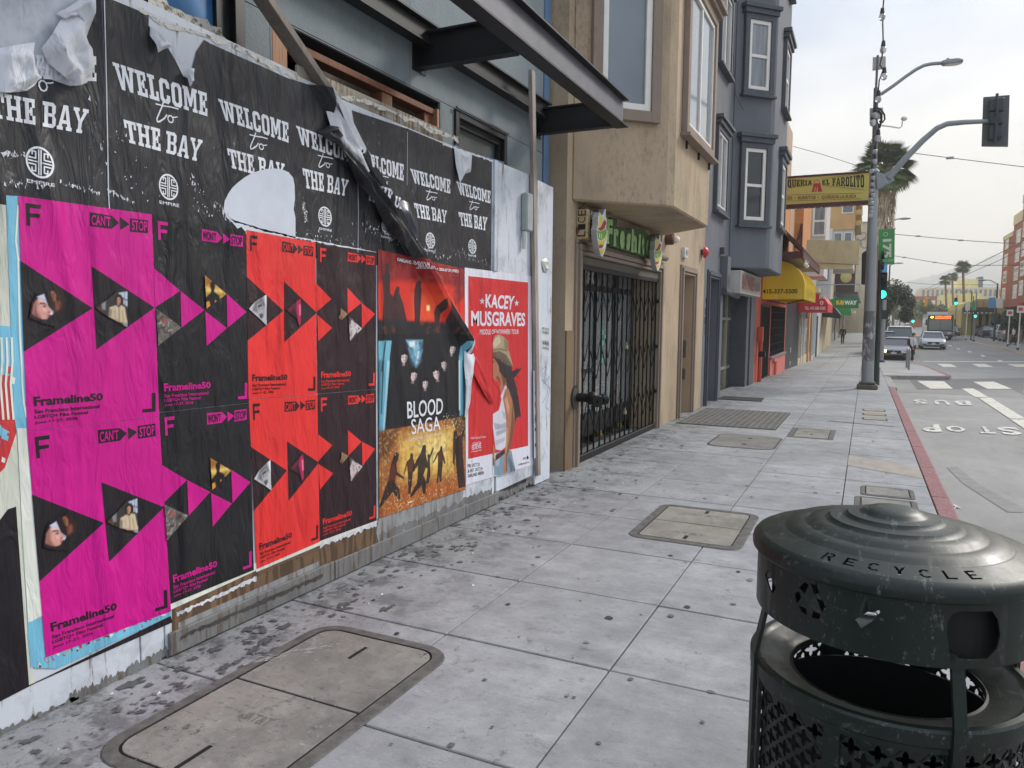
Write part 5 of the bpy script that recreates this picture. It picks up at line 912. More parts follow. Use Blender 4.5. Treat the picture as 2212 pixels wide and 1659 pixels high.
for i, ln, n in spec: o = flecks(ln, n, .009 if i < 2 else .011, 'x').build('scraped_flecks', P_WBK, wpost[i]); o['kind'] = 'stuff'
f = Flat(); 
for p in (((224, 0), (229, 200), (233, 420), (236, 470)),): f.stroke(p, .005, .0045)
f.build('seam_edge', P_WBK, wpost[1])
for i, p in ((4, ((772, 395), (773, 460), (772, 545))), (5, ((879, 285), (879, 330), (878, 400)))): f = Flat(); f.stroke(p, .004, .0045); f.build('seam_edge', P_WBK, wpost[i])
def ragged(line, w_, name, mat, off, parent=HO, n=40, both=True):
    pts = []; low = []
    for k in range(n+1):
        t = k/n*(len(line)-1); i = min(int(t), len(line)-2); u = t-i; x = line[i][0]*(1-u)+line[i+1][0]*u; y = line[i][1]*(1-u)+line[i+1][1]*u
        pts.append((x, y-w_*(rgf.random()*.5 if both else 0))); low.append((x+rgf.uniform(-1, 1), y+w_*(.2+rgf.random())))
    f = Flat(); f.poly(pts+low[::-1], off); return f.build(name, mat, parent)
ragged([(300, 18), (352, 50), (432, 72), (521, 104), (585, 140), (651, 170)], 9, 'paper_remnant', M_RAG, .0026); ragged([(700, 200), (797, 219), (951, 284), (990, 300)], 10, 'paper_remnant', M_RAG, .0027)
ragged([(955, 310), (1065, 347)], 4, 'paper_remnant', P_WBK, .0040)
ragged([(380, 1325), (460, 1290), (553, 1246)], 8, 'paper_remnant', P_WBK, .0040); ragged([(690, 1178), (750, 1155), (813, 1130)], 7, 'paper_remnant', P_WBK, .0040); ragged([(556, 1240), (620, 1210), (690, 1182)], 5, 'paper_remnant', plain('brown_remnant', (110, 84, 62), .8), .0041)
ragged([(150, 1508), (250, 1462), (366, 1404)], 30, 'bare_grey_band', M_SKIRT, .0013, n=60); ragged([(-20, 1590), (60, 1556), (170, 1508)], 22, 'bare_grey_band', M_SKIRT, .0013); ragged([(818, 1158), (915, 1120), (1000, 1085), (1062, 1060)], 22, 'bare_grey_band', M_SKIRT, .0036, n=60); ragged([(384, 1372), (540, 1304), (690, 1240)], 7, 'dark_stain_band', plain('skirt_stain', (70, 64, 60), .85, var=.4, scale=12), .0262, n=60)
ragged([(1066, 1066), (1100, 1062), (1150, 1036)], 12, 'bare_grey_band', M_SKIRT, .0030)
ragged([(-20, 1608), (120, 1546), (240, 1489), (366, 1429)], 9, 'grime_band', plain('foot_grime', (92, 88, 84), .85, var=.4, scale=20), .0016, n=70); ragged([(820, 1180), (915, 1150), (1000, 1112), (1060, 1088)], 9, 'grime_band', plain('foot_grime', (92, 88, 84), .85, var=.4, scale=20), .0046)
ragged([(498, 474), (560, 494), (636, 512), (700, 524), (812, 545)], 4, 'torn_edge', P_WBK, .0043, n=60)
# ================================================================== BUILDINGS ALONG THE PAVEMENT
def stucco(name, rgb, stain=.35, stcol=(60, 52, 44)):
    if name in MC: return MC[name]
    m = MT(name, lin(*rgb), .85, 0, .3); m.value(m.noise(1.2, 5), .92, 1.07); m.value(m.noise(2.2, 5, (1, 1, .25)), .94, 1.06)
    m.mix(m.mul(m.ramp(m.noise(1.8, 7, (1, 1, .4), rough=.72), .50, .74), stain), lin(*stcol)); m.mix(m.mul(m.mul(m.ramp(m.noise(26, 5, (1, 1, .5), rough=.7), .5, .66), m.ramp(m.noise(.9, 3), .45, .62)), stain*.8), lin(*stcol)); m.value(m.noise(90, 3), .94, 1.06); m.bump(m.noise(70, 4), .6, .007); m.bump(m.noise(6, 3), .2, .01); MC[name] = m.m; return m.m
M_BG = stucco('blue_grey_panel', (134, 143, 146), .3, (96, 102, 104)); M_DARKIN = plain('dark_interior', (14, 15, 18), .9); M_BSTRIP = plain('blue_film', (92, 122, 156), .5)
M_STEEL = plain('dark_painted_steel', (24, 25, 28), .5, 0, var=.3, scale=8, spec=.3); M_STEELG = plain('grey_and_skylit_steel', (88, 88, 96), .55, .1, var=.2, scale=5, bump=.2)
M_TAN = stucco('tan_stucco', (180, 160, 134), .45); M_TAN2 = stucco('taupe_trim_stucco', (148, 132, 118), .25); M_GREY = stucco('slate_stucco', (110, 113, 119), .22, (84, 87, 92)); M_GREYD = plain('dark_slate_trim', (76, 80, 88), .6, bump=.2, bscale=50)
M_WFR = plain('white_window_frame', (234, 229, 220), .5, var=.06); _g = MT('painted_reflection_glass', lin(126, 134, 140), .05, 0, .9); _g.value(_g.noise(.55, 3, (1, 1, .8)), .72, 1.22); MC['painted_reflection_glass'] = _g.m; M_GL = glass('window_glass', (112, 120, 128), .08); M_GLD = glass('dark_glass', (34, 40, 44), .06)  # broad mottling in the bay pane colour stands in for reflections
XB = -3.15
B1 = thing('blue_grey_building', 'blue grey panelled building under construction behind the hoarding', 'building', (XB-2, 3.5, 0))
ys = [-1.4, .9, 3.34, 4.80, 7.30]; zr = [(-.2, 2.0), (2.006, 3.302), (3.308, 4.245), (4.251, 5.2), (5.206, 6.4), (6.406, 7.6)]
holes = [(1.2, 3.155, 2.2, 4.6), (3.375, 5.235, 2.2, 3.295), (5.455, 6.425, 2.2, 3.30)]
def rects_minus(r, hs):
    out = [r]
    for h in hs:
        nx = []
        for (a, b, c, d_) in out:
            if h[0] >= b or h[1] <= a or h[2] >= d_ or h[3] <= c: nx.append((a, b, c, d_)); continue
            if a < h[0]: nx.append((a, h[0], c, d_))
            if b > h[1]: nx.append((h[1], b, c, d_))
            m0, m1 = max(a, h[0]), min(b, h[1])
            if c < h[2]: nx.append((m0, m1, c, h[2]))
            if d_ > h[3]: nx.append((m0, m1, h[3], d_))
        out = nx
    return out
for (c, d_) in zr:
    cuts = ys if c != 2.006 else [-1.4, .9, 3.36, 5.25, 5.44, 6.44, 7.30]
    for a, b in zip(cuts, cuts[1:]):
        rr = rects_minus((a+.002, b-.002, c, d_), holes)
        if not rr: continue
        mb = MB()
        for r in rr: mb.box(XB-.02, XB, r[0], r[1], r[2], r[3])
        part('cladding_panel', mb, M_BG, B1)
mb = MB()
for r in rects_minus((-1.4, 7.3, -.3, 7.6), holes): mb.box(XB-.2, XB-.022, *r)
part('wall', mb, plain('black_membrane', (20, 21, 24), .9), B1)
mb = MB(); mb.box(XB-3, XB-.25, -1.4, 7.29, -.3, .0); mb.box(XB-3.0, XB-2.9, -1.4, 7.3, 0, 7.6); mb.box(XB-3, XB-.2, -1.4, 7.3, 4.7, 4.8); part('interior', mb, M_DARKIN, B1)
mb = MB(); mb.box(XB-.03, XB+.015, 7.302, 7.45, -.2, 7.6); part('blue_edge_strip', mb, M_BSTRIP, B1)
mb = MB(); mb.box(XB-.3, XB-.0, 7.451, 7.50, -.2, 7.6); part('edge_trim', mb, plain('tan_trim', (150, 140, 116), .8), B1)
# left window
def frame(mb, x0, x1, a, b, c, d_, w_, m=0):
    mb.box(x0, x1, a, a+w_, c, d_, m); mb.box(x0, x1, b-w_, b, c, d_, m); mb.box(x0, x1, a+w_, b-w_, c, c+w_, m); mb.box(x0, x1, a+w_, b-w_, d_-w_, d_, m)
M_BLKF = plain('black_window_frame', (24, 26, 30), .4)
mb = MB(); frame(mb, XB-.09, XB+.02, 1.2, 3.155, 2.2, 4.6, .07); wn = part('window', mb, M_BLKF, B1, bevel=.003)
mb = MB(); frame(mb, XB-.085, XB-.02, 1.271, 3.084, 2.271, 4.529, .09); part('inner_frame', mb, M_BLKF, wn)
mb = MB(); mb.box(XB-.08, XB-.07, 1.36, 2.995, 2.36, 4.44); part('pane', mb, M_GLD, wn)
f = Flat(); XPs = XP
def wallpoly(name, pts, X, mat, parent):
    P = [wp(x, y, X) for x, y in pts]; mb = MB(); tri = tessellate_polygon([[Vector((p.y, p.z, 0)) for p in P]]); mb.add(P, [list(t) for t in tri]); return part(name, mb, mat, parent, kind='flat')
wallpoly('blue_masking_film', [(352, -30), (500, -30), (494, 25), (476, 40), (472, 88), (440, 75), (395, 55), (352, 40)], XB-.05, plain('blue_film_bright', (62, 122, 176), .35, var=.2), wn)
wallpoly('ragged_plaster', [(350, -20), (365, 12), (390, 22), (402, 30), (420, 36), (448, 42), (455, 55), (478, 60), (480, 76), (500, 95), (440, 96), (345, 60), (320, 30), (320, -20)], XB+.012, M_RAG, wn)
# timber framed opening
mb = MB(); mb.box(XB-.14, XB-.0, 3.378, 3.50, 2.2, 3.29); part('jamb_timber', mb, M_PIN, B1, bevel=.003)
mb = MB(); mb.box(XB-.14, XB-.03, 3.502, 5.195, 3.19, 3.235); part('header_timber', mb, M_BRN, B1, bevel=.003)
mb = MB(); mb.box(XB-.15, XB-.04, 4.50, 4.63, 2.2, 3.188); part('stud_timber', mb, M_BRN, B1, bevel=.003)
mb = MB(); mb.box(XB-.14, XB-.005, 5.197, 5.232, 2.2, 3.236); part('jamb_timber', mb, M_PIN, B1, bevel=.003)
mb = MB(); mb.box(XB-.14, XB-.05, 5.08, 5.195, 2.2, 3.188); part('stud_timber', mb, M_BRN, B1, bevel=.003)
mb = MB(); mb.add([(XB-.145, 3.5, 2.9), (XB-.145, 3.7, 2.85), (XB-.145, 3.72, 2.6), (XB-.145, 3.5, 2.6)], [(0, 1, 2, 3)]); part('blue_tarp', mb, plain('blue_tarp_film', (50, 98, 120), .5), B1, kind='flat')
mb = MB(); frame(mb, XB-.08, XB+.02, 5.455, 6.425, 2.2, 3.30, .06); wn = part('window', mb, M_BLKF, B1, bevel=.003)
mb = MB(); frame(mb, XB-.075, XB-.02, 5.516, 6.364, 2.261, 3.239, .05); part('inner_frame', mb, M_BLKF, wn)
mb = MB(); mb.box(XB-.07, XB-.06, 5.566, 6.314, 2.31, 3.19); part('pane', mb, glass('hazy_glass', (84, 90, 90), .3), wn)
mb = MB(); mb.box(XB+.021, XB+.04, 5.445, 6.435, 3.301, 3.315); part('drip_cap', mb, M_STEELG, wn)
wallpoly('blue_tape', [(982, 312), (1006, 326), (1040, 336), (1090, 350), (1086, 358), (1062, 350), (1010, 338), (984, 322)], XB+.03, M_BSTRIP, wn)
# ---- steel canopy frame
CN = thing('steel_canopy_frame', 'black steel canopy frame of I beams sticking out above the hoarding', 'canopy', (-2.7, 5, 3.45))
def ibeam(a, b, h, wf, tf=.014, name='beam', mats=None, side=Vector((1, 0, 0))):
    a = Vector(a); b = Vector(b); t = (b-a).normalized(); s_ = side-t*side.dot(t); s_.normalize(); u = Vector((0, 0, 1)); mb = MB()
    for (z0, z1, w0, mi) in ((0, tf, wf, 0), (tf+.0003, h-tf-.0003, .01, 1), (h-tf, h, wf, 0)):
        p = [a-s_*w0/2+u*z0, a+s_*w0/2+u*z0, a+s_*w0/2+u*z1, a-s_*w0/2+u*z1]; mb.prism(p, b-a, mi)
    return part(name, mb, mats or [M_STEEL, M_STEEL], CN)
ibeam((-2.22, -1.2, 3.455), (-2.262, 7.22, 3.455), .27, .13, name='outer_beam', mats=[M_STEEL, M_STEELG])  # web coloured paler grey to stand for skylight falling on it
ibeam((XB+.09, -1.2, 3.60), (XB+.09, 7.22, 3.60), .17, .10, name='ledger_beam')
for y in (.5, 2.7, 4.92, 7.14): ibeam((XB+.01, y, 3.455), (-2.33, y, 3.455), .255, .09, name='cross_beam', side=Vector((0, 1, 0)))
for y in (4.92, 7.14):
    mb = MB(); mb.box(XB+.001, XB+.012, y-.09, y+.09, 3.43, 3.74); part('end_plate', mb, M_STEEL, CN)
# ================================================================== tan building
XT = -2.95
B2 = thing('tan_building', 'tan stucco building with a chamfered bay window over the gated shop', 'building', (XT-1, 11, 0))
def wall_open(name, X, y0, y1, z0, z1, hs, mat, parent, depth=.35, th=None):
    mb = MB()
    for r in rects_minus((y0, y1, z0, z1), hs): mb.add([(X, r[0], r[2]), (X, r[1], r[2]), (X, r[1], r[3]), (X, r[0], r[3])], [(0, 1, 2, 3)])
    for (a, b, c, d_) in hs:
        for p, q in (((a, c), (a, d_)), ((b, c), (b, d_)), ((a, d_), (b, d_))): mb.add([(X, p[0], p[1]), (X, q[0], q[1]), (X-depth, q[0], q[1]), (X-depth, p[0], p[1])], [(0, 1, 2, 3)])
    mb.add([(X, y0, z0), (X-6, y0, z0), (X-6, y0, z1), (X, y0, z1)], [(0, 1, 2, 3)]); mb.add([(X, y1, z0), (X-6, y1, z0), (X-6, y1, z1), (X, y1, z1)], [(0, 1, 2, 3)]); mb.add([(X, y0, z1), (X, y1, z1), (X-6, y1, z1), (X-6, y0, z1)], [(0, 1, 2, 3)])
    return part(name, mb, mat, parent, kind='flat')
GY0, GY1, GZT = 7.93, 11.46, 2.30
DY0, DY1, DZT = 13.05, 14.0, 2.36
wall_open('wall', XT, 7.51, 15.0, -.3, 9.5, [(GY0, GY1, -.3, GZT), (DY0, DY1, -.3, DZT)], M_TAN, B2, .42)
mb = MB(); mb.box(XT-.6, XT-.42, DY0-.1, DY1+.1, -.3, 2.5); part('entry_door', mb, stucco('brown_recess', (112, 90, 66), .2), B2)
for zc, h in ((1.02, .32), (.55, .2)): 
    mb = MB(); mb.box(XT-.26, XT-.1, DY1-.032, DY1-.002, zc-h/2, zc+h/2); part('meter_box', mb, plain('meter_grey', (96, 90, 82), .6), B2)
# moulded surrounds
def surround(parent, X, y0, y1, zt, mat, w_=.16, zb=-.3, legs=True):
    mb = MB()
    for k, (o_, p_) in enumerate(((0, .035), (.05, .06), (.115, .03))):
        w2 = (.045, .06, .045)[k]
        if legs:
            mb.box(X, X+p_, y0-o_-w2, y0-o_, zb, zt+o_); mb.box(X, X+p_, y1+o_, y1+o_+w2, zb, zt+o_)
        mb.box(X, X+p_+.002, y0-o_-w2, y1+o_+w2, zt+o_+.0015, zt+o_+w2)
    return part('door_surround', mb, mat, parent, bevel=.006)
surround(B2, XT, GY0, GY1, GZT, M_TAN2); surround(B2, XT, DY0, DY1, DZT, M_TAN2)
mb = MB(); mb.cyl((XT+.05, GY0-.05, GZT+.235), (XT+.05, GY1+.2, GZT+.235), .052, n=12); part('round_moulding', mb, M_TAN2, B2, smooth=True)
mb = MB(); mb.box(XT, XT+.02, 7.515, 7.74, -.25, 1.45); part('brown_paint_patch', mb, stucco('brown_patch', (128, 106, 82), .3), B2)
# bay
BP = [(XT, 7.65), (-2.12, 8.48), (-2.06, 8.60), (-2.06, 10.62), (XT, 11.5)]; bz0, bz1 = 2.86, 9.4
mb = MB(); mb.prism([(x, y, bz0) for x, y in BP], (0, 0, bz1-bz0)); BAYT = part('bay', mb, M_TAN, B2, bevel=.02)
def window(parent, O, u, n, w_, h, cas=.11, casd=.07, cmat=None, fmat=None, gmat=None, style='single', head=0, sill=0, fr=.05):
    O = Vector(O); u = Vector(u).normalized(); n = Vector(n).normalized(); Z = Vector((0, 0, 1)); cmat = cmat or M_TAN2; fmat = fmat or M_WFR; gmat = gmat or M_GL
    def bx(mb, a, b, c, d_, n0, n1): mb.prism([O+u*a+Z*c+n*n0, O+u*b+Z*c+n*n0, O+u*b+Z*d_+n*n0, O+u*a+Z*d_+n*n0], n*(n1-n0))
    def fr_(mb, a, b, c, d_, t, n0, n1): bx(mb, a, a+t, c, d_, n0, n1); bx(mb, b-t, b, c, d_, n0, n1); bx(mb, a+t, b-t, c, c+t, n0, n1); bx(mb, a+t, b-t, d_-t, d_, n0, n1)
    mb = MB(); fr_(mb, -cas, w_+cas, -cas, h+cas, cas-.002, .002, casd)
    if head: bx(mb, -cas-.05, w_+cas+.05, h+cas, h+cas+head*.55, .002, casd+.05); bx(mb, -cas-.09, w_+cas+.09, h+cas+head*.56, h+cas+head, .002, casd+.10)
    if sill: bx(mb, -cas-.05, w_+cas+.05, -cas-sill, -cas-.001, .002, casd+.05)
    wn = part('window', mb, cmat, parent, bevel=.004)
    mb = MB(); fr_(mb, 0, w_, 0, h, fr, .004, casd*.62)
    if style == 'sash': bx(mb, fr, w_-fr, h*.47, h*.47+fr*.8, .004, casd*.5)
    if style == 'slider': bx(mb, w_*.5-fr*.4, w_*.5+fr*.4, fr, h-fr, .004, casd*.5)
    part('frame', mb, fmat, wn, bevel=.002)
    gp_ = []
    if style == 'sash': gp_ = [(fr, w_-fr, fr, h*.47), (fr, w_-fr, h*.47+fr*.8, h-fr)]
    elif style == 'slider': gp_ = [(fr, w_*.5-fr*.4, fr, h-fr), (w_*.5+fr*.4, w_-fr, fr, h-fr)]
    else: gp_ = [(fr, w_-fr, fr, h-fr)]
    for k, (a, b, c, d_) in enumerate(gp_):
        mb = MB(); bx(mb, a+.001, b-.001, c+.001, d_-.001, .003, .012+.006*k); part('pane', mb, gmat, wn)
    return wn
q = .7071
window(B2, (-2.725, 7.875, 3.87), (q, q, 0), (q, -q, 0), .60, 2.7, cas=.12, sill=.0, fr=.07, gmat=glass('painted_reflection_glass', (132, 140, 146), .05), style='single')
window(B2, (-2.06, 8.98, 3.87), (0, 1, 0), (1, 0, 0), 1.48, 1.62, cas=.12, style='slider', sill=.04, head=.12, gmat=glass('painted_reflection_glass', (132, 140, 146), .05))
for y in (9.1, 9.8, 10.5): mb = MB(); mb.box(-2.06, -2.035, y, y+.02, 3.62, 3.71); part('sill_bracket', mb, M_BLKF, B2)
# storefront behind the gate
SF = thing('storefront', 'dark framed glass shopfront behind the folding gate', 'shopfront', (XT-.42, 9.7, 0))
mb = MB(); xs_ = XT-.42
for a in (GY0+.0, 8.75, 9.62, 10.5, 11.40): mb.box(xs_-.03, xs_+.03, a, a+.06, -.12, GZT-.002)
mb.box(xs_-.028, xs_+.032, GY0+.061, GY1, 1.95, 2.02); mb.box(xs_-.028, xs_+.034, GY0+.061, 9.619, .0, .32); mb.box(xs_-.028, xs_+.028, GY0+.061, 9.6, .86, .91); mb.box(xs_-.028, xs_+.03, 9.681, GY1, .0, .28)
part('door_frame', mb, M_BLKF, SF)
for (a, b) in ((GY0+.06, 8.75), (8.81, 9.62), (9.68, 10.5), (10.56, 11.40)):
    mb = MB(); mb.box(xs_-.004, xs_+.004, a+.001, b-.001, .28, 1.95); mb.box(xs_-.004, xs_+.004, a+.001, b-.001, 2.02, GZT-.01)
    g = MT('shop_glass', (.50, .55, .55), .02, 0, 1.0); g.b.inputs['IOR'].default_value = 1.9; g.b.inputs['Alpha'].default_value = .36; g.value(g.noise(1.2, 2), .8, 1.2)
    part('glass_pane', mb, MC.setdefault('shopg', g.m), SF)
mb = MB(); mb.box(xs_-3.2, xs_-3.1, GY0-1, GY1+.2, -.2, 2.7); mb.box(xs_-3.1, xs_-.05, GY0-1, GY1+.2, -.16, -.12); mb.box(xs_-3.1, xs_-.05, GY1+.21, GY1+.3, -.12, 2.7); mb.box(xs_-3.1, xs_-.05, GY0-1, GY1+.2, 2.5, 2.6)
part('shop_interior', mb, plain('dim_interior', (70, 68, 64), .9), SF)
m = plain('yellow_stool_paint', (222, 190, 44), .5)
for k, (x, y) in enumerate(((xs_-.28, 10.05), (xs_-.26, 10.95), (xs_-.3, 9.15))):
    t = thing('stool', ['yellow stool behind the middle of the shop glass', 'yellow stool behind the right hand shop glass', 'yellow stool seen through the left hand glass door'][k], 'stool', (x, y, -.12), 'yellow stools inside the shop')
    mb = MB(); mb.box(x-.17, x+.17, y-.17, y+.17, .56, .60); part('seat', mb, m, t, bevel=.01)
    for a in (-1, 1):
        for b in (-1, 1): mb = MB(); mb.bar((x+a*.2, y+b*.2, -.12), (x+a*.13, y+b*.13, .56), .05); part('leg', mb, m, t)
    for b in (-1, 1): mb = MB(); mb.bar((x-.17, y+b*.17, .2), (x+.17, y+b*.17, .2), .03); part('stretcher', mb, m, t)
# papers and stickers in the window
def decal(name, X, y0, y1, z0, z1, mat, label=None, parent=None):
    mb = MB(); mb.add([(X, y0, z0), (X, y1, z0), (X, y1, z1), (X, y0, z1)], [(0, 1, 2, 3)]); return part(name, mb, mat, parent, kind='flat', label=label)
decal('sticker', xs_+.036, 8.76, 8.80, 1.3, 1.45, plain('sticker_blue', (70, 160, 210), .5), 'light blue sticker on the door frame', SF)
decal('sign_card', xs_+.006, 8.95, 9.1, 1.98, 2.25, plain('card_orange', (186, 110, 74), .6), 'orange card above the door', SF)
for k, s in enumerate('TKK'):
    mb = MB(); a = 9.2+k*.16; text3(mb, s, Vector((xs_+.008, a, 2.22)), Vector((xs_+.008, a+.11, 2.22)), Vector((xs_+.008, a+.11, 2.05)), Vector((xs_+.008, a, 2.05)), .03); part('window_letter', mb, M_WFR, SF, kind='flat')
for a, c in ((9.95, 1.35), (10.1, 1.28), (9.98, 1.2), (9.95, .95)): decal('sticker', xs_+.006, a, a+.1, c, c+.07, plain('sticker_teal', (90, 190, 150), .5), None, SF)
decal('notice', xs_+.006, 8.05, 8.3, .45, .8, plain('notice_pale', (170, 180, 172), .6), None, SF)
# ---- folding gate
GT = thing('folding_gate', 'black scissor security gate padlocked across the shop front', 'gate', (XT-.02, 9.7, GZ(9.7)))
XG = XT-.03
mb = MB(); mb.prism([(XG-.03, GY0+.01, GZ(GY0)+.01), (XG+.03, GY0+.01, GZ(GY0)+.01), (XG+.03, GY0+.01, GZ(GY0)+.085), (XG-.03, GY0+.01, GZ(GY0)+.085)], (0, GY1-GY0-.02, GZ(GY1)-GZ(GY0))); part('bottom_rail', mb, M_STEEL, GT, bevel=.004)
mb = MB(); mb.box(XG-.03, XG+.03, GY0+.01, GY1-.01, GZT-.16, GZT-.10); part('top_rail', mb, M_STEEL, GT, bevel=.004)
mb = MB(); mb.box(XG-.02, XG+.025, GY0+.01, GY1-.01, GZT-.098, GZT-.01); part('lintel_plate', mb, plain('olive_lintel', (84, 78, 68), .7), GT)
mbb = MB(); mbb.box(XG-.011, XG+.011, -.009, .009, 0, 1); nb = 17
for k in range(nb):
    y = GY0+.03+(GY1-GY0-.06)*k/(nb-1); zb_ = GZ(y)+.08
    mb = MB(); wdt = .016 if k in (0, 8, 9, 16) else .010; wdt *= .75; mb.box(XG-.010, XG+.010, y-wdt, y+wdt, zb_, GZT-.155); part('bar', mb, M_STEEL, GT)
for k in range(nb-1):
    if k == 8: continue
    y0 = GY0+.03+(GY1-GY0-.06)*k/(nb-1); y1 = GY0+.03+(GY1-GY0-.06)*(k+1)/(nb-1)
    for zc in (.33, 1.02, 1.72):
        a, b = (y0, y1) if k % 2 else (y1, y0)
        mb = MB(); mb.bar((XG+.017, a, zc-.17), (XG+.017, b, zc+.17), .005, .011, up=(1, 0, 0)); mb.bar((XG+.021, a, zc+.06), (XG+.021, a*.4+b*.6, zc+.32), .005, .009, up=(1, 0, 0)); part('lattice_strap', mb, M_STEEL, GT)
for z in (1.22, .32):
    mb = MB(); ym = GY0+.03+(GY1-GY0-.06)*8.5/16; mb.box(XG+.02, XG+.05, ym-.025, ym+.025, z-.045, z); mb.tube([(XG+.035, ym-.016, z), (XG+.035, ym-.016, z+.03), (XG+.035, ym, z+.045), (XG+.035, ym+.016, z+.03), (XG+.035, ym+.016, z)], .004, 6); part('padlock', mb, plain('brass_lock', (190, 180, 150), .35, .6), GT)
for z in (.45, 1.15, 1.85): mb = MB(); mb.box(XG-.01, XG+.05, GY1-.04, GY1+.06, z-.025, z+.025); part('hinge', mb, M_STEEL, GT)
# ---- standpipe
SP = thing('standpipe', 'black fire hose standpipe inlet sticking out of the tan pier', 'standpipe', (XT+.1, 7.85, .62)); c = wp(1222, 853, -2.80); yy, zz = 7.80, .70
mb = MB(); mb.cyl((XT+.021, yy, zz), (XT+.04, yy, zz), .135, n=20); mb.cyl((XT+.04, yy, zz), (XT+.05, yy, zz), .11, .07, n=20); part('flange', mb, plain('green_black_paint', (54, 60, 56), .5), SP, smooth=True)
mb = MB(); mb.cyl((XT+.05, yy, zz), (XT+.26, yy, zz), .05, n=16); mb.ball((XT+.22, yy, zz), .075, 14, 10); part('body', mb, M_STEEL, SP, smooth=True)
for s_ in (-1, 1):
    mb = MB(); e_ = Vector((XT+.30, yy+s_*.10, zz-.02)); mb.cyl((XT+.22, yy+s_*.02, zz), e_, .05, n=14); mb.cyl(e_, e_+Vector((.05, s_*.05, 0)).normalized()*.055, .062, n=16); mb.cyl(e_+Vector((.05, s_*.05, 0)).normalized()*.055, e_+Vector((.05, s_*.05, 0)).normalized()*.085, .018, n=4); part('hose_cap', mb, M_STEEL, SP, smooth=True)
# ---- shop sign
SGN = thing('shop_sign', 'green letters Freshito between two wrap shaped logo boxes over the gate', 'sign', (XT+.1, 9.9, 2.6))
zF = zm(1360, 480, 6.912)
M_SGRN = plain('sign_dark_green', (34, 78, 34), .5); M_SLET = plain('sign_light_green', (150, 190, 120), .5); M_SG2 = plain('sign_mid_green', (74, 126, 52), .5)
XS_ = XT+.14
def sg(pts, X=XS_): return [wp(*zF(*p), X) for p in pts]
mb = MB()
for pts in ([(850, 350), (950, 370), (940, 500), (980, 530), (1040, 520), (1110, 560), (1150, 540), (1330, 540), (1420, 560), (1470, 640), (1570, 720), (1560, 1050), (1400, 1010), (1130, 930), (830, 830)],): mb.prism(sg(pts, XS_-.06), (.05, 0, 0))
part('letter_backing', mb, M_SGRN, SGN)
for s, qd in (('F', [(848, 372), (946, 392), (930, 800), (832, 795)]), ('r', [(958, 540), (1042, 545), (1040, 832), (955, 835)]), ('e', [(1062, 575), (1148, 570), (1136, 880), (1062, 885)]), ('s', [(1175, 612), (1256, 618), (1225, 915), (1168, 905)]), ('h', [(1262, 545), (1352, 548), (1340, 938), (1252, 942)]), ('i', [(1380, 625), (1424, 632), (1400, 960), (1368, 955)]), ('t', [(1436, 620), (1472, 625), (1468, 985), (1436, 975)]), ('o', [(1508, 715), (1568, 735), (1565, 1010), (1505, 1005)])):
    P = sg(qd); mb = MB(); V, Fc = text_mesh(s, .055); vs = [bil(*P, u, v) for u, v in V]; mb.add(vs, Fc); n0 = len(vs)
    if s in 'Frhi':   # slab feet
        for u0, u1, v0, v1 in ((-.05, .5 if s != 'i' else 1.05, 0, .09),)+(((.6, 1.1, 0, .09),) if s == 'h' else ()): mb.add([bil(*P, a, b)+Vector((.0006, 0, 0)) for a, b in ((u0, v0), (u1, v0), (u1, v1), (u0, v1))], [(0, 1, 2, 3)])
    part('sign_letter', mb, M_SLET, SGN, kind='flat')
def wrap(ox, oy, k):
    S_ = lambda pts, X: [wp(*zF(ox+(a-760)*k, oy+(b-600)*k*(1 if True else 1)), X) for a, b in pts]
    X0 = XS_+.10
    out_ = [(718, 262), (745, 320), (775, 300), (800, 205), (822, 215), (820, 330), (838, 380), (835, 460), (825, 530), (850, 590), (845, 720), (820, 860), (785, 970), (757, 1020), (735, 990), (705, 880), (680, 720), (668, 560), (690, 480), (690, 350)]
    g_ = part('logo_box', MB().prism([p for p in S_(out_, X0)], (-.065, 0, 0)), plain('logo_silver', (176, 176, 174), .4, .3), SGN, label='grey boxed logo shaped like a cone wrap')
    def pp(pts, mat, z, name='logo_print'): mb = MB(); mb.prism(S_(pts, X0+z), (.002, 0, 0)); part(name, mb, mat, g_)
    W_ = plain('logo_white', (226, 226, 220), .5)
    pp(out_, W_, .001)
    pp([(712, 400), (718, 290), (745, 350), (770, 330), (760, 430), (700, 540), (690, 520)], plain('logo_yellow', (224, 206, 60), .5), .004)
    pp([(800, 390), (832, 440), (800, 540), (740, 580), (685, 545), (740, 510)], plain('logo_red', (170, 64, 54), .5), .0065)
    pp([(680, 570), (740, 590), (800, 560), (830, 540), (838, 620), (800, 700), (740, 740), (695, 710)], plain('logo_green', (112, 164, 58), .5), .004)
    pp([(710, 620), (720, 620), (720, 700), (710, 700)], W_, .007); pp([(742, 625), (752, 625), (752, 715), (742, 715)], W_, .007)
    pp([(692, 730), (740, 760), (800, 720), (842, 640), (836, 700), (790, 790), (740, 830), (700, 800)], plain('logo_yellow', (224, 206, 60), .5), .004)
    pp([(702, 810), (720, 830), (740, 800), (760, 830), (785, 790), (775, 850), (740, 875), (712, 865)], plain('logo_red', (170, 64, 54), .5), .0065)
    pp([(720, 890), (745, 900), (790, 870), (800, 880), (770, 960), (755, 990), (740, 960)], plain('logo_yellow', (224, 206, 60), .5), .004)
wrap(760, 600, 1.0)
wrap(1702, 940, .75)
for (ox, oy, k) in ((640, 320, 1), (1640, 700, .8)):
    mb = MB(); p = wp(*zF(ox, oy), XT+.05); mb.box(XT, XT+.15, p.y-.09, p.y+.09, p.z-.05, p.z+.05); part('mounting_box', mb, plain('mount_grey', (120, 112, 106), .6), SGN)
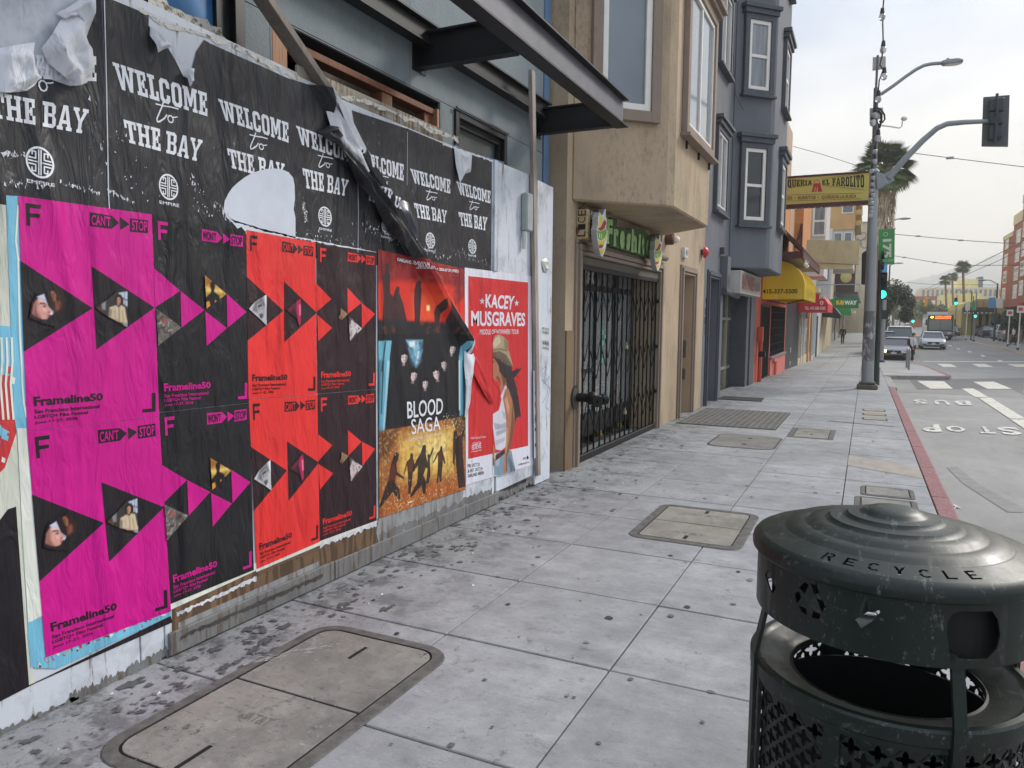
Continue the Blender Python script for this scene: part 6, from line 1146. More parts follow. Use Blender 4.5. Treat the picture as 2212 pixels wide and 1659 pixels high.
# ---- licence sign box
p = wp(*zF(440, 400), -2.80); LB = thing('notice_box', 'rusty cream sign box lettered on its side, under the bay corner', 'sign box', (XT+.1, 7.85, 2.5))
Y0_, Y1_, X1_ = 7.80, 8.13, XT+.13
pz = wp(*zF(345, 135), X1_).z; pz0 = wp(*zF(345, 670), X1_).z
mb = MB(); mb.box(XT+.001, X1_, Y0_, Y1_, pz0, pz); m = MT('rusty_cream_box', lin(186, 166, 126), .6); m.mix(m.ramp(m.noise(9, 6, rough=.7), .52, .6), lin(110, 62, 34)); part('case', mb, m.m, LB, bevel=.006)
decal('face_panel', X1_+.003, Y0_+.05, Y1_-.02, pz0+.02, pz-.04, plain('face_cream', (200, 180, 144), .6), None, LB); decal('red_band', X1_+.006, Y0_+.08, Y1_-.05, pz-.12, pz-.09, plain('band_red', (160, 44, 44), .5), None, LB); decal('blue_band', X1_+.006, Y0_+.08, Y1_-.05, pz0+.20, pz0+.32, plain('band_slate', (60, 66, 80), .5), None, LB)
def textX(s, X, y0, y1, z0, z1, mat, parent, bold=.03, name='lettering'):
    mb = MB(); text3(mb, s, Vector((X, y0, z1)), Vector((X, y1, z1)), Vector((X, y1, z0)), Vector((X, y0, z0)), bold); return part(name, mb, mat, parent, kind='flat')
def textY(s, Y, x0, x1, z0, z1, mat, parent, bold=.03, name='lettering'):
    mb = MB(); text3(mb, s, Vector((x0, Y, z1)), Vector((x1, Y, z1)), Vector((x1, Y, z0)), Vector((x0, Y, z0)), bold); return part(name, mb, mat, parent, kind='flat')
textX('SE HABLA', X1_+.006, Y0_+.08, Y1_-.05, pz-.20, pz-.14, plain('band_red', (160, 44, 44), .5), LB); textX('SECURITY', X1_+.008, Y0_+.09, Y1_-.06, pz0+.27, pz0+.31, M_WFR, LB); textX('24 HR', X1_+.008, Y0_+.09, Y1_-.06, pz0+.22, pz0+.26, M_WFR, LB)
for r in range(4):
    for c in range(3): decal('key', X1_+.006, Y0_+.08+c*.07, Y0_+.12+c*.07, pz0+.04+r*.038, pz0+.062+r*.038, M_BRN, None, LB)
for k, s in enumerate('LICENCE'):
    zc = pz0+.03+k*.075; mb = MB(); q_ = [Vector((XT+.02, Y0_-.002, zc)), Vector((XT+.02, Y0_-.002, zc+.06)), Vector((X1_-.02, Y0_-.002, zc+.06)), Vector((X1_-.02, Y0_-.002, zc))]; text3(mb, s, *q_, .0); part('side_letter', mb, M_BLKF, LB, kind='flat')
t = thing('wall_light', 'brown round fitting on the wall at the right end of the bay', 'lamp', (XT+.1, 12.0, 2.95)); p = wp(*zF(1890, 720), XT+.05); mb = MB(); mb.cyl((XT, p.y, p.z), (XT+.12, p.y, p.z), .09, n=14); part('shade', mb, plain('brown_fitting', (90, 60, 50), .5), t, smooth=True); mb = MB(); mb.ball((XT+.16, p.y+.02, p.z-.01), .06); part('lens', mb, M_WFR, t, smooth=True)
p = wp(*zF(2160, 950), XT+.03); t = thing('number_plate_box', 'small white house number box above the recessed doorway', 'number box', p); mb = MB(); mb.box(XT, XT+.06, p.y-.13, p.y+.13, p.z-.09, p.z+.09); part('case', mb, plain('box_white', (206, 206, 204), .5), t, bevel=.005); textX('4817', XT+.063, p.y-.08, p.y+.1, p.z-.05, p.z+.05, M_BLKF, t, .0)
# ================================================================== grey building
B3 = thing('grey_building', 'slate grey stucco building with a tall bay and white sash windows', 'building', (XT-1, 18.7, 0))
E0, E1, E2 = 15.02, 22.42, 22.5
wall_open('wall', XT, E0, E1, -.4, 12.6, [(15.45, 16.5, -.4, 2.42), (17.2, 21.5, -.4, 2.25)], M_GREY, B3, .5)
surround(B3, XT, 15.45, 16.5, 2.42, M_GREYD, zb=-.3)
mb = MB(); mb.box(XT-.56, XT-.5, 15.3, 16.6, -.4, 2.5); part('entry_door', mb, plain('slate_door', (66, 72, 80), .5), B3)
GP = [(XT, 17.70), (-2.22, 18.43), (-2.15, 18.56), (-2.15, 21.4), (XT, 22.2)]
mb = MB(); mb.prism([(x, y, 2.76) for x, y in GP], (0, 0, 9.9)); part('bay', mb, M_GREY, B3, bevel=.03)
_g = MT('curtained_glass', lin(128, 133, 138), .1, 0, .9); _g.value(_g.noise(2.2, 4, (7, 7, .5)), .62, 1.3); _g.value(_g.noise(.8, 2), .8, 1.2); M_GLC = _g.m
for z0, h in ((3.86, 1.62), (6.78, 1.52), (9.7, 1.55)):
    window(B3, (-2.72, 17.93, z0), (q, q, 0), (q, -q, 0), .58, h, cas=.12, casd=.09, cmat=M_GREYD, style='sash', head=.2, sill=.05, fr=.08, gmat=M_GLD if z0 < 5 else M_GLC)
    window(B3, (-2.15, 19.9, z0+.12), (0, 1, 0), (1, 0, 0), .95, h-.1, cas=.12, casd=.09, cmat=M_GREYD, style='sash', head=.2, sill=.05, fr=.09, gmat=M_GLC)
    window(B3, (XT, 15.75, z0+.05), (0, 1, 0), (1, 0, 0), 1.1, h-.1, cas=.10, casd=.08, cmat=M_GREYD, style='slider', head=.16, sill=.05, gmat=M_GLC)
mb = MB(); mb.tube([(XT+.02, 17.2, 12), (XT+.02, 17.25, 7.5), (-2.9, 17.62, 6.6), (-2.75, 17.8, 6.3)], .01, 5); part('cable', mb, M_GREYD, B3)
for k, s in enumerate('4813'): textX(s, XT+.004, 15.17, 15.30, 2.02-k*.2-.15, 2.02-k*.2, M_BLKF, B3, .03, 'house_number')
t = thing('alarm_bell', 'red round fire bell on the grey wall beside the doorway', 'alarm bell', (XT+.05, 15.32, 2.85)); p = wp(1521, 545, XT+.05); mb = MB(); mb.lathe((0, 0, 0), [(0.001, .09), (.05, .08), (.10, .045), (.115, 0), (.10, -.005), (.001, -.006)], 20); mb.v = [Vector((XT+.05+v.z, p.y+v.x, p.z+v.y)) for v in mb.v]; part('gong', mb, plain('bell_red', (190, 34, 44), .35), t, smooth=True); mb = MB(); mb.box(XT, XT+.044, p.y-.05, p.y+.05, p.z-.05, p.z+.05); part('back_box', mb, M_GREYD, t)
for (zx, zy) in ((372, 440), ): p = wp((1650+zx/3.318)/1.1302, (480+zy/3.318)/1.1302, XT+.03); mb = MB(); mb.box(XT, XT+.1, p.y-.08, p.y+.08, p.z-.07, p.z+.07); part('junction_box', mb, M_GREYD, B3)
t = thing('vent_box', 'grey louvred box on the wall left of the salon sign', 'vent box', (XT+.1, 17.0, 2.5)); mb = MB(); mb.box(XT, XT+.16, 16.72, 17.12, 2.22, 2.95); part('case', mb, M_GREY, t, bevel=.006)
for k in range(6): mb = MB(); mb.box(XT+.16, XT+.168, 16.78, 17.06, 2.28+k*.045, 2.30+k*.045); part('louvre', mb, M_GREYD, t)
mb = MB(); mb.cyl((XT+.1, 16.7, 2.2), (XT+.1, 18.6, 2.13), .07, n=10); part('pipe', mb, M_GREYD, B3, smooth=True)
z4 = zm(1650, 480, 3.318)
BX = thing('box_sign', 'faded white light box sign reading BAY WASH under the grey bay', 'sign', (XT+.1, 18.5, 2.3))
mb = MB(); mb.box(XT+.001, XT+.30, 17.7, 21.2, 2.18, 2.70); part('case', mb, plain('sign_white_case', (190, 188, 182), .5), BX, bevel=.008)
decal('face', XT+.304, 17.78, 21.12, 2.22, 2.66, plain('sign_face_faded', (168, 156, 150), .5), None, BX); textX('BAY WASH', XT+.308, 17.9, 19.9, 2.27, 2.62, plain('faded_red_letter', (150, 70, 60), .5), BX, .03); textX('SALON', XT+.308, 20.05, 21.0, 2.3, 2.55, plain('faded_blue_letter', (110, 112, 116), .5), BX, .02)
SL2 = thing('storefront', 'pale aluminium shopfront with a glass door below the faded box sign', 'shopfront', (XT-.5, 19.3, -.2)); xs2 = XT-.45
mb = MB()
for y in (17.22, 18.0, 19.3, 20.3, 21.42): mb.box(xs2-.04, xs2+.04, y, y+.07, -.35, 2.24)
mb.box(xs2-.038, xs2+.038, 17.29, 21.4, 1.55, 1.62); mb.box(xs2-.036, xs2+.036, 17.29, 18.0, .35, .42); mb.box(xs2-.036, xs2+.036, 18.07, 21.4, .25, .32)
part('aluminium_frame', mb, plain('pale_aluminium', (180, 174, 160), .4, .5), SL2)
for a, b in ((17.29, 18.0), (18.07, 19.3), (19.37, 20.3), (20.37, 21.42)): mb = MB(); mb.box(xs2-.008, xs2+.008, a+.001, b-.001, -.3, 2.2); part('glass_pane', mb, glass('shop_glass_dim', (96, 96, 84), .08), SL2)
decal('red_neon', xs2+.045, 17.5, 17.6, 1.6, 1.72, glow('red_neon', (255, 60, 50), 2.0), None, SL2)
mb = MB(); mb.box(XT+.0, XT+.04, 21.5, 22.42, -.4, 2.3); part('pilaster', mb, M_GREYD, B3); mb = MB(); mb.box(xs2, XT, 21.0, 21.5, -.4, 2.24); part('door_return', mb, M_GREYD, B3)
t = thing('door_mat', 'black rubber mat outside the aluminium shop door', 'mat', (-2.4, 17, GZ(17))); 
mb = MB(); mb.prism([(-2.95, 16.9, GZ(16.9)+.002), (-2.0, 16.9, GZ(16.9)+.002), (-2.05, 17.75, GZ(17.75)+.002), (-2.95, 17.75, GZ(17.75)+.002)], (0, 0, .012)); part('mat', mb, plain('rubber_black', (40, 40, 40), .8), t)
# ================================================================== taqueria (coral) with maroon pent roof
B4 = thing('coral_building', 'coral painted low restaurant with a maroon sloping roof edge', 'building', (XT-1, 27, 0))
M_COR = stucco('coral_paint', (186, 92, 76), .1, (140, 70, 60)); M_COR2 = stucco('pink_coral_paint', (210, 120, 108), .1, (150, 90, 80)); M_MAR = plain('maroon_wood', (86, 48, 44), .6); M_SOF = plain('cream_soffit', (170, 158, 136), .8)
wall_open('wall', XT, 22.44, 31.8, -.6, 4.9, [(23.85, 26.2, -.6, 2.04), (26.6, 31.4, .30, 2.04)], M_COR, B4, .3)
bx2 = [('upper_wall', (XT-6, XT-.02, 22.52, 31.7, 4.902, 8.85), stucco('pinkish_tan_render', (190, 166, 140), .1)), ('orange_boards', (XT-.019, XT, 22.52, 31.7, 4.902, 6.9), stucco('orange_siding', (206, 142, 88), .2, (150, 90, 50)))]
for nm_, b_6, mt_6 in bx2: mb = MB(); mb.box(*b_6); part(nm_, mb, mt_6, B4)
mb = MB(); mb.prism([(XT, 23.3, 4.7), (XT+.02, 23.3, 4.86), (-1.76, 23.3, 3.66), (-1.80, 23.3, 3.54)], (0, 8.4, 0)); part('pent_roof', mb, M_MAR, B4, bevel=.01)
mb = MB(); mb.box(XT+.001, -1.85, 23.4, 31.6, 3.44, 3.50); part('soffit', mb, M_SOF, B4)
mb = MB(); mb.box(-1.84, -1.76, 23.32, 31.68, 3.36, 3.56); mb.box(XT, -1.84, 23.32, 23.39, 3.36, 3.56); part('fascia', mb, M_MAR, B4)
for y, x in ((24.0, -1.75), (24.8, -1.75)): mb = MB(); mb.cyl((x, y, 3.36), (x, y, 3.28), .03, n=8); mb.ball((x, y, 3.22), .06); part('eave_bulb', mb, M_WFR, B4, smooth=True)
mb = MB(); mb.box(XT+.002, XT+.05, 26.5, 31.5, -.55, .22); part('dado', mb, M_COR2, B4); mb = MB(); mb.box(XT, XT+.10, 26.45, 31.5, .225, .29); part('window_sill', mb, plain('grey_sill', (130, 130, 130), .6), B4)
mb = MB(); mb.box(XT-.28, XT-.25, 26.6, 31.4, .30, 2.04); part('window_glass', mb, M_GLD, B4); mb = MB(); mb.box(XT-.28, XT-.25, 23.85, 26.2, -.6, 2.04); part('door_leaf', mb, M_BLKF, B4)
for k in range(20): mb = MB(); y = 26.65+k*.25; mb.box(XT-.02, XT+.01, y, y+.03, .3, 2.04); part('window_bar', mb, M_BLKF, B4)
for k in range(6): mb = MB(); mb.box(XT-.024, XT-.004, 26.6, 31.4, .42+k*.28, .44+k*.28); part('window_bar', mb, M_BLKF, B4)
SG4 = thing('door_grille', 'black barred security door in the coral wall', 'security door', (XT, 25, -.4))
for k in range(12): mb = MB(); y = 23.9+k*.2; mb.box(XT-.02, XT+.015, y, y+.03, GZ(y), 2.0); part('bar', mb, M_BLKF, SG4)
mb = MB(); frame(mb, XT-.03, XT+.02, 23.86, 26.19, -.35, 2.03, .06); part('frame', mb, M_BLKF, SG4)
DP = thing('drain_pipe', 'coral painted pipe with black valve on the wall beside the barred door', 'pipe', (XT+.1, 23.3, -.3)); mb = MB(); mb.tube([(XT+.1, 23.3, -.35), (XT+.1, 23.3, .9), (XT+.06, 23.3, .95)], .06, 10); mb.box(XT+.02, XT+.16, 23.15, 23.45, .9, 1.35); part('pipe_run', mb, M_COR, DP); mb = MB(); mb.cyl((XT+.1, 23.0, .55), (XT+.28, 23.0, .55), .09, n=12); part('valve', mb, M_BLKF, DP, smooth=True)
DP = thing('vent_pipe', 'small coral hooked pipe low on the pink dado', 'pipe', (XT+.1, 27.4, -.4)); mb = MB(); mb.tube([(XT+.12, 27.4, GZ(27.4)), (XT+.12, 27.4, .1), (XT+.12, 27.2, .18), (XT+.12, 27.0, .1)], .05, 8); part('pipe_run', mb, M_COR2, DP, smooth=True)
# yellow awning
AW = thing('awning', 'yellow barrel awning printed with a phone number over the restaurant', 'awning', (-2.3, 26.5, 2.2))
m = MT('yellow_canvas', lin(228, 192, 40), .55); m.value(m.noise(1.2, 5), .88, 1.08); m.bump(m.noise(3, 3), .3, .02); m.mix(m.mul(m.ramp(m.noise(2.5, 5, (1, 1, .3)), .55, .7), .35), lin(240, 226, 160)); M_YC = m.m
AX0, AX1, AZ0, AZ1 = XT+.01, -1.73, 2.19, 3.36
prof = [(AX0, AZ0), (AX1, AZ0), (AX1, AZ0+.38)]+[(AX0+.33+(AX1-AX0-.33)*math.cos(R_(90*k/8)), AZ0+.38+(AZ1-AZ0-.38)*math.sin(R_(90*k/8))) for k in range(1, 9)]+[(AX0, AZ1)]
prof2 = prof[1:]
mb = MB(); y0, y1 = 24.0, 29.2
n = len(prof2); mb.add([(x, y0, z) for x, z in prof2]+[(x, y1, z) for x, z in prof2], [(i, i+1, n+i+1, n+i) for i in range(n-1)]); AWc = part('canopy_cloth', mb, M_YC, AW, kind='flat')
for y in (y0, y1): mb = MB(); mb.add([(x, y, z) for x, z in prof], [list(range(len(prof)))]); part('end_panel', mb, M_YC, AW, kind='flat')
mb = MB()
for k in range(14): y = y0+.3+k*.36; mb.tube([(x+.004, y, z+.004) for x, z in prof2], .012, 5)
part('seam_ribs', mb, M_YC, AW)
textY('415-337-5500', y0-.006, -2.93, -1.93, 2.36, 2.50, P_INK, AW, .02)
textX('PUPUSERIA', AX1+.006, 24.6, 28.6, 2.3, 2.52, plain('faded_awning_print', (190, 170, 70), .6), AW, .02)
mb = MB(); mb.tube([(AX1-.02, y0+.05, AZ0-.02), (-2.3, y0+.4, AZ0-.14), (-2.9, y0+.9, AZ0-.02)], .015, 6); mb.tube([(AX1-.02, y1-.1, AZ0), (AX1-.02, y0+.1, AZ0)], .015, 6); part('frame_tube', mb, M_BLKF, AW)
# projecting taqueria sign
TS = thing('projecting_sign', 'yellow projecting taqueria sign with dark red frame above the awning', 'sign', (-1.2, 24.2, 5))
SX0, SX1, SZ0, SZ1, SY = -2.93, -.09, 4.98, 5.90, 24.3
M_SY = plain('sign_mustard', (206, 190, 96), .5, var=.06); M_SR = plain('sign_maroon', (84, 36, 40), .5); M_SRE = plain('sign_red', (186, 44, 54), .5)
mb = MB(); mb.box(SX0, SX1, SY, SY+.3, SZ0+.08, SZ1-.06); part('sign_box', mb, M_SY, TS)
mb = MB(); mb.box(SX0-.01, SX1+.02, SY-.02, SY+.32, SZ0-.02, SZ0+.078); mb.box(SX0-.01, SX1+.02, SY-.02, SY+.32, SZ1-.058, SZ1); mb.box(SX1+.001, SX1+.022, SY-.015, SY+.315, SZ0+.079, SZ1-.059); part('sign_frame', mb, M_SR, TS)
zS = zm(1800, 0, 3.16)
def sS(pts, off=.004): return [dp(*zS(*p), SY-off) for p in pts]
def slabS(s, qd, mat, name='lettering', parent=TS):
    P = sS(qd, .006); mb = MB()
    for i, pp in enumerate(slab_text(s, .08)):
        mb.add([bil(*P, u, v)-Vector((0, .0004*(i % 9), 0)) for u, v in pp], [list(range(len(pp)))])
    part(name, mb, mat, parent, kind='flat')
slabS('TA', [(330, 1380), (382, 1384), (382, 1450), (330, 1462)], P_INK); slabS('QUERIA', [(388, 1385), (578, 1396), (578, 1422), (388, 1446)], P_INK); slabS('EL', [(652, 1392), (714, 1382), (714, 1424), (652, 1424)], P_INK); slabS('FAROLITO', [(733, 1378), (980, 1345), (980, 1448), (733, 1430)], P_INK)
mb = MB(); text3(mb, 'TACOS  •  BURRITOS  •  QUESADILLA SUIZA', *sS([(330, 1518), (922, 1500), (918, 1530), (330, 1548)], .006), .035); part('lettering', mb, plain('sign_brown_letter', (150, 84, 50), .5), TS, kind='flat')
mb = MB()
for a, b in (((390, 1380), (580, 1393)), ((655, 1380), (955, 1338)), ((390, 1452), (580, 1425)), ((655, 1428), (980, 1465)), ((330, 1506), (958, 1489)), ((330, 1552), (950, 1533))):
    P = sS([a, b], .006); mb.bar(P[0], P[1], .004, .012, up=(0, 1, 0))
part('rule_line', mb, P_INK, TS)
for pts, mt_ in (([(590, 1415), (640, 1412), (655, 1478), (620, 1480), (622, 1440), (616, 1440), (610, 1481), (600, 1481), (606, 1440), (600, 1440), (592, 1481), (574, 1482)], M_SRE),):
    mb = MB(); P = sS(pts, .006); tri = tessellate_polygon([[Vector((p.x, p.z, 0)) for p in P]]); mb.add(P, [list(t_) for t_ in tri]); part('lantern_emblem', mb, mt_, TS, kind='flat')
mb = MB(); P = sS([(593, 1413), (596, 1395), (612, 1385), (628, 1393), (637, 1410)], .008); mb.tube(P, .008, 5); part('lantern_top', mb, M_SRE, TS)
for k in range(16): mb = MB(); x = SX0+.1+k*.18; mb.ball((x, SY+.1, SZ0-.045), .025, 8, 6); part('edge_bulb', mb, M_WFR, TS, smooth=True)
for k in range(10): mb = MB(); x = SX0+.2+k*.28; mb.ball((x, SY+.1, SZ1+.02), .022, 8, 6); part('edge_bulb', mb, M_WFR, TS, smooth=True)
# ================================================================== RECYCLING BIN
BC = Vector((.089, 2.236, 1.0)); ZR = BC.z; BX_, BY_ = BC.x, BC.y
BIN = thing('recycling_bin', 'dark green metal street recycling bin with ringed lid lettered RECYCLE, at the lower right', 'recycling bin', (BX_, BY_, GZ(BY_)))
m = MT('bin_paint', lin(17, 29, 23), .38, 0, .42); m.value(m.noise(3, 6, rough=.65), .75, 1.3); m.roughness(m.noise(7, 6, rough=.7), .34, .56)
m.mix(m.mul(m.ramp(m.noise(5, 7, (1, 1, 1), rough=.78), .56, .70), .30), lin(96, 100, 98)); m.mix(m.mul(m.ramp(m.noise(38, 6, rough=.75), .59, .65), .6), lin(92, 92, 86)); m.mix(m.mul(m.ramp(m.noise(12, 7, (2.5, .5, 1), rough=.85), .59, .64), .5), lin(120, 122, 120)); m.bump(m.noise(14, 5), .12, .004); m.bump(m.noise(160, 3), .08, .001); M_BIN = m.m
M_BINK = plain('bin_inside_black', (12, 13, 13), .8)
zC = zm(1800, 1200, 2.457)
lidprof = [(0.0008, .094), (.030, .093), (.055, .089), (.072, .082), (.079, .075), (.086, .073), (.112, .0705), (.120, .062), (.128, .060), (.157, .0575), (.166, .049), (.175, .047), (.207, .044), (.217, .035), (.226, .033), (.262, .030), (.273, .020), (.282, .0185)]
RI, RO = .282, .338; zl = lambda r: .0185+(r-RI)/(RO-RI)*(.002-.0185)
rimprof = [(RO, .002), (.350, -.004), (.358, -.013), (.361, -.024), (.360, -.038), (.354, -.044), (.348, -.040)]
mb = MB(); mb.lathe((BX_, BY_, ZR), lidprof, 72); mb.lathe((BX_, BY_, ZR), rimprof, 72)
from mathutils.geometry import delaunay_2d_cdt
def inpoly(x, y, P):
    c = False; j = len(P)-1
    for i in range(len(P)):
        (xi, yi), (xj, yj) = P[i], P[j]
        if (yi > y) != (yj > y) and x < (xj-xi)*(y-yi)/(yj-yi)+xi: c = not c
        j = i
    return c
def cdt_fill(loops, dx):
    V = []; E_ = []
    (x0, y0), (x1, y1) = loops[0][0], loops[0][2]; k = int((x1-x0)/dx)+1
    outer = [(x0+(x1-x0)*i/k, y0) for i in range(k+1)]+[(x0+(x1-x0)*i/k, y1) for i in range(k, -1, -1)]
    for l in [outer]+loops[1:]:
        b = len(V); V += [Vector(p) for p in l]; E_ += [(b+i, b+(i+1) % len(l)) for i in range(len(l))]
    v2, e2, f2, *_ = delaunay_2d_cdt(V, E_, [], 0, 1e-6); v2 = [(v[0], v[1]) for v in v2]; T = []
    for f_ in f2:
        cx_ = sum(v2[i][0] for i in f_)/len(f_); cy_ = sum(v2[i][1] for i in f_)/len(f_)
        if not any(inpoly(cx_, cy_, h) for h in loops[1:]): T.append(tuple(f_))
    return v2, T
def warp(loops_list, fn, dx, name, mat, parent, bis=None, thick=None):
    """planar region with holes, cut into narrow strips and bent onto a curved surface"""
    loops, = loops_list; flat, tris = cdt_fill(loops, dx)
    bm = bmesh.new(); vs = [bm.verts.new((p[0], p[1], 0)) for p in flat]
    for t in tris:
        try: bm.faces.new([vs[i] for i in t])
        except ValueError: pass
    x0 = min(p[0] for p in flat); x1 = max(p[0] for p in flat); k = int((x1-x0)/dx)
    for i in range(1, k+1): bmesh.ops.bisect_plane(bm, geom=bm.verts[:]+bm.edges[:]+bm.faces[:], plane_co=(x0+i*dx, 0, 0), plane_no=(1, 0, 0))
    bm.verts.ensure_lookup_table(); bm.verts.index_update()
    V = [(v.co.x, v.co.y) for v in bm.verts]; Fc = [[q.index for q in f.verts] for f in bm.faces]; bm.free(); out = MB()
    out.add([fn(a, b, 0) for a, b in V], Fc)
    if thick:
        out.add([fn(a, b, thick) for a, b in V], [list(reversed(q)) for q in Fc])
        for l in loops:
            n = len(l); out.add([fn(*p, 0) for p in l]+[fn(*p, thick) for p in l], [(i, (i+1) % n, (i+1) % n+n, i+n) for i in range(n)])
    return out
# angle of a photograph sight line on the lid
def lid_ang(zx, zy, r=.31):
    x, y = zC(zx, zy); rr = ray(x, y); t = (ZR+.01-HC)/rr.z; p = rr*t; return math.atan2(p.y-BY_, p.x-BX_), math.hypot(p.y-BY_, p.x-BX_)
STN = {'R': [[(0, 0), (.22, 0), (.22, 1), (0, 1)], [(.32, 1), (.75, 1), (.95, .85), (.95, .6), (.72, .45), (1, 0), (.76, 0), (.45, .42), (.32, .42), (.32, .56), (.62, .58), (.72, .68), (.72, .78), (.62, .85), (.32, .85)]],
       'E': [[(0, 0), (.95, 0), (.95, .18), (.26, .18), (.26, .42), (.8, .42), (.8, .58), (.26, .58), (.26, .82), (.95, .82), (.95, 1), (0, 1)]],
       'C': [[(0, .56), (.24, .56), (.30, .76), (.5, .84), (.72, .74), (.92, .84), (.75, .96), (.5, 1), (.2, .92), (.04, .75)], [(0, .44), (.24, .44), (.30, .24), (.5, .16), (.72, .26), (.92, .16), (.75, .04), (.5, 0), (.2, .08), (.04, .25)]],
       'Y': [[(.36, 0), (.62, 0), (.62, .42), (1, 1), (.74, 1), (.5, .6), (.26, 1), (0, 1), (.36, .42)]],
       'L': [[(0, 0), (.9, 0), (.9, .2), (.26, .2), (.26, 1), (0, 1)]]}
cs = [(570, 385, 'R'), (705, 415, 'E'), (838, 448, 'C'), (995, 468, 'Y'), (1130, 488, 'C'), (1275, 500, 'L'), (1412, 502, 'E')]
angs = [lid_ang(a, b) for a, b, _ in cs]
a0 = angs[0][0]; a1 = angs[-1][0]
a1 += math.tau if a1 < a0-.0 and a0-a1 > math.pi else 0
stepa = (a1-a0)/6; RL0, RL1 = RO-.046, RO-.014
loops = [[(a0-math.pi+.5, RI), (a0-math.pi+.5+math.tau, RI), (a0-math.pi+.5+math.tau, RO), (a0-math.pi+.5, RO)]]
hw = .022/.31
for k, (_, _, ch) in enumerate(cs):
    ac = a0+stepa*k
    for P in STN[ch]: loops.append([(ac+(u-.5)*hw*1.25, RL1-(v)*(RL1-RL0)) for u, v in P])
fn = lambda a, r, th: Vector((BX_+r*math.cos(a), BY_+r*math.sin(a), ZR+zl(r)-th))
lm = warp([loops], fn, R_(5), 'lid', M_BIN, BIN, thick=.003)
mb.v += []; b = len(mb.v); mb.v += lm.v; mb.f += [[i+b for i in f_] for f_ in lm.f]; mb.m += lm.m
mb.lathe((BX_, BY_, ZR-.0035), lidprof, 48)
part('lid', mb, M_BIN, BIN, smooth=True, kind='flat')
# skirt with real cut-outs
RS = .345; SZ_0, SZ_1 = -.198, -.036
def cyl_hit(px, py, r):
    rr = ray(px, py); A = rr.x**2+rr.y**2; B = -2*(rr.x*BX_+rr.y*BY_); C = BX_**2+BY_**2-r*r; D = B*B-4*A*C
    if D < 0: D = 0
    t = (-B-math.sqrt(D))/(2*A); p = rr*t; return math.atan2(p.y-BY_, p.x-BX_), p.z+HC-ZR
def ch(zx, zy):
    a, z = cyl_hit(*zC(zx, zy), RS); a += math.tau*round((A_c-a)/math.tau); return (a, max(min(z, SZ_1-.004), SZ_0+.004))
A_c = cyl_hit(*zC(1335, 900), RS)[0]
loops = [[(A_c-math.pi, SZ_0), (A_c+math.pi, SZ_0), (A_c+math.pi, SZ_1), (A_c-math.pi, SZ_1)]]
cut = [[(1290, 735), (1340, 718), (1530, 718), (1565, 770), (1578, 860), (1560, 940), (1500, 1002), (1335, 1003), (1275, 945), (1255, 850), (1265, 780)],
       [(705, 768), (782, 722), (830, 722), (838, 740), (815, 775), (740, 825)], [(826, 720), (850, 712), (858, 722), (846, 740)],
       [(168, 500), (184, 470), (212, 545), (232, 580), (215, 612), (195, 590)],
       [(372, 575), (405, 543), (430, 560), (402, 615)], [(438, 545), (478, 575), (495, 610), (462, 618)], [(345, 610), (372, 598), (382, 640), (358, 672), (347, 645)], [(475, 645), (510, 650), (530, 690), (508, 725)], [(368, 680), (415, 705), (418, 742), (385, 722)], [(455, 715), (500, 738), (490, 768), (445, 755)]]
for c_ in cut: loops.append([ch(*p) for p in c_])
fn = lambda a, z, th: Vector((BX_+(RS-th)*math.cos(a), BY_+(RS-th)*math.sin(a), ZR+z))
mb = warp([loops], fn, R_(4), 'skirt', M_BIN, BIN, thick=.004); part('skirt', mb, M_BIN, BIN, smooth=True, kind='flat')
for nm_, xa_, xb_ in (('blackout_plate', 1215, 1690), ('blackout_plate', 130, 560)):  # black plates added behind some cut-outs so they look dark inside
    aa, ab = cyl_hit(*zC(xa_, 860), RS)[0], cyl_hit(*zC(xb_, 860), RS)[0]; ab += math.tau*round((aa-ab)/math.tau); mb = MB(); n = 10
    P = [(BX_+.315*math.cos(aa+(ab-aa)*i/n), BY_+.315*math.sin(aa+(ab-aa)*i/n)) for i in range(n+1)]
    mb.add([(x, y, ZR-.045) for x, y in P]+[(x, y, ZR-.192) for x, y in P], [(i, i+1, n+2+i, n+1+i) for i in range(n)]); part(nm_, mb, M_BINK, BIN, kind='flat')
# tray ring
ZT = -.345; mb = MB()
mb.lathe((BX_, BY_, ZR), [(.352, ZT-.045), (.356, ZT-.04), (.356, ZT-.006), (.350, ZT), (.335, ZT+.001), (.328, ZT-.006), (.318, ZT-.010), (.250, ZT-.030), (.244, ZT-.036), (.244, ZT-.050), (.240, ZT-.05), (.240, ZT-.03), (.246, ZT-.034), (.318, ZT-.016), (.345, ZT-.012), (.345, ZT-.045)], 72, closed=True)
part('tray_ring', mb, M_BIN, BIN, smooth=True)
# posts
posts = [cyl_hit(*zC(1337, 1250), .350)[0]]; lp = cyl_hit(*zC(125, 800), .350)[0]
base_a = posts[0]; posts = [base_a+k*math.pi/2 for k in range(4)]
posts[3] = lp if abs(((lp-base_a+math.pi) % math.tau)-math.pi) > .5 else posts[3]
for a in posts:
    mb = MB(); c = Vector((math.cos(a), math.sin(a), 0)); t = Vector((-c.y, c.x, 0)); O_ = Vector((BX_, BY_, 0)); ks = [(.331, ZR-.178), (.333, ZR-.21), (.357, ZR-.335), (.357, GZ(BY_)+.02)]
    mb.add([O_+c*(r+dr_)+t*s_*.015+Vector((0, 0, z)) for r, z in ks for dr_, s_ in ((-.005, -1), (-.005, 1), (.005, 1), (.005, -1))], [(4*i+j, 4*i+(j+1) % 4, 4*i+4+(j+1) % 4, 4*i+4+j) for i in range(3) for j in range(4)]+[(0, 1, 2, 3), (12, 13, 14, 15)]); part('post', mb, M_BIN, BIN)
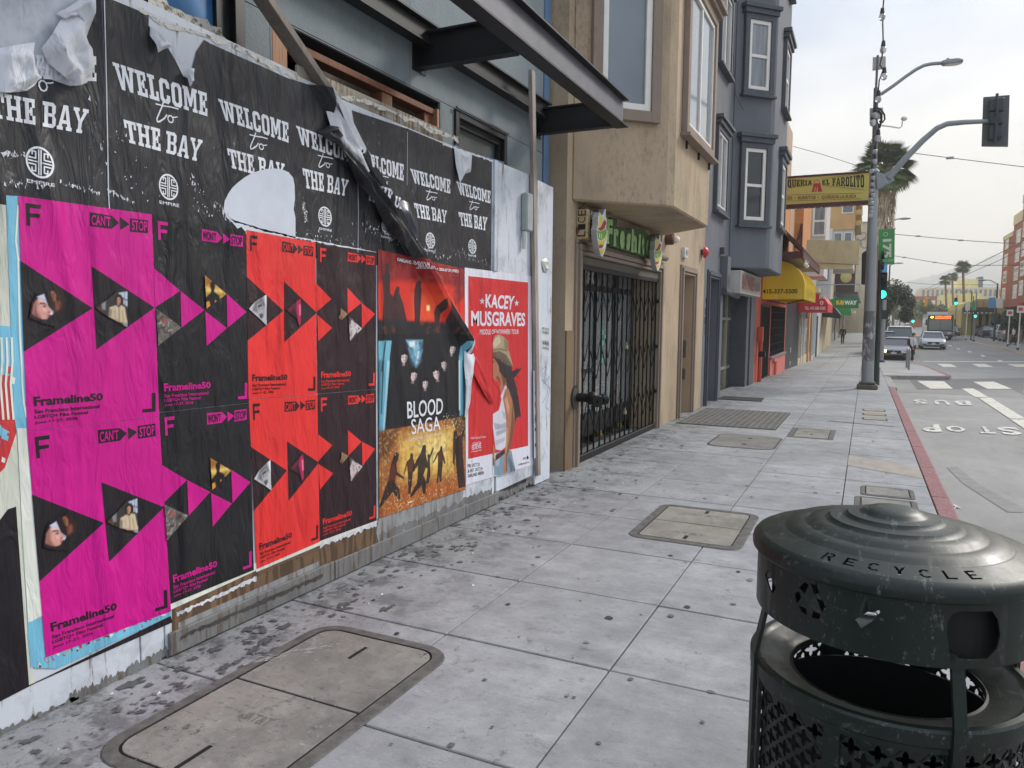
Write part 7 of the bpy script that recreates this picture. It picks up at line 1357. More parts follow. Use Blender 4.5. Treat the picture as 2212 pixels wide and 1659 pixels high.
mb = MB(); a = base_a-.02; c = Vector((math.cos(a), math.sin(a), 0)); t = Vector((-c.y, c.x, 0)); p = Vector((BX_, BY_, ZR+ZT-.10))+c*.372
mb.cyl(p-Vector((0, 0, .012)), p+Vector((0, 0, .0)), .022, n=14); mb.cyl(p+Vector((0, 0, .001)), p+Vector((0, 0, .016)), .011, n=6); mb.cyl(p-Vector((0, 0, .05)), p-Vector((0, 0, .013)), .009, n=8); part('hinge_bolt', mb, M_BIN, BIN, smooth=True)
# perforated body panels
PT = .060; RB = .340; ztop, zbot = ZT-.06, -(ZR-GZ(BY_)-.09)
def perf(aa, ab, name='perforated_panel'):
    mb = MB(); nx = max(1, round((ab-aa)*RB/PT)); px_ = (ab-aa)/nx; rows = int((ztop-zbot)/PT)
    pt = lambda u, z, th: Vector((BX_+(RB-th)*math.cos(u), BY_+(RB-th)*math.sin(u), ZR+z))
    n = 16
    cells = [(aa+(i+.5)*px_, ztop-(j+.5)*PT) for i in range(nx) for j in range(rows)]+[(aa+(i+1)*px_, ztop-(j+1)*PT) for i in range(nx-1) for j in range(rows-1)]
    for (u0, z0) in cells:
        O = []; I = []
        for k in range(n):
            th = k*math.tau/n; c, s = math.cos(th), math.sin(th); do = .5/(abs(c)+abs(s)); di = .285+.125*math.cos(4*th)
            O.append((u0+do*c*px_, z0+do*s*PT)); I.append((u0+di*c*px_, z0+di*s*PT))
        vs = [pt(*q, 0) for q in O+I]+[pt(*q, .004) for q in O+I]; f_ = []
        for k in range(n):
            j = (k+1) % n; f_ += [(k, j, n+j, n+k), (2*n+k, 3*n+k, 3*n+j, 2*n+j), (n+k, n+j, 3*n+j, 3*n+k)]
        mb.add(vs, f_)
    # edge triangles and borders
    for j in range(rows+1):
        for (u, sgn) in ((aa, 1), (ab, -1)):
            z = ztop-j*PT; P = [(u, z+PT/2), (u, z-PT/2), (u+sgn*px_/2, z)]
            P = [(a_, min(max(b_, ztop-rows*PT), ztop)) for a_, b_ in P]; mb.add([pt(*q, .002) for q in P], [(0, 1, 2)])
    for i in range(nx+1):
        for (z, sg_) in ((ztop, -1), (ztop-rows*PT, 1)):
            u = aa+i*px_; P = [(max(u-px_/2, aa), z), (min(u+px_/2, ab), z), (u, z+sg_*PT/2)]; mb.add([pt(*q, .002) for q in P], [(0, 1, 2)])
    return part(name, mb, M_BIN, BIN, kind='flat')
sp_ = math.pi/4
edge = []
for k in range(8):
    aa = base_a+k*sp_+.045; ab = base_a+(k+1)*sp_-.045; perf(aa, ab)
    mb = MB(); ac = base_a+k*sp_; q_ = [(ac-.05+.02*i, 0) for i in range(6)]
    P = [Vector((BX_+(RB+.004)*math.cos(ac-.06+.024*i), BY_+(RB+.004)*math.sin(ac-.06+.024*i), 0)) for i in range(6)]
    mb.add([p+Vector((0, 0, ZR+ztop+.01)) for p in P]+[p+Vector((0, 0, ZR+zbot)) for p in P], [(i, i+1, i+7, i+6) for i in range(5)]); part('panel_stile', mb, M_BIN, BIN, kind='flat')
mb = MB(); mb.lathe((BX_, BY_, ZR), [(RB+.006, ztop-.002), (RB+.006, ZT-.044), (RB-.004, ZT-.044), (RB-.004, ztop-.002)], 64, closed=True); mb.lathe((BX_, BY_, ZR), [(RB+.006, zbot-.03), (RB+.006, zbot+.04), (RB-.004, zbot+.04), (RB-.004, zbot-.03)], 48, closed=True); part('body_band', mb, M_BIN, BIN, smooth=True)
mb = MB(); mb.cyl((BX_, BY_, ZR+zbot), (BX_, BY_, ZR+zbot+.01), RB-.01, n=32); part('floor_plate', mb, M_BINK, BIN)
mb = MB(); mb.lathe((BX_, BY_, ZR), [(.300, zbot+.02), (.305, ZT-.125), (.298, ZT-.125), (.293, zbot+.02)], 48, closed=True); part('liner', mb, M_BINK, BIN, smooth=True)
# ================================================================== SIGNAL AND LAMP POLE
PY = 22.3
pb = gs(1873, 836); PXc = dp(1873, 836, PY).x
Pp = lambda x, y, Y=PY: dp(x, y, Y)
POLE = thing('traffic_signal_pole', 'tall grey steel pole carrying the signal arm and street lamp at the kerb', 'signal pole', (pb.x, PY, GZ(PY)))
gz_ = GZ(PY); ztopP = Pp(1888, 372).z
m = MT('galvanised_pole', lin(150, 154, 156), .5, .35); m.value(m.noise(2, 5, (1, 1, .25)), .86, 1.1); m.bump(m.noise(40, 3), .1, .002); M_GALV = m.m
m = MT('scuffed_dark_band', lin(104, 104, 104), .6); m.mix(m.ramp(m.noise(8, 6, (1, 1, .5), rough=.7), .52, .6), lin(176, 178, 180)); M_BAND = m.m
z1a = Pp(1882, 672).z; z1b = Pp(1878, 780).z
x0 = Pp(1873.5, 832).x; x1_ = Pp(1888, 372).x
pa = lambda z: Vector((x0+(x1_-x0)*(z-gz_)/(ztopP-gz_), PY, z))
rad = lambda z: .158-(z-gz_)*.0085
mb = MB(); mb.cyl(pa(gz_), pa(z1b), rad(gz_), rad(z1b), 24); mb.cyl(pa(z1a), pa(ztopP), rad(z1a), rad(ztopP), 24); mb.cyl(pa(ztopP), pa(ztopP+.05), rad(ztopP)+.03, rad(ztopP)+.01, 24); mb.ball(pa(ztopP+.05), (.1, .1, .05)); part('shaft', mb, M_GALV, POLE, smooth=True)
mb = MB(); mb.cyl(pa(z1b), pa(z1a), rad(z1b)+.002, rad(z1a)+.002, 24); part('graffiti_band', mb, M_BAND, POLE, smooth=True)
mb = MB(); b0 = pa(gz_); mb.box(b0.x-.26, b0.x+.26, PY-.26, PY+.26, gz_, gz_+.13); mb.box(b0.x-.2, b0.x+.2, PY-.2, PY+.2, gz_+.131, gz_+.2); part('base', mb, plain('rusty_base', (96, 90, 80), .8, var=.3), POLE, bevel=.03)
zt_ = Pp(1893, 120).z; xt_ = Pp(1893, 180).x
mb = MB(); mb.tube([pa(ztopP), Vector((xt_, PY, Pp(1893, 190).z))], [.075, .06], 12); mb.tube([Vector((xt_, PY, Pp(1893, 190).z)), Vector((xt_, PY, zt_))], .03, 8); part('upper_shaft', mb, plain('dark_galvanised', (110, 112, 114), .5, .3), POLE, smooth=True)
# signal arm
ax = [zS(1165, 1375), zS(1290, 1230), zS(1430, 1085), zS(1540, 990), zS(1620, 955), zS(1760, 942), zS(1950, 935)]
A_ = [Pp(*p) for p in ax]; mb = MB(); mb.tube(A_, [.085, .08, .075, .07, .068, .062, .05], 12); part('signal_arm', mb, M_GALV, POLE, smooth=True)
mb = MB(); c4 = [Pp(*zS(*p)) for p in ((1068, 1330), (1130, 1350), (1165, 1420), (1075, 1465))]; mb.prism([p-Vector((0, .14, 0)) for p in c4], (0, .28, 0)); part('arm_clamp', mb, M_GALV, POLE, bevel=.01)
mb = MB(); e0, e1 = Pp(*zS(1128, 1348)), Pp(*zS(1172, 1418)); mb.bar(e0, e1, .3, .05, up=(0, 1, 0)); part('flange_plate', mb, M_GALV, POLE, bevel=.01)
# signal head seen from behind
SH = thing('traffic_signal', 'dark traffic signal seen from behind at the end of the arm', 'traffic light', Pp(2150, 262))
hp = [Pp(*zS(*p), PY) for p in ((1898, 748), (2103, 730), (2090, 1132), (1885, 1130))]
M_BP = plain('backplate_grey', (86, 88, 88), .6, var=.08); M_SIG = plain('signal_housing', (52, 62, 68), .55)
mb = MB(); mb.prism([p+Vector((0, .02, 0)) for p in hp], (0, .012, 0)); part('backplate', mb, M_BP, SH, bevel=.002)
for (a, b, c, d_) in (((1938, 775), (2058, 760), (2053, 870), (1936, 872)), ((1936, 875), (2053, 872), (2048, 968), (1934, 970)), ((1934, 973), (2048, 971), (2043, 1070), (1930, 1090))):
    P = [Pp(*zS(*p), PY) for p in (a, b, c, d_)]; mb = MB(); mb.prism([p-Vector((0, .18, 0)) for p in P], (0, .198, 0)); part('lamp_housing', mb, M_SIG, SH, bevel=.03)
mb = MB(); mb.tube([Pp(*zS(2005, 722), PY-.22), Pp(*zS(2003, 900), PY-.22), Pp(*zS(1988, 1100), PY-.22)], .035, 8); mb.cyl(Pp(*zS(1998, 925), PY-.26), Pp(*zS(1998, 925), PY-.15), .09, n=12); part('bracket', mb, M_SIG, SH, smooth=True)
# street lamp
ax = [zS(1108, 728), zS(1200, 665), zS(1300, 590), zS(1380, 535), zS(1440, 505), zS(1500, 492), zS(1575, 487)]
mb = MB(); mb.tube([Pp(*p) for p in ax], [.045]*7, 10); part('lamp_arm', mb, M_GALV, POLE, smooth=True)
LH = [Pp(*zS(*p)) for p in ((1575, 478), (1620, 466), (1700, 458), (1742, 468), (1742, 478), (1690, 494), (1590, 502), (1575, 495))]
mb = MB(); mb.prism([p-Vector((0, .13, 0)) for p in LH], (0, .26, 0)); part('lamp_head', mb, M_GALV, POLE, bevel=.015)
mb = MB(); p = Pp(*zS(1624, 460)); mb.cyl(p-Vector((0, 0, .03)), p+Vector((0, 0, .03)), .03, n=10); part('photocell', mb, M_SIG, POLE)
mb = MB(); p = Pp(*zS(1665, 496)); mb.ball(p, (.2, .1, .035)); part('lens', mb, M_WFR, POLE, smooth=True)
mb = MB(); mb.tube([Pp(*zS(*p)) for p in ((1100, 968), (1180, 975), (1250, 988), (1270, 975), (1275, 935))], .018, 6); part('camera_arm', mb, M_WFR, POLE, smooth=True)
mb = MB(); p = Pp(*zS(1288, 915)); mb.ball(p, (.08, .08, .06)); part('camera_dome', mb, M_WFR, POLE, smooth=True)
for q4 in ([(1045, 440), (1146, 432), (1146, 520), (1043, 537)], [(1022, 833), (1125, 827), (1123, 905), (1020, 930)]):
    P = [Pp(*zS(*p), PY+.1) for p in q4]; mb = MB(); mb.prism(P, (0, .12, 0)); part('antenna_panel', mb, plain('antenna_beige', (196, 190, 182), .6), POLE, bevel=.01)
# string of bulbs wound down the pole
SLt = thing('string_lights', 'string of large clear bulbs on black cable wound down the signal pole', 'string lights', Pp(1893, 300))
bl = [(1117, 110), (1125, 362), (1132, 568), (1087, 745), (1060, 870), (1045, 925), (1085, 1045), (1063, 1148), (1060, 1222), (1040, 1298), (1047, 1352), (1040, 1402), (1038, 1450), (1043, 1482), (1030, 1518), (1032, 1548), (1034, 1585), (1034, 1615), (1030, 1640)]
cb = [(1130, -300), (1130, 0), (1124, 60), (1122, 190), (1125, 300), (1118, 430), (1100, 500), (1125, 540), (1095, 620), (1088, 700), (1070, 780), (1062, 840), (1050, 900), (1090, 960), (1088, 1020), (1070, 1100), (1062, 1180), (1045, 1280), (1045, 1400), (1040, 1500), (1034, 1660)]
cable = [Pp(*zS(*p), PY-.22) for p in cb]; mb = MB(); mb.tube(cable, .018, 6); part('cable', mb, M_BLKF, SLt, smooth=True)
mb = MB(); mb.tube([Pp(*zS(*p), PY-.24) for p in ((1075, 830), (1110, 845), (1135, 885), (1138, 920), (1120, 945), (1095, 935))], .022, 6); mb.tube([Pp(*zS(*p), PY-.24) for p in ((1085, 850), (1110, 880), (1112, 930), (1095, 990))], .03, 6); part('cable_coil', mb, M_BLKF, SLt, smooth=True)
g = MT('bulb_glass', (.75, .77, .78), .08, 0, .8); g.b.inputs['Transmission Weight'].default_value = .55; g.value(g.noise(30, 2), .95, 1.05); M_BULB = g.m
for i, (x, y) in enumerate(bl):
    p = Pp(*zS(x, y+22), PY-.25); s_ = .085 if i < 7 else .062
    bb = MB(); bb.ball((p.x, p.y, p.z), (s_*.95, s_*.95, s_*1.15), 14, 9); o = part('bulb', bb, M_BULB, SLt, smooth=True)
    mb = MB(); mb.cyl((p.x, p.y, p.z+s_*.9), (p.x, p.y, p.z+s_*2.6), s_*.72, s_*.5, 10); part('socket', mb, M_BLKF, o, smooth=True)
mb = MB(); mb.tube([Pp(*zS(*p), PY+.1) for p in ((1055, 1060), (1032, 1085), (1030, 1115), (1052, 1135))], .01, 5); part('loose_wire', mb, M_BLKF, SLt)
# ================================================================== DARK GREEN POST WITH SIGNALS
GY = 24.0; M_GRN = plain('dark_green_post_paint', (38, 54, 52), .5); Pg = lambda x, y: dp(x, y, GY)
GP_ = thing('green_signal_post', 'dark green post just behind the grey pole carrying side mounted signals', 'signal post', (.15, GY, GZ(GY)))
pbx = Pg(*r1(367, 1560)).x; mb = MB(); mb.cyl((pbx, GY, GZ(GY)), (pbx, GY, 1.0), .075, .07, 16); mb.cyl((pbx, GY, 1.0), (pbx-.05, GY, 3.3), .065, .06, 16); mb.cyl((pbx, GY, GZ(GY)), (pbx, GY, GZ(GY)+.5), .1, .085, 16); part('shaft', mb, M_GRN, GP_, smooth=True)
T1 = thing('traffic_signal', 'black signal head edge-on left of the grey pole', 'traffic light', Pg(1902, 620))
P = [Pg(*r1(*p)) for p in ((225, 285), (280, 250), (282, 600), (218, 600))]; mb = MB(); mb.prism([p-Vector((0, .1, 0)) for p in P], (0, .3, 0)); part('housing', mb, M_BLKF, T1, bevel=.02)
for k in range(3):
    c = Pg(*r1(405, 300+k*110)); mb = MB(); mb.cyl((pbx+.05, GY, c.z), (c.x+.04, GY, c.z), .115, n=14, caps=True); part('visor', mb, M_BLKF, T1, smooth=True)
T2 = thing('traffic_signal', 'traffic light showing green beside the grey pole', 'traffic light', Pg(*r1(425, 600)))
c = Pg(*r1(428, 700)); mb = MB(); mb.box(c.x-.12, c.x+.12, GY+.05, GY+.25, c.z-.14, c.z+.64); part('housing', mb, M_BLKF, T2, bevel=.02)
for k, mt_ in enumerate((glow('green_signal', (40, 255, 190), 3.0), M_BLKF, plain('unlit_red_lens', (70, 20, 22), .4))):
    mb = MB(); mb.cyl((c.x, GY+.048, c.z+k*.25), (c.x, GY+.03, c.z+k*.25), .11, n=20); part('lens', mb, mt_, T2, label='lit green lens' if k == 0 else None)
    mb = MB(); nn = 12; mb.add([(c.x+.118*math.cos(R_(a)), GY+y_, c.z+k*.25+.118*math.sin(R_(a))) for y_ in (.05, -.12) for a in [(-20+220*i/nn) for i in range(nn+1)]], [(i, i+1, nn+2+i, nn+1+i) for i in range(nn)]); part('visor', mb, M_BLKF, T2, smooth=True, kind='flat')
# green banner on the dark post
def hbanner(label, quad, Y, mat, words=(), grp='street banners'):
    P = [dp(*p, Y) for p in quad]; c = sum(P, Vector((0, 0, 0)))/4
    t = thing('street_banner', label, 'banner', c, grp); mb = MB(); mb.prism(P, (0, .012, 0)); part('cloth', mb, mat, t, kind=None)
    mb = MB(); ex = (P[1]-P[0])*.06
    for a, b in ((P[0], P[1]), (P[3], P[2])): mb.tube([a-ex+Vector((0, .02, 0)), b+ex+Vector((0, .02, 0))], .012, 6)
    part('rod', mb, M_GALV, t)
    for (s, q4, mt_, bo_) in words:
        V = [bil(*P, u, v)-Vector((0, .006, 0)) for u, v in q4]; mb = MB(); text3(mb, s, *V, bo_); part('lettering', mb, mt_, t, kind='flat')
    return t
M_BGR = plain('banner_green', (74, 156, 84), .6, var=.08); M_BBL = plain('banner_blue', (86, 152, 206), .6, var=.08); M_BWH = plain('banner_white', (220, 220, 206), .6, var=.05)
t = hbanner('green street banner reading 175 sideways, hanging right of the grey pole', [(1898, 496), (1933, 494), (1932, 570), (1898, 571)], 24.15, M_BGR,
        [('175', [(.80, .72), (.80, .18), (.24, .18), (.24, .72)], M_BWH, .05), ('1852-2027', [(.2, .13), (.95, .13), (.95, .07), (.2, .07)], M_BWH, .0)])
mb = MB(); c = dp(1913, 506, 24.13)
mb.lathe((0, 0, 0), [(.035, 0), (.046, 0), (.046, .004), (.035, .004)], 20, closed=True); mb.v = [Vector((c.x+v.x*1.3, c.y-v.z, c.z+v.y*1.3)) for v in mb.v]; part('round_emblem', mb, M_BWH, t)
# ================================================================== FARTHER BUILDINGS, LEFT SIDE
def block(name, label, cat, boxes, mat, loc=None):
    b = boxes[0]; t = thing(name, label, cat, ((b[0]+b[1])/2, b[2], b[4])); return t
XF = -2.95
def bparts(t, lst):
    for nm, bx_, mt_ in lst: mb = MB(); mb.box(*bx_); part(nm, mb, mt_, t)
M_CRM = stucco('cream_stucco', (208, 194, 164), .2, (140, 120, 90)); M_ORS = stucco('orange_siding', (206, 142, 88), .2, (150, 90, 50)); M_WHS = stucco('white_stucco', (206, 204, 200), .2, (150, 146, 140)); M_NAVY = plain('navy_tile', (30, 36, 46), .4, bump=.1); M_MOR = stucco('ochre_panel', (206, 168, 116), .1, (160, 120, 80)); M_TANP = stucco('tan_pillar', (196, 156, 122), .2)
def winY(parent, Y, x0, x1, z0, z1, gm=None, fm=None, fr=.07, mid=True):   # window in a wall that faces back up the street
    mb = MB(); fm = fm or M_WFR
    for a, b, c, d_ in ((x0, x0+fr, z0, z1), (x1-fr, x1, z0, z1), (x0+fr, x1-fr, z0, z0+fr), (x0+fr, x1-fr, z1-fr, z1)): mb.box(a, b, Y-.05, Y-.001, c, d_)
    if mid: mb.box(x0+fr, x1-fr, Y-.045, Y-.001, (z0+z1)/2-fr/2, (z0+z1)/2+fr/2)
    w_ = part('window', mb, fm, parent); mb = MB(); mb.box(x0+fr, x1-fr, Y-.02, Y-.002, z0+fr, z1-fr); part('pane', mb, gm or M_GLC, w_); return w_
def winX(parent, X, y0, y1, z0, z1, gm=None, fm=None, fr=.07, s_=1):
    mb = MB(); fm = fm or M_WFR; X2 = X+.05*s_
    for a, b, c, d_ in ((y0, y0+fr, z0, z1), (y1-fr, y1, z0, z1), (y0+fr, y1-fr, z0, z0+fr), (y0+fr, y1-fr, z1-fr, z1), (y0+fr, y1-fr, (z0+z1)/2-fr/2, (z0+z1)/2+fr/2)): mb.box(min(X, X2)+.001, max(X, X2), a, b, c, d_)
    w_ = part('window', mb, fm, parent); mb = MB(); mb.box(min(X+.002*s_, X+.02*s_), max(X+.002*s_, X+.02*s_), y0+fr, y1-fr, z0+fr, z1-fr); part('pane', mb, gm or M_GLC, w_); return w_
C1 = thing('corner_building', 'tan three storey building with orange siding above the dark tiled shop', 'building', (XF-1, 32, 0))
bparts(C1, [('wall', (XF-9, XF, 31.85, 38.45, 2.6, 6.8), M_TANP), ('shop_wall', (XF-9, XF-.002, 31.86, 38.44, -1.2, 2.599), M_NAVY), ('cornice', (XF-9, XF+.05, 31.8, 38.5, 6.801, 7.0), M_WHS),
            ('siding_bay', (XF+.001, -2.62, 34.0, 38.4, 4.3, 6.9), M_ORS), ('side_siding', (XF-8, XF-.003, 31.80, 31.849, 4.9, 6.7), M_ORS)])
for k in range(12): mb = MB(); z = 4.4+k*.2; mb.box(XF+.002, -2.61, 33.985, 33.999, z, z+.012); part('siding_board', mb, M_TANP, C1)
for z in (.25, -.35): mb = MB(); p_ = .0; mb.box(XF, XF+.02, 34.0, 34.5, z-.1, z+.1); part('vent', mb, M_GALV, C1)
mb = MB(); mb.tube([(-2.9, 33.9, 4.6), (-2.75, 33.9, 5.1), (-2.66, 33.9, 5.6)], .05, 6); mb.tube([(-2.66, 33.9, 5.6), (-2.66, 33.9, 4.4)], .04, 6); part('roof_bracket', mb, M_MAR, C1)
SGN2 = thing('blank_sign', 'blank beige double panel sign box projecting over the pavement', 'sign', (-1.4, 33, 4.5))
P = [dp(*q_, 33) for q_ in ((1743, 518), (1857, 520), (1855, 571), (1739, 566))]; mb = MB(); mb.prism(P, (0, .4, 0)); part('panel', mb, stucco('stained_beige_panel', (196, 184, 146), .6, (130, 112, 80)), SGN2)
P = [dp(*q_, 33.05) for q_ in ((1751, 567), (1842, 572), (1840, 581.5), (1751, 580))]; mb = MB(); mb.prism(P, (0, .25, 0)); part('panel', mb, stucco('beige_panel', (206, 194, 156), .3, (150, 130, 100)), SGN2)
mb = MB(); mb.tube([(XF, 33.2, P[0].z+.1), (P[1].x, 33.2, P[0].z+.1)], .04, 6); part('support_bar', mb, M_GALV, SGN2)
C2 = thing('cream_bay_building', 'cream building with a square bay and sash windows over the red awning', 'building', (XF-1, 43, 0))
bparts(C2, [('wall', (XF-9, XF, 38.5, 48, -1.4, 7.4), M_CRM), ('bay', (XF+.001, -2.02, 39.6, 43.4, 3.7, 7.75), M_WHS), ('pillar', (XF+.001, XF+.08, 44.2, 44.9, -1.4, 2.9), M_TANP), ('pillar', (XF+.001, XF+.08, 46.6, 47.2, -1.4, 2.9), M_TANP)])
wa_, wb_ = dp(1757, 445, 39.6), dp(1784, 510, 39.6); winY(C2, 39.6, wa_.x, wb_.x, wb_.z, wa_.z, fr=.09); 
for a, b in ((38.7, 41.2), (41.6, 44.0), (45.0, 46.5)): mb = MB(); mb.box(XF+.001, XF+.02, a, b, -.3, 2.3); part('shop_glass', mb, glass('shop_glass_dim', (96, 96, 84)), C2)
mb = MB(); mb.box(XF+.021, XF+.06, 39.7, 39.85, -.9, 2.3); mb.box(XF+.021, XF+.06, 41.25, 41.4, -.9, 2.3); part('shop_frame', mb, M_WFR, C2)
A2_ = thing('awning', 'red awning with a white TEL number, farther down than the yellow one', 'awning', (-2.4, 38, 2.2)); YA = 37.4
P0_ = [dp(*z4(*p), YA) for p in ((1000, 915), (1230, 935), (1225, 830), (1180, 785), (1120, 772), (1000, 772))]
xr = P0_[1].x; zb_ = P0_[1].z; zt2 = P0_[3].z
pr = [(XF+.01, zb_), (xr, zb_), (xr, zb_+.45*(zt2-zb_)), (xr-.22, zb_+.85*(zt2-zb_)), (xr-.5, zt2), (XF+.01, zt2)]
M_RAW = plain('red_canvas', (196, 44, 56), .6, var=.12); mb = MB(); mb.prism([(x, YA, z) for x, z in pr], (0, 5.2, 0)); part('canopy_cloth', mb, M_RAW, A2_)
textY('TEL: 415-586-9382', YA-.01, xr-1.0, xr-.1, zb_+.1, zb_+.25, M_WFR, A2_, .02); textY('0', YA-.01, xr-.35, xr-.2, zb_+.33, zb_+.52, M_WFR, A2_, .02); textY('INI', YA-.01, xr-.38, xr-.12, zb_+.6, zb_+.78, M_WFR, A2_, .02)
C3 = thing('white_row_building', 'white narrow building with small grey framed windows beside the cream bay', 'building', (XF-1, 52, 0))
bparts(C3, [('wall', (XF-9, XF, 48.05, 56, -1.4, 5.2), M_WHS), ('bay', (XF+.001, -2.2, 50.6, 54, 2.9, 7.2), M_WHS), ('cornice', (XF-9, XF+.3, 48.0, 50.5, 3.2, 3.5), M_CRM), ('doorway', (XF+.001, XF+.03, 52, 53.2, -1.4, 1.8), M_DARKIN), ('shutter', (XF+.001, XF+.03, 48.6, 51.2, -.6, 2.0), plain('teal_shutter', (150, 170, 180), .6))])
winY(C3, 50.6, -2.85, -2.3, 4.0, 5.4, fm=M_GREYD)
SW1 = thing('shop_sign', 'green SUBWAY sign box hung from a bracket over the pavement', 'sign', (-1.4, 50, 2.8))
P = [dp(*z4(*q_), 50) for q_ in ((1285, 818), (1480, 820), (1480, 905), (1285, 903))]; mb = MB(); mb.prism(P, (0, .3, 0)); part('sign_box', mb, plain('subway_green', (24, 122, 72), .45), SW1, bevel=.01)
M_GRT2 = plain('sign_yellow_letter', (246, 196, 50), .5)
for s, u0, u1, mt_ in (('SUB', .06, .40, M_GRT2), ('WAY', .41, .94, M_WFR)):
    q4 = [bil(*P, u, v)-Vector((0, .02, 0)) for u, v in ((u0, .74), (u1, .74), (u1, .32), (u0, .32))]; mb = MB(); text3(mb, s, *q4, .05); part('lettering', mb, mt_, SW1, kind='flat')
mb = MB(); mb.tube([(XF, 50.15, P[0].z+.8), (P[1].x+.05, 50.15, P[0].z+.8)], .03, 6); mb.tube([(P[1].x+.02, 50.15, P[0].z+.8), (P[1].x+.02, 50.15, P[0].z)], .02, 6); mb.tube([(P[0].x+.02, 50.15, P[0].z+.8), (P[0].x+.02, 50.15, P[0].z)], .02, 6); part('bracket', mb, M_GALV, SW1)
t = thing('awning', 'small navy awning over a doorway beyond the green sign', 'awning', (-2.5, 58, 2)); mb = MB(); mb.prism([(XF, 58, 1.75), (-1.7, 58, 1.65), (-1.75, 58, 1.95), (-2.1, 58, 2.4), (XF, 58, 2.5)], (0, 3, 0)); part('canopy_cloth', mb, M_NAVY, t)
t = thing('awning', 'small green awning just past the navy one', 'awning', (-2.5, 63, 2)); mb = MB(); mb.prism([(XF, 63, 1.9), (-1.1, 63, 1.9), (-1.2, 63, 2.6), (-1.8, 63, 3.1), (XF, 63, 3.2)], (0, 3, 0)); part('canopy_cloth', mb, M_BGR, t)
C4 = thing('ochre_modern_building', 'modern ochre and grey building with stacked balconies far down the row', 'building', (XF-1, 64, 0))
bparts(C4, [('wall', (XF-9, XF, 56.1, 76, -1.2, 6.4), M_CRM), ('tower', (-2.94, -1.15, 62.5, 72, 8.4, 12.0), M_MOR), ('base', (XF-1, -1.2, 62.6, 72, 5.6, 8.39), M_WHS)])
for k in range(4): mb = MB(); z = 8.7+k*.8; mb.box(-1.14, -.75, 62.6, 70, z, z+.35); part('balcony', mb, plain('balcony_tan', (196, 168, 110), .7), C4)
winY(C4, 62.5, -2.8, -2.3, 10.6, 11.7, M_WFR); winY(C4, 62.5, -2.1, -1.3, 9.6, 10.8, glass('slate_pane', (104, 104, 108))); winY(C4, 62.6, -2.7, -2.0, 6.6, 8.2); winY(C4, 62.6, -1.9, -1.3, 6.6, 8.2)
C5 = thing('shamrock_building', 'pale wall with an outlined shamrock behind the grey pole', 'building', (-3, 122, 0))
bparts(C5, [('wall', (-14, -.05, 122, 150, -1, 15.7), M_CRM), ('cap', (-14, 0, 121.9, 150, 15.701, 15.9), M_GALV)])
cx, cz = dp(1859, 522, 122).x, dp(1859, 520, 122).z
mb = MB()
for a in (90, 210, 330):
    ca, sa = math.cos(R_(a)), math.sin(R_(a)); pts = [(0, 0), (.5, .62), (1.0, .7), (1.25, .35), (1.0, 0), (1.25, -.35), (1.0, -.7), (.5, -.62), (0, 0)]
    mb.tube([(cx+(u*ca-v*sa), 121.95, cz+(u*sa+v*ca)) for u, v in pts], .06, 4)
mb.tube([(cx, 121.95, cz), (cx-.2, 121.95, cz-1), (cx-.7, 121.95, cz-1.6)], .06, 4); part('shamrock_outline', mb, plain('shamrock_grey', (130, 130, 120), .6), C5)
mb = MB(); text3(mb, 'THE DUBLIN', Vector((cx-1.6, 121.97, cz-2.4)), Vector((cx+1.4, 121.97, cz-2.4)), Vector((cx+1.4, 121.97, cz-2.8)), Vector((cx-1.6, 121.97, cz-2.8)), .0); part('lettering', mb, plain('shamrock_grey', (130, 130, 120), .6), C5, kind='flat')
C6 = thing('low_shop_row', 'row of low shops with a painted billboard beyond the SUBWAY sign', 'building', (XF-1, 80, 0))
bparts(C6, [('wall', (XF-9, XF, 76.1, 120, -1, 6.2), M_WHS), ('billboard', (XF+.001, -1.2, 78, 78.4, 4.2, 7.0), plain('billboard_brown', (80, 56, 44), .6)), ('ledge', (XF+.001, -.9, 76.2, 120, 3.9, 4.15), M_GREYD), ('canopy', (XF+.001, -1.1, 77, 84, 2.2, 2.4), M_WFR)])
for k in range(9): mb = MB(); y = 77+k*4.5; mb.box(XF+.001, XF+.03, y, y+3, -.6, 2.1); part('shop_glass', mb, [M_GLD, M_DARKIN, M_GLC][k % 3], C6)
mb = MB(); c = (-2.0, 77.95, 5.6); mb.ball(c, (.5, .05, .55)); part('painted_figure', mb, plain('billboard_cream', (210, 196, 130), .6), C6)
C7 = thing('grey_distant_building', 'pale grey building farther along the left side', 'building', (XF-1, 160, 0)); bparts(C7, [('wall', (-14, -2.5, 150.5, 330, -1, 8), M_WHS)])
for k in range(14): mb = MB(); mb.box(-2.499, -2.45, 154+k*12, 160+k*12, -.5, 2.4); part('shop_glass', mb, M_GLD, C7)
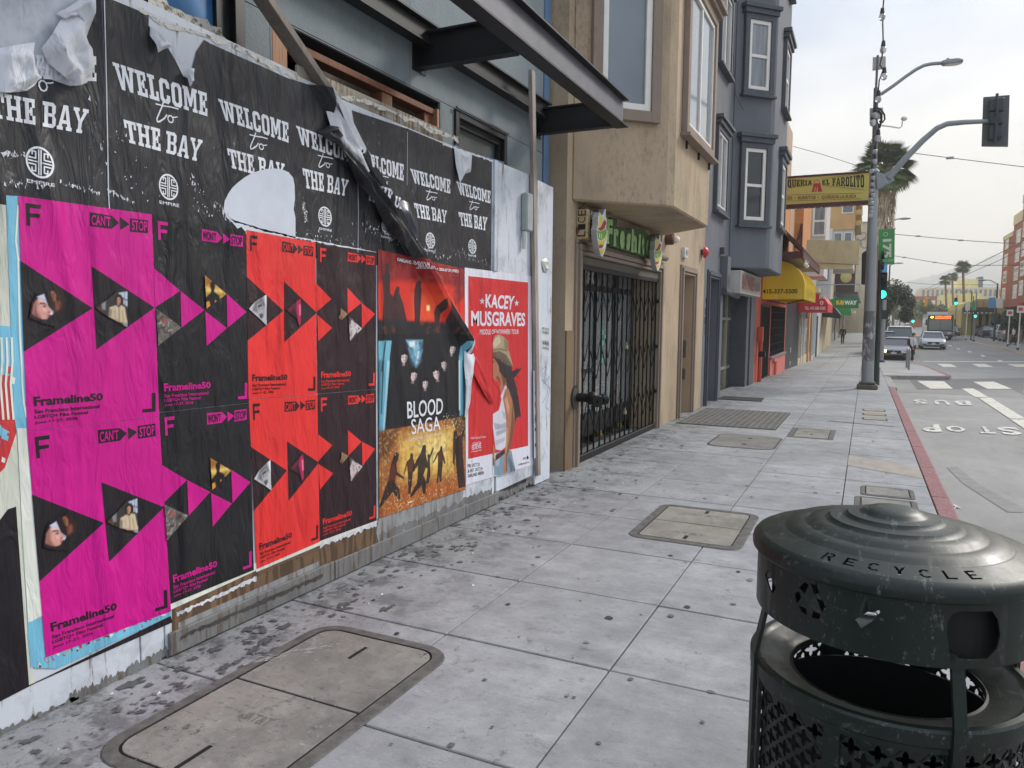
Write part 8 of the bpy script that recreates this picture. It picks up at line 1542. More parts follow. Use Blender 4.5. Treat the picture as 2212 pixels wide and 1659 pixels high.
# ================================================================== RIGHT SIDE
M_BRK = stucco('red_brick_wall', (168, 98, 72), .1, (130, 70, 50)); M_PAR = stucco('cream_parapet', (222, 204, 160), .1)
D1 = thing('brick_apartment_building', 'red brick apartment block with cream window frames at the right edge', 'building', (18, 70, 0))
YE = 17.0/dp(2163, 600, 1).x; YM = 17.0/dp(2183, 600, 1).x; YN = 16.5/dp(2200, 600, 1).x; ZE = dp(2163, 521, YE).z; ZM = dp(2183, 480, YM).z; Z0 = dp(2163, 665, YE).z
bparts(D1, [('wall', (17.0, 30, YM+.01, YE, Z0, ZE), M_BRK), ('parapet', (16.9, 30, YM+.02, YE+.1, ZE+.001, ZE+.6), M_PAR), ('wall', (17.0, 30, 50, YM, Z0, ZM-.5), M_BRK), ('parapet', (16.9, 30, 50, YM+.01, ZM-.499, ZM+.8), M_PAR), ('bay', (16.5, 16.999, YN-14, YN, Z0+.3, ZM+1.2), M_BRK), ('bay_parapet', (16.4, 16.899, YN-14.1, YN+.1, ZM+1.21, ZM+2.2), M_PAR), ('ground_floor', (18.2, 30, 50, YE-.2, -1.5, Z0-.01), M_GREY)])
M_CFR = plain('cream_frame', (232, 222, 190), .5)
for f_ in range(4):
    z = Z0+1.0+f_*(ZE-Z0)/4.05
    for y in (YE-4.5, ): winX(D1, 17.0, y, y+2.8, z, z+1.7, fm=M_CFR, fr=.2, s_=-1)
    for y in (YM-5.5, ): winX(D1, 17.0, y, y+3, z, z+1.8, fm=M_CFR, fr=.2, s_=-1)
    for y in (YN-3.5, YN-8.5): winX(D1, 16.5, y, y+2.5, z+.2, z+2.0, fm=M_CFR, fr=.2, s_=-1)
mb = MB(); mb.box(16.42, 16.49, YN-14, YN-9.5, Z0+1.5, Z0+4); part('pale_panel', mb, plain('pale_green_panel', (200, 210, 186), .6), D1)
M_OLV = stucco('olive_tan_metal', (186, 168, 108), .1, (150, 130, 80)); M_YEL2 = stucco('yellow_wall', (244, 228, 150), .1, (200, 180, 110)); M_HSP = stucco('distant_tan', (228, 212, 172), .1, (180, 160, 110)); M_BRN2 = plain('dark_canopy', (58, 48, 44), .7)
D2 = thing('olive_metal_building', 'olive tan metal clad building with a dark canopy behind the palms', 'building', (20, 125, 0))
mb = MB(); yb = 122; P = [dp(x, y, yb) for x, y in ((2078, 668), (2084, 656), (2112, 646), (2150, 646))]; x0_, x1_r = P[0].x, P[3].x+3
mb.prism([(x0_, yb, -1), (x1_r, yb, -1), (x1_r, yb, P[3].z), (P[2].x, yb, P[2].z), (P[1].x, yb, P[1].z), (x0_, yb, P[0].z)], (0, 20, 0)); part('wall', mb, M_OLV, D2)
mb = MB(); mb.box(x0_, x0_+3.6, yb-2, yb-.01, 2.7, 3.4); part('canopy', mb, M_BRN2, D2)
for k in range(9): mb = MB(); x = x0_+.3+k*.75; mb.box(x, x+.03, yb-.03, yb-.005, 3.5, P[3].z-.3); part('panel_seam', mb, M_BRN2, D2)
for x in (1.2, 2.0, 3.1): mb = MB(); mb.box(x0_+x+.9, x0_+x+1.25, yb-.03, yb-.004, .2, 2.4); part('window', mb, M_GLD, D2)
for k in range(8): mb = MB(); mb.ball((x0_+.2+k*.5, yb-2.05, 2.6), .12, 8, 6); part('canopy_lamp', mb, M_WFR, D2)
D3 = thing('yellow_block_building', 'bright yellow wall rising behind the palms', 'building', (22, 170, 0)); bparts(D3, [('wall', (dp(2043, 640, 170).x, dp(2121, 640, 170).x, 170, 190, -1, dp(2080, 634, 170).z), M_YEL2)])
D4 = thing('distant_hospital_building', 'long tan building with a stepped upper block on the horizon', 'building', (35, 262, 0))
bparts(D4, [('wall', (dp(1988, 640, 262).x, dp(2163, 640, 262).x+10, 262, 290, -1, dp(2080, 621, 262).z), M_HSP), ('upper_block', (dp(2068, 610, 264).x, dp(2120, 610, 264).x, 264, 285, dp(2080, 621, 262).z, dp(2080, 603, 264).z), M_YEL2), ('roof_box', (dp(2112, 610, 266).x, dp(2121, 610, 266).x, 263.5, 270, dp(2080, 621, 262).z, dp(2080, 599, 266).z), M_GREY)])
for k in range(22): mb = MB(); x = dp(1992, 640, 262).x+k*1.25; mb.box(x, x+.6, 261.9, 261.99, 8.8, 10.8); part('window', mb, M_GLC, D4)
D5 = thing('brick_corner_building', 'small brick building beside the round green tree', 'building', (14, 200, 0)); bparts(D5, [('wall', (dp(1972, 640, 205).x, dp(2006, 640, 205).x+2, 205, 215, -1, dp(1990, 640, 205).z), M_BRK)])
for k in range(3): mb = MB(); x = dp(1978, 640, 205).x+k*1.7; mb.box(x, x+.8, 204.9, 204.99, 4.8, 6.3); part('window', mb, M_WFR, D5)
# ================================================================== TREES
def leaf_mat(name, rgb):
    m = MT(name, lin(*rgb), .6, 0, .3); m.value(m.noise(1.4, 3), .55, 1.4); m.value(m.noise(8, 3), .7, 1.3); return m.m
def tree(label, loc, H, cr_, mats, n=1500, leaf=.22, trunk_r=.14, seed=1, name='street_tree', blobs=9, kind=None):
    rg = random.Random(seed); loc = Vector(loc); t = thing(name, label, 'tree', loc)
    mb = MB(); c0 = loc+Vector((0, 0, H-cr_[2])); mb.tube([loc, loc+Vector((.05, 0, (H-cr_[2])*.5)), c0], [trunk_r, trunk_r*.8, trunk_r*.5], 8)
    for k in range(5): a = k*1.3; mb.tube([c0-Vector((0, 0, cr_[2]*.5)), c0+Vector((math.cos(a)*cr_[0]*.5, math.sin(a)*cr_[1]*.5, cr_[2]*.3))], [trunk_r*.5, trunk_r*.15], 5)
    part('trunk', mb, M_OLD, t, smooth=True)
    bs = [(c0+Vector((rg.uniform(-.65, .65)*cr_[0], rg.uniform(-.65, .65)*cr_[1], rg.uniform(-.6, .7)*cr_[2])), rg.uniform(.3, .55)) for _ in range(blobs)]
    mb = MB()
    for k in range(n):
        b, r = rg.choice(bs); d_ = Vector((rg.gauss(0, 1), rg.gauss(0, 1), rg.gauss(0, 1))).normalized()*(rg.random()**.4)*r
        p = b+Vector((d_.x*cr_[0], d_.y*cr_[1], d_.z*cr_[2])); u = Vector((rg.gauss(0, 1), rg.gauss(0, 1), rg.gauss(0, 1))).normalized(); v = u.orthogonal().normalized(); s_ = leaf*rg.uniform(.6, 1.4)
        mb.add([p+u*s_, p+v*s_*.5, p-u*s_, p-v*s_*.5], [(0, 1, 2, 3)], rg.randrange(len(mats)))
    o = part('crown', mb, mats, t, kind='flat'); o['kind'] = 'stuff'; return t
LG1 = leaf_mat('dark_leaf', (44, 62, 40)); LG2 = leaf_mat('mid_leaf', (70, 88, 52)); LG3 = leaf_mat('olive_leaf', (112, 126, 66)); LG4 = leaf_mat('pale_leaf', (150, 156, 92))
def at(x, Y): return dp(x, 690, Y).x
tree('dark round street tree behind the green traffic light', (at(1928, 74), 74, GZ(74)), 6.2, (1.85, 1.9, 2.3), [LG1, LG1, LG2], 5200, .13, seed=2)
tree('dark tree crown low behind the pole', (at(1905, 80), 80, GZ(80)), 4.6, (1.2, 1.6, 1.7), [LG1, LG2], 1800, .15, seed=3)
tree('round olive green tree left of the palms', (at(2018, 150), 150, GZ(150)), 5.0, (2.5, 2.2, 2.2), [LG2, LG3], 3600, .2, seed=4)
tree('leafy green street tree against the brick block', (at(2186, 96), 96, GZ(96)), 3.3, (1.0, 1.6, 1.25), [LG1, LG2], 2200, .15, seed=5)
tree('leafy street tree at the right picture edge', (at(2206, 90), 90, GZ(90)), 3.3, (1.0, 1.5, 1.3), [LG1, LG2], 2400, .15, seed=6)
tree('small bushy tree left of the brick block', (at(2158, 116), 116, GZ(116)), 3.5, (1.0, 1.3, 1.15), [LG1, LG2], 1500, .15, seed=7)
for k, (x, Y, H, s_) in enumerate(((1990, 190, 6, 2.4), (1975, 240, 7.5, 3.2), (1962, 300, 8, 3.6), (1950, 330, 7, 3.2), (1938, 300, 8.5, 3), (1944, 180, 5, 1.8), (1920, 200, 6, 2))):
    tree(['far pale tree beside the small brick building', 'far olive tree on the right kerb, second along', 'far tree where the street climbs, third along', 'far tree where the street narrows', 'far dark tree on the left of the climbing street', 'far low bush left of the street', 'far bush behind the dark street tree'][k], (at(x, Y), Y, GZ(Y)), H, (s_, s_, s_*.9), [LG3, LG4, LG2], 900, .4, seed=20+k)
# palms
M_FR = leaf_mat('palm_frond', (92, 104, 58)); M_FRD = leaf_mat('dry_palm_thatch', (182, 162, 134)); M_PTR = wood('palm_trunk_bark', (142, 116, 94), (1, 1, 1))
def frond_mb(L_=1.0, droop=.25, n=15, rg=random):
    mb = MB(); mb.tube([(0, 0, 0), (L_*.3, 0, L_*.04), (L_*.55, 0, 0)], [.02*L_, .015*L_, .01*L_], 4)
    for k in range(n):
        a = (k/(n-1)-.5)*2.6; l = L_*(.62-.12*abs(a)); b = Vector((L_*.5, 0, 0)); d_ = Vector((math.cos(a), math.sin(a), 0)); pr = Vector((-d_.y, d_.x, 0)); w_ = L_*.045
        m1 = b+d_*l*.55+Vector((0, 0, -droop*.12*l)); e_ = b+d_*l+Vector((0, 0, -droop*l))
        mb.add([b, m1+pr*w_, e_, m1-pr*w_], [(0, 1, 2, 3)])
    return mb
def palm(label, base, top, crown_r, nf, tr=.28, thatch=0, seed=1, grp=None, far=False):
    rg = random.Random(seed); base = Vector(base); top = Vector(top); t = thing('palm_tree', label, 'palm', base, grp)
    mid = base.lerp(top, .5)+Vector((tr*.3, 0, 0)); mb = MB(); mb.tube([base, base.lerp(mid, .5), mid, mid.lerp(top, .5), top], [tr*1.2, tr, tr*.9, tr*.85, tr*.8], 12); part('trunk', mb, M_PTR, t, smooth=True)
    if thatch:
        mb = MB()
        for k in range(1500):
            a = rg.random()*math.tau; z = rg.random(); r = (tr*1.1+crown_r*.22*(1-.25*z)*(.5+.5*rg.random())); p = top+Vector((math.cos(a)*r, math.sin(a)*r, -thatch*z*.92+.2)); l = rg.uniform(.35, .8); w_ = .05
            tt = Vector((-math.sin(a), math.cos(a), 0))*w_; mb.add([p-tt, p+tt, p+Vector((math.cos(a)*.12, math.sin(a)*.12, -l))], [(0, 1, 2)])
        o = part('dead_frond_skirt', mb, M_FRD, t, kind='flat'); o['kind'] = 'stuff'
    if far:
        mb = MB()
        for k in range(nf):
            f0 = frond_mb(crown_r, .3, 9); el = rg.uniform(-.7, 1.2); M = Matrix.Translation(top) @ Matrix.Rotation(rg.random()*math.tau, 4, 'Z') @ Matrix.Rotation(-el, 4, 'Y'); b = len(mb.v); mb.v += [M @ q_ for q_ in f0.v]; mb.f += [[i+b for i in f_] for f_ in f0.f]; mb.m += f0.m
        o = part('crown', mb, M_FR, t, kind='flat'); o['kind'] = 'stuff'
    else:
        f0 = frond_mb(crown_r, .3, 17); me = None
        for k in range(nf):
            if me is None:
                o = part('frond', MB().add([q_+WL[t] for q_ in f0.v], f0.f), M_FR, t, kind='flat'); me = o.data
            else: o = o.copy(); COL.objects.link(o); o.parent = t
            el = rg.uniform(-.75, 1.25); o.matrix_local = Matrix.Translation(top-WL[t]) @ Matrix.Rotation(k*2.399+rg.random()*.4, 4, 'Z') @ Matrix.Rotation(-el, 4, 'Y') @ Matrix.Rotation(rg.uniform(-.5, .5), 4, 'X') @ Matrix.Scale(rg.uniform(.8, 1.1), 4)
    return t
palm('big fan palm with a shaggy brown skirt behind the signal pole', (.35, 56, GZ(56)), dp(1912, 368, 56), 2.0, 90, .34, 5.4, 3)
for k, (bx_, cx_, cy_, Y, r) in enumerate(((2084, 2080, 578, 135, 1.3), (2046, 2042, 606, 155, 1.15), (2060, 2057, 599, 165, 1.1))):
    palm(['tallest of the three slender palms across the street', 'left of the three slender palms across the street', 'middle one of the three slender palms, partly behind'][k], (at(bx_, Y), Y, GZ(Y)), dp(cx_, cy_, Y), r, 70, .21, 0, 30+k, 'slender palms across the street', True)
# ================================================================== STREET FURNITURE FARTHER OFF
def post(name, label, cat, x, Y, ztop, r=.04, mat=None, base=True):
    X = at(x, Y); t = thing(name, label, cat, (X, Y, GZ(Y))); mb = MB(); mb.cyl((X, Y, GZ(Y)), (X, Y, ztop), r, r*.9, 10); part('post', mb, mat or M_GALV, t, smooth=True)
    if base: mb = MB(); mb.cyl((X, Y, GZ(Y)+.001), (X, Y, GZ(Y)+.18), r*2.2, r*1.2, 8); part('base', mb, M_SIG, t)
    return t, X
t, X = post('sign_post', 'light grey post with a black button box near the parked cars', 'post', 1909, 46.5, dp(1909, 648, 46.5).z, .11); mb = MB(); z = dp(1909, 680, 46.5).z; mb.box(X-.2, X+.2, 46.35, 46.6, z-.22, z+.26); part('button_box', mb, M_BLKF, t)
for k, (x, y) in enumerate(((1959, 796), (1963.5, 800))):
    g0 = gs(x, y); t = thing('bike_rack', ['steel bicycle rack hoop beside the waiting person, nearer the pole', 'steel bicycle rack hoop beside the waiting person, nearer the road'][k], 'bike rack', g0, 'bike rack hoops'); h = .92
    mb = MB(); mb.tube([g0, g0+Vector((0, 0, h-.1)), g0+Vector((0, .1, h)), g0+Vector((0, .5, h)), g0+Vector((0, .6, h-.1)), g0+Vector((0, .6, -.02))], .035, 8); part('hoop', mb, M_GALV, t, smooth=True); mb = MB(); mb.box(g0.x-.1, g0.x+.1, g0.y-.08, g0.y+.08, g0.z, g0.z+.015); part('foot_plate', mb, M_GALV, t)
def lamp(label, x, Y, ytop, xarm, yarm, grp='far street lamps'):
    X = at(x, Y); zt = dp(x, ytop, Y).z; pa_ = dp(xarm, yarm, Y); t = thing('street_lamp', label, 'street lamp', (X, Y, GZ(Y)), grp); mb = MB(); mb.cyl((X, Y, GZ(Y)), (X, Y, zt), .12, .08, 10); part('post', mb, M_SIG, t, smooth=True)
    mb = MB(); mb.tube([(X, Y, zt-.1), ((X*.4+pa_.x*.6), Y, pa_.z-.02), (pa_.x, Y, pa_.z)], .05, 6); part('arm', mb, M_GALV, t); s_ = -1 if pa_.x < X else 1; mb = MB(); mb.ball((pa_.x+s_*.2, Y, pa_.z), (.45, .2, .09)); part('lamp_head', mb, M_GALV, t, smooth=True)
lamp('street lamp with its arm reaching left beside the brick block', 2150, 95, 612, 2128, 605); lamp('street lamp arm just right of the green banner', 1908, 66, 480, 1948, 472.5); lamp('street lamp arm lower right of the green banner', 1916, 95, 572, 1938, 568.5)
lamp('street lamp with a curved arm amid the palms', 2096, 125, 630, 2074, 626); lamp('pale street lamp over the round tree, farther', 2030, 160, 650, 2004, 644)
def sigpost(label, x, Y, ytop, heads):
    t, X = post('traffic_signal', label, 'traffic light', x, Y, dp(x, ytop, Y).z, .07)
    for (xx, yy) in heads:
        c = dp(xx, yy, Y); h_ = .0072*Y; s_ = h_/.9
        mb = MB(); mb.box(c.x-.17*s_*1.2, c.x+.17*s_*1.2, Y-.15, Y+.1, c.z-.2*s_, c.z+.8*s_); part('housing', mb, M_BLKF, t); mb = MB(); mb.cyl((c.x, Y-.16, c.z), (c.x, Y-.2, c.z), .17*s_, n=12); part('lens', mb, glow('green_signal', (40, 255, 190), 3.0), t)
sigpost('green traffic light on a thin post left of the tall palm', 2064, 110, 638, [(2064.4, 655)]); sigpost('green traffic light low beside the olive building', 2106, 92, 630, [(2106.5, 683)])
sigpost('small green light over the distant road', 1968, 150, 662, [(1954.5, 678)]); sigpost('tiny green light by the bus roof', 1975, 175, 685, [(1972, 694)])
hbanner('blue banner on the lamp post by the brick block', [(2136, 643), (2150, 642.6), (2149, 665.4), (2135, 665)], 94.8, M_BBL); hbanner('white portrait banner beside the blue one', [(2151.5, 644), (2167, 646), (2166, 666), (2151, 665)], 94.8, M_BWH)
hbanner('white banner on the pale post by the tall palm', [(2085.5, 653), (2095.6, 653), (2095, 671), (2085, 670.6)], 96, M_BWH); hbanner('small green banner right of the white one', [(2099, 653), (2108.5, 653), (2108, 669.5), (2098.6, 669.5)], 96.5, M_BGR); hbanner('light blue banner below the green 175 one', [(1899, 571.5), (1917, 571), (1916, 596), (1899, 597)], 52, M_BBL)
for k, (x, Y, yt) in enumerate(((2180.5, 78, 680), (2203, 70, 673), (2088.5, 96.3, 650), (2100, 96.8, 640))):
    t, X = post('sign_post', ['white framed parking sign on a post before the brick block', 'white framed parking sign post at the right edge', 'pale post carrying the white banner', 'thin dark pole carrying the small green banner'][k], 'sign post', x, Y, dp(x, yt, Y).z, .05, [M_WFR, M_WFR, M_WFR, M_SIG][k])
    if k < 2: z = dp(x, yt, Y).z; mb = MB(); mb.box(X-.25, X+.25, Y-.08, Y-.06, z-.1, z+.45); part('sign_plate', mb, M_WFR, t); mb = MB(); mb.box(X-.15, X+.15, Y-.086, Y-.081, z+.05, z+.3); part('sign_symbol', mb, plain('sign_red_symbol', (200, 90, 90), .6), t)
t = thing('construction_sign', 'orange hanging street flag left of the round tree', 'flag', dp(2001, 655, 120)); P = [dp(*p, 120) for p in ((1997, 642), (2004, 641), (2003, 661), (1996, 662))]; mb = MB(); mb.prism(P, (0, .05, 0)); part('cloth', mb, plain('orange_flag', (236, 168, 60), .6), t)
# overhead wires
def wire(name, label, pts, r=.014, clamps=()):
    P = [Vector(p) for p in pts]; t = thing(name, label, 'wire', P[0]); mb = MB(); mb.tube(P, r, 5); part('strand', mb, M_SIG, t)
    for c in clamps: mb = MB(); mb.cyl(Vector(c)-Vector((.15, 0, 0)), Vector(c)+Vector((.15, 0, 0)), .06, n=8); part('insulator', mb, M_GALV, t)
D_ = lambda x, y, Y: dp(x, y, Y)
wire('span_wire', 'thin wire from the tan roofline down to the palm', [D_(1713, 316, 38), D_(1775, 333, 38), D_(1846, 356, 38), D_(1893, 372, 38)], .012)
wire('span_wire', 'highest span wire crossing the whole street', [D_(1901, 322, 40), D_(1975, 331, 40), D_(2052, 341, 40), D_(2212, 360.5, 40), D_(2500, 392, 40)], .016, [D_(2052, 341, 40)])
wire('span_wire', 'span wire passing just right of the green banner', [D_(1900, 503, 62), D_(1934, 506, 62), D_(2072, 518.6, 62), D_(2166, 525, 62), D_(2400, 524, 62)], .022, [D_(1983, 510, 62), D_(2075, 519, 62)])
wire('span_wire', 'lower span wire reaching the top of the tall palm', [D_(1900, 551, 80), D_(1934, 553, 80), D_(2019, 566.6, 80), D_(2064, 573.5, 80), D_(2135, 573, 80), D_(2400, 572, 80)], .024, [D_(1953, 556, 80), D_(2019, 566.6, 80), D_(2135, 573, 80)])
wire('span_wire', 'faintest span wire low over the distant road', [D_(1960, 610, 140), D_(2005, 614, 140), D_(2070, 615, 140), D_(2212, 616, 140)], .03)
for k, (X, z) in enumerate(((6.95, 5.9), (7.75, 5.9))):
    wire('trolley_wire', ['left hand trolley bus wire running along the street', 'right hand trolley bus wire running along the street'][k], [(X, -5, z+.1)]+[(X, y, z-.0+GZ(y)*.4) for y in (20, 40, 62, 80, 110, 160, 240)], .02)
# ================================================================== HILLS
mb = MB(); rgx = [(-300+i*30) for i in range(40)]; rgy = [1150+j*60 for j in range(14)]
hh = lambda x, y: 5+max(0, (1-abs((x-230)/420)**2))*(y-1120)*.19*(.75+.35*noise.noise(Vector((x*.006, y*.006, 1))))+6*noise.noise(Vector((x*.02, y*.02, 4)))
mb.add([(x, y, hh(x, y)) for y in rgy for x in rgx], [(j*40+i, j*40+i+1, (j+1)*40+i+1, (j+1)*40+i) for j in range(13) for i in range(39)]); m = MT('hill_scrub', lin(104, 112, 88), .9); m.value(m.noise(.02, 5), .7, 1.3); tag(part('hill', mb, m.m, smooth=True), kind='structure')
rg = random.Random(9); mb = MB()
for k in range(260):
    x = rg.uniform(0, 560); y = rg.uniform(1160, 1700); z = hh(x, y)-1; s_ = rg.uniform(4, 9); mb.box(x, x+s_*1.4, y, y+s_, z, z+s_*.9)
tag(part('hillside_houses', mb, stucco('hill_house_pale', (214, 206, 190), .1)), 'mass of tiny pale houses scattered over the foggy hill', 'houses', kind='stuff')
# ================================================================== VEHICLES
def loft(mb, prof, W, tum=.06, m=0):
    secs = [(-1, tum), (-.92, .012), (-.6, 0), (.6, 0), (.92, .012), (1, tum)]; n = len(prof)
    cy = sum(p[0] for p in prof)/n; cz = sum(p[1] for p in prof)/n; vs = []
    for s_, ins in secs:
        for (y, z) in prof: vs.append((s_*W/2, y+(-ins*1.6 if y > cy else ins*1.6), z+(-ins if z > cz else ins)))
    k = len(secs); fs = [(i*n+j, i*n+(j+1) % n, (i+1)*n+(j+1) % n, (i+1)*n+j) for i in range(k-1) for j in range(n)]+[list(range(n)), [(k-1)*n+j for j in range(n-1, -1, -1)]]
    mb.add(vs, fs, m)
def paintm(name, rgb): 
    if name in MC: return MC[name]
    m = MT(name, lin(*rgb), .28, .25, .6); m.value(m.noise(4, 4), .93, 1.05); m.b.inputs['Coat Weight'].default_value = .5; MC[name] = m.m; return m.m
M_TYRE = plain('tyre_rubber', (24, 24, 25), .85); M_RIMM = plain('wheel_rim', (150, 152, 154), .35, .7); M_CGL = glass('car_glass', (44, 54, 58), .05); M_LIT = plain('headlight_lens', (208, 210, 206), .15); M_RLT = plain('tail_lamp_red', (150, 24, 24), .3); M_BUMP = plain('black_plastic', (30, 30, 32), .6)
def car(label, loc, yaw, rgb, mname, kind='sedan', scale=1, name='parked_car', grp='cars parked along the kerbs', litcol=None, cat='car'):
    Wd, L_, zh, zb_, zr_ = {'sedan': (1.82, 4.7, .72, .92, 1.45), 'suv': (1.92, 4.8, .98, 1.12, 1.76), 'van': (2.05, 5.3, 1.12, 1.28, 2.05)}[kind]
    t = thing(name, label, cat, (0, 0, 0), grp); mp_ = paintm(mname, rgb); f0, b0 = -L_/2, L_/2
    prof = [(f0+.04, .28), (f0, .45), (f0+.03, zh-.1), (f0+.18, zh), (f0+1.15, zb_), (b0-(1.0 if kind == 'sedan' else .2), zb_+.02), (b0-.08, zb_-.02 if kind != 'sedan' else zb_+.02), (b0, .6), (b0-.06, .3), (b0-.4, .2), (f0+.4, .2)]
    mb = MB(); loft(mb, prof, Wd); part('body', mb, mp_, t, smooth=True)
    ya, yb_, yc, yd = f0+1.05, f0+(1.85 if kind == 'sedan' else 1.65), (b0-1.5 if kind == 'sedan' else b0-.35), (b0-.65 if kind == 'sedan' else b0-.08)
    def cab(mb, z0, z1, w0, w1, sh=0): mb.add([(-w0, ya+sh, z0), (w0, ya+sh, z0), (w0, yd-sh, z0), (-w0, yd-sh, z0), (-w1, yb_, z1), (w1, yb_, z1), (w1, yc, z1), (-w1, yc, z1)], [(0, 1, 5, 4), (1, 2, 6, 5), (2, 3, 7, 6), (3, 0, 4, 7), (4, 5, 6, 7)])
    w0, w1 = Wd/2-.10, Wd/2-.26
    mb = MB(); cab(mb, zb_-.03, zr_-.07, w0, w1); part('glasshouse', mb, M_CGL, t, kind='flat')
    mb = MB(); mb.add([(-w1-.03, yb_-.10, zr_-.075), (w1+.03, yb_-.10, zr_-.075), (w1+.03, yc+.08, zr_-.075), (-w1-.03, yc+.08, zr_-.075), (-w1+.1, yb_+.12, zr_), (w1-.1, yb_+.12, zr_), (w1-.1, yc-.12, zr_), (-w1+.1, yc-.12, zr_)], [(0, 1, 5, 4), (1, 2, 6, 5), (2, 3, 7, 6), (3, 0, 4, 7), (4, 5, 6, 7)]); part('roof', mb, mp_, t, smooth=True, kind='flat')
    mb = MB()
    for s_ in (-1, 1):
        for (p, q_) in (((s_*w0, ya, zb_-.03), (s_*w1, yb_, zr_-.07)), ((s_*w0, yd, zb_-.03), (s_*w1, yc, zr_-.07)), ((s_*w0, (ya+yd)/2, zb_-.03), (s_*w1, (yb_+yc)/2, zr_-.07))): mb.bar(p, q_, .07, .07)
    part('pillars', mb, mp_, t)
    for wx in (-1, 1):
        for wy in (f0+.85, b0-.9):
            rr = .33 if kind == 'sedan' else .38; mb = MB(); mb.cyl((wx*(Wd/2-.20), wy, rr), (wx*(Wd/2+.012), wy, rr), rr, n=22); o = part('wheel', mb, M_TYRE, t, smooth=True); mb = MB(); mb.cyl((wx*(Wd/2+.013), wy, rr), (wx*(Wd/2+.02), wy, rr), rr*.62, n=14); part('rim', mb, M_RIMM, o)
    for s_ in (-1, 1):
        mb = MB(); mb.add([(s_*(Wd/2-.08), f0+.16, zh-.06), (s_*(Wd/2-.5), f0+.03, zh-.06), (s_*(Wd/2-.48), f0+.0, zh-.22), (s_*(Wd/2-.10), f0+.02, zh-.20), (s_*(Wd/2-.03), f0+.35, zh-.04)], [(0, 1, 2, 3), (0, 3, 4)]); mb.v = [v-Vector((0, .03, 0)) for v in mb.v]; part('headlight', mb, litcol if (litcol and s_ < 0) else M_LIT, t, kind='flat')
        mb = MB(); mb.box(s_*(Wd/2-.32)-.18, s_*(Wd/2-.32)+.18, b0-.02, b0+.02, .72, .86); part('tail_lamp', mb, M_RLT, t); mb = MB(); mb.ball((s_*(Wd/2+.07), ya+.25, zb_+.06), (.11, .07, .08), 8, 6); part('mirror', mb, mp_, t, smooth=True)
        mb = MB(); mb.box(s_*(Wd/2-.28)-.13, s_*(Wd/2-.28)+.13, f0-.012, f0+.03, .33, .43); part('fog_lamp', mb, M_BUMP, t)
    mb = MB(); mb.add([(-.48, f0-.005, zh-.10), (.48, f0-.005, zh-.10), (.36, f0-.022, zh-.28), (-.36, f0-.022, zh-.28)], [(0, 1, 2, 3)]); part('grille', mb, M_BUMP, t, kind='flat'); mb = MB(); mb.ball((0, f0-.02, zh-.16), (.07, .015, .05), 10, 6); part('badge', mb, M_RIMM, t)
    mb = MB(); mb.box(-.55, .55, f0-.02, f0+.02, .26, .34); part('lower_intake', mb, M_BUMP, t); mb = MB(); mb.box(-.16, .16, f0-.032, f0-.021, .42, .50); mb.box(-.16, .16, b0+.005, b0+.02, .56, .66); part('number_plate', mb, M_WFR, t)
    t.location = loc; t.rotation_euler = (0, 0, yaw); WL[t] = Vector(loc); return t
gl = lambda x, Y: (at(x, Y), Y, GZ(Y)-.128)
car('grey sedan parked nose-on by the kerb with its left headlight lit', gl(1941, 55.5), R_(-6), (128, 128, 140), 'car_mauve_grey', litcol=glow('headlamp_on', (255, 226, 150), 2.5))
car('white van parked directly behind the grey sedan', gl(1945, 62.5), R_(-2), (206, 204, 200), 'car_white', 'van')
car('dark car mostly hidden behind the light grey post', gl(1909, 59), 0, (34, 36, 40), 'car_black', 'suv')
car('silver sedan driving towards the camera ahead of the bus', gl(2016, 72), R_(-1), (176, 182, 190), 'car_silver', name='moving_car', grp='cars on the road')
for k, (x, Y, c, n_, kd, lb) in enumerate(((2186, 99, (128, 116, 104), 'car_bronze', 'sedan', 'bronze car parked across the road, nearest of that row'), (2168, 107, (196, 196, 196), 'car_white2', 'suv', 'pale suv parked across the road behind the bronze car'), (2137, 114, (52, 62, 86), 'car_navy', 'sedan', 'dark blue car parked across the road, second from its left end'), (2120, 121, (84, 100, 130), 'car_blue', 'sedan', 'blue car at the left end of the row across the road'))):
    car(lb, gl(x, Y), R_(180), c, n_, kd)
for k, (x, Y, c, n_) in enumerate(((1962.5, 225, (220, 220, 220), 'car_white2'), (1934.5, 380, (210, 204, 190), 'car_cream'), (1919.5, 420, (216, 216, 214), 'car_white2'), (2056, 120, (40, 42, 46), 'car_black'))):
    car(['distant white car behind the bus lane', 'tiny cream car far down the road', 'tiny white car far down the road, left of the cream one', 'dark car following beside the bus'][k], gl(x, Y), 0, c, n_, name='moving_car', grp='cars on the road')
# bus
BUS = thing('city_bus', 'grey city bus with an amber lit destination display coming down the road', 'bus', (0, 0, 0)); M_BUSG = paintm('bus_grey', (132, 134, 138)); M_BUSD = plain('bus_dark', (40, 42, 46), .4)
mb = MB(); loft(mb, [(-6, .3), (-6.05, .9), (-5.95, 2.75), (-5.75, 3.0), (6, 3.0), (6, .35)], 2.6, .05); part('body', mb, M_BUSG, BUS, smooth=True)
mb = MB(); mb.box(-1.18, 1.18, -6.075, -6.0, 1.15, 2.35); part('windscreen', mb, glass('bus_glass', (120, 126, 118), .08), BUS); mb = MB(); mb.box(-1.25, 1.25, -6.08, -6.02, 2.36, 2.82); part('display_box', mb, M_BUSD, BUS)
mb = MB(); mb.box(-.02, .02, -6.09, -6.076, 1.15, 2.35); mb.box(-1.28, -1.15, -6.085, -6.0, 1.1, 2.4); mb.box(1.15, 1.28, -6.085, -6.0, 1.1, 2.4); mb.box(-1.28, 1.28, -6.085, -6.0, 1.02, 1.15); part('window_frame', mb, M_BUSD, BUS)
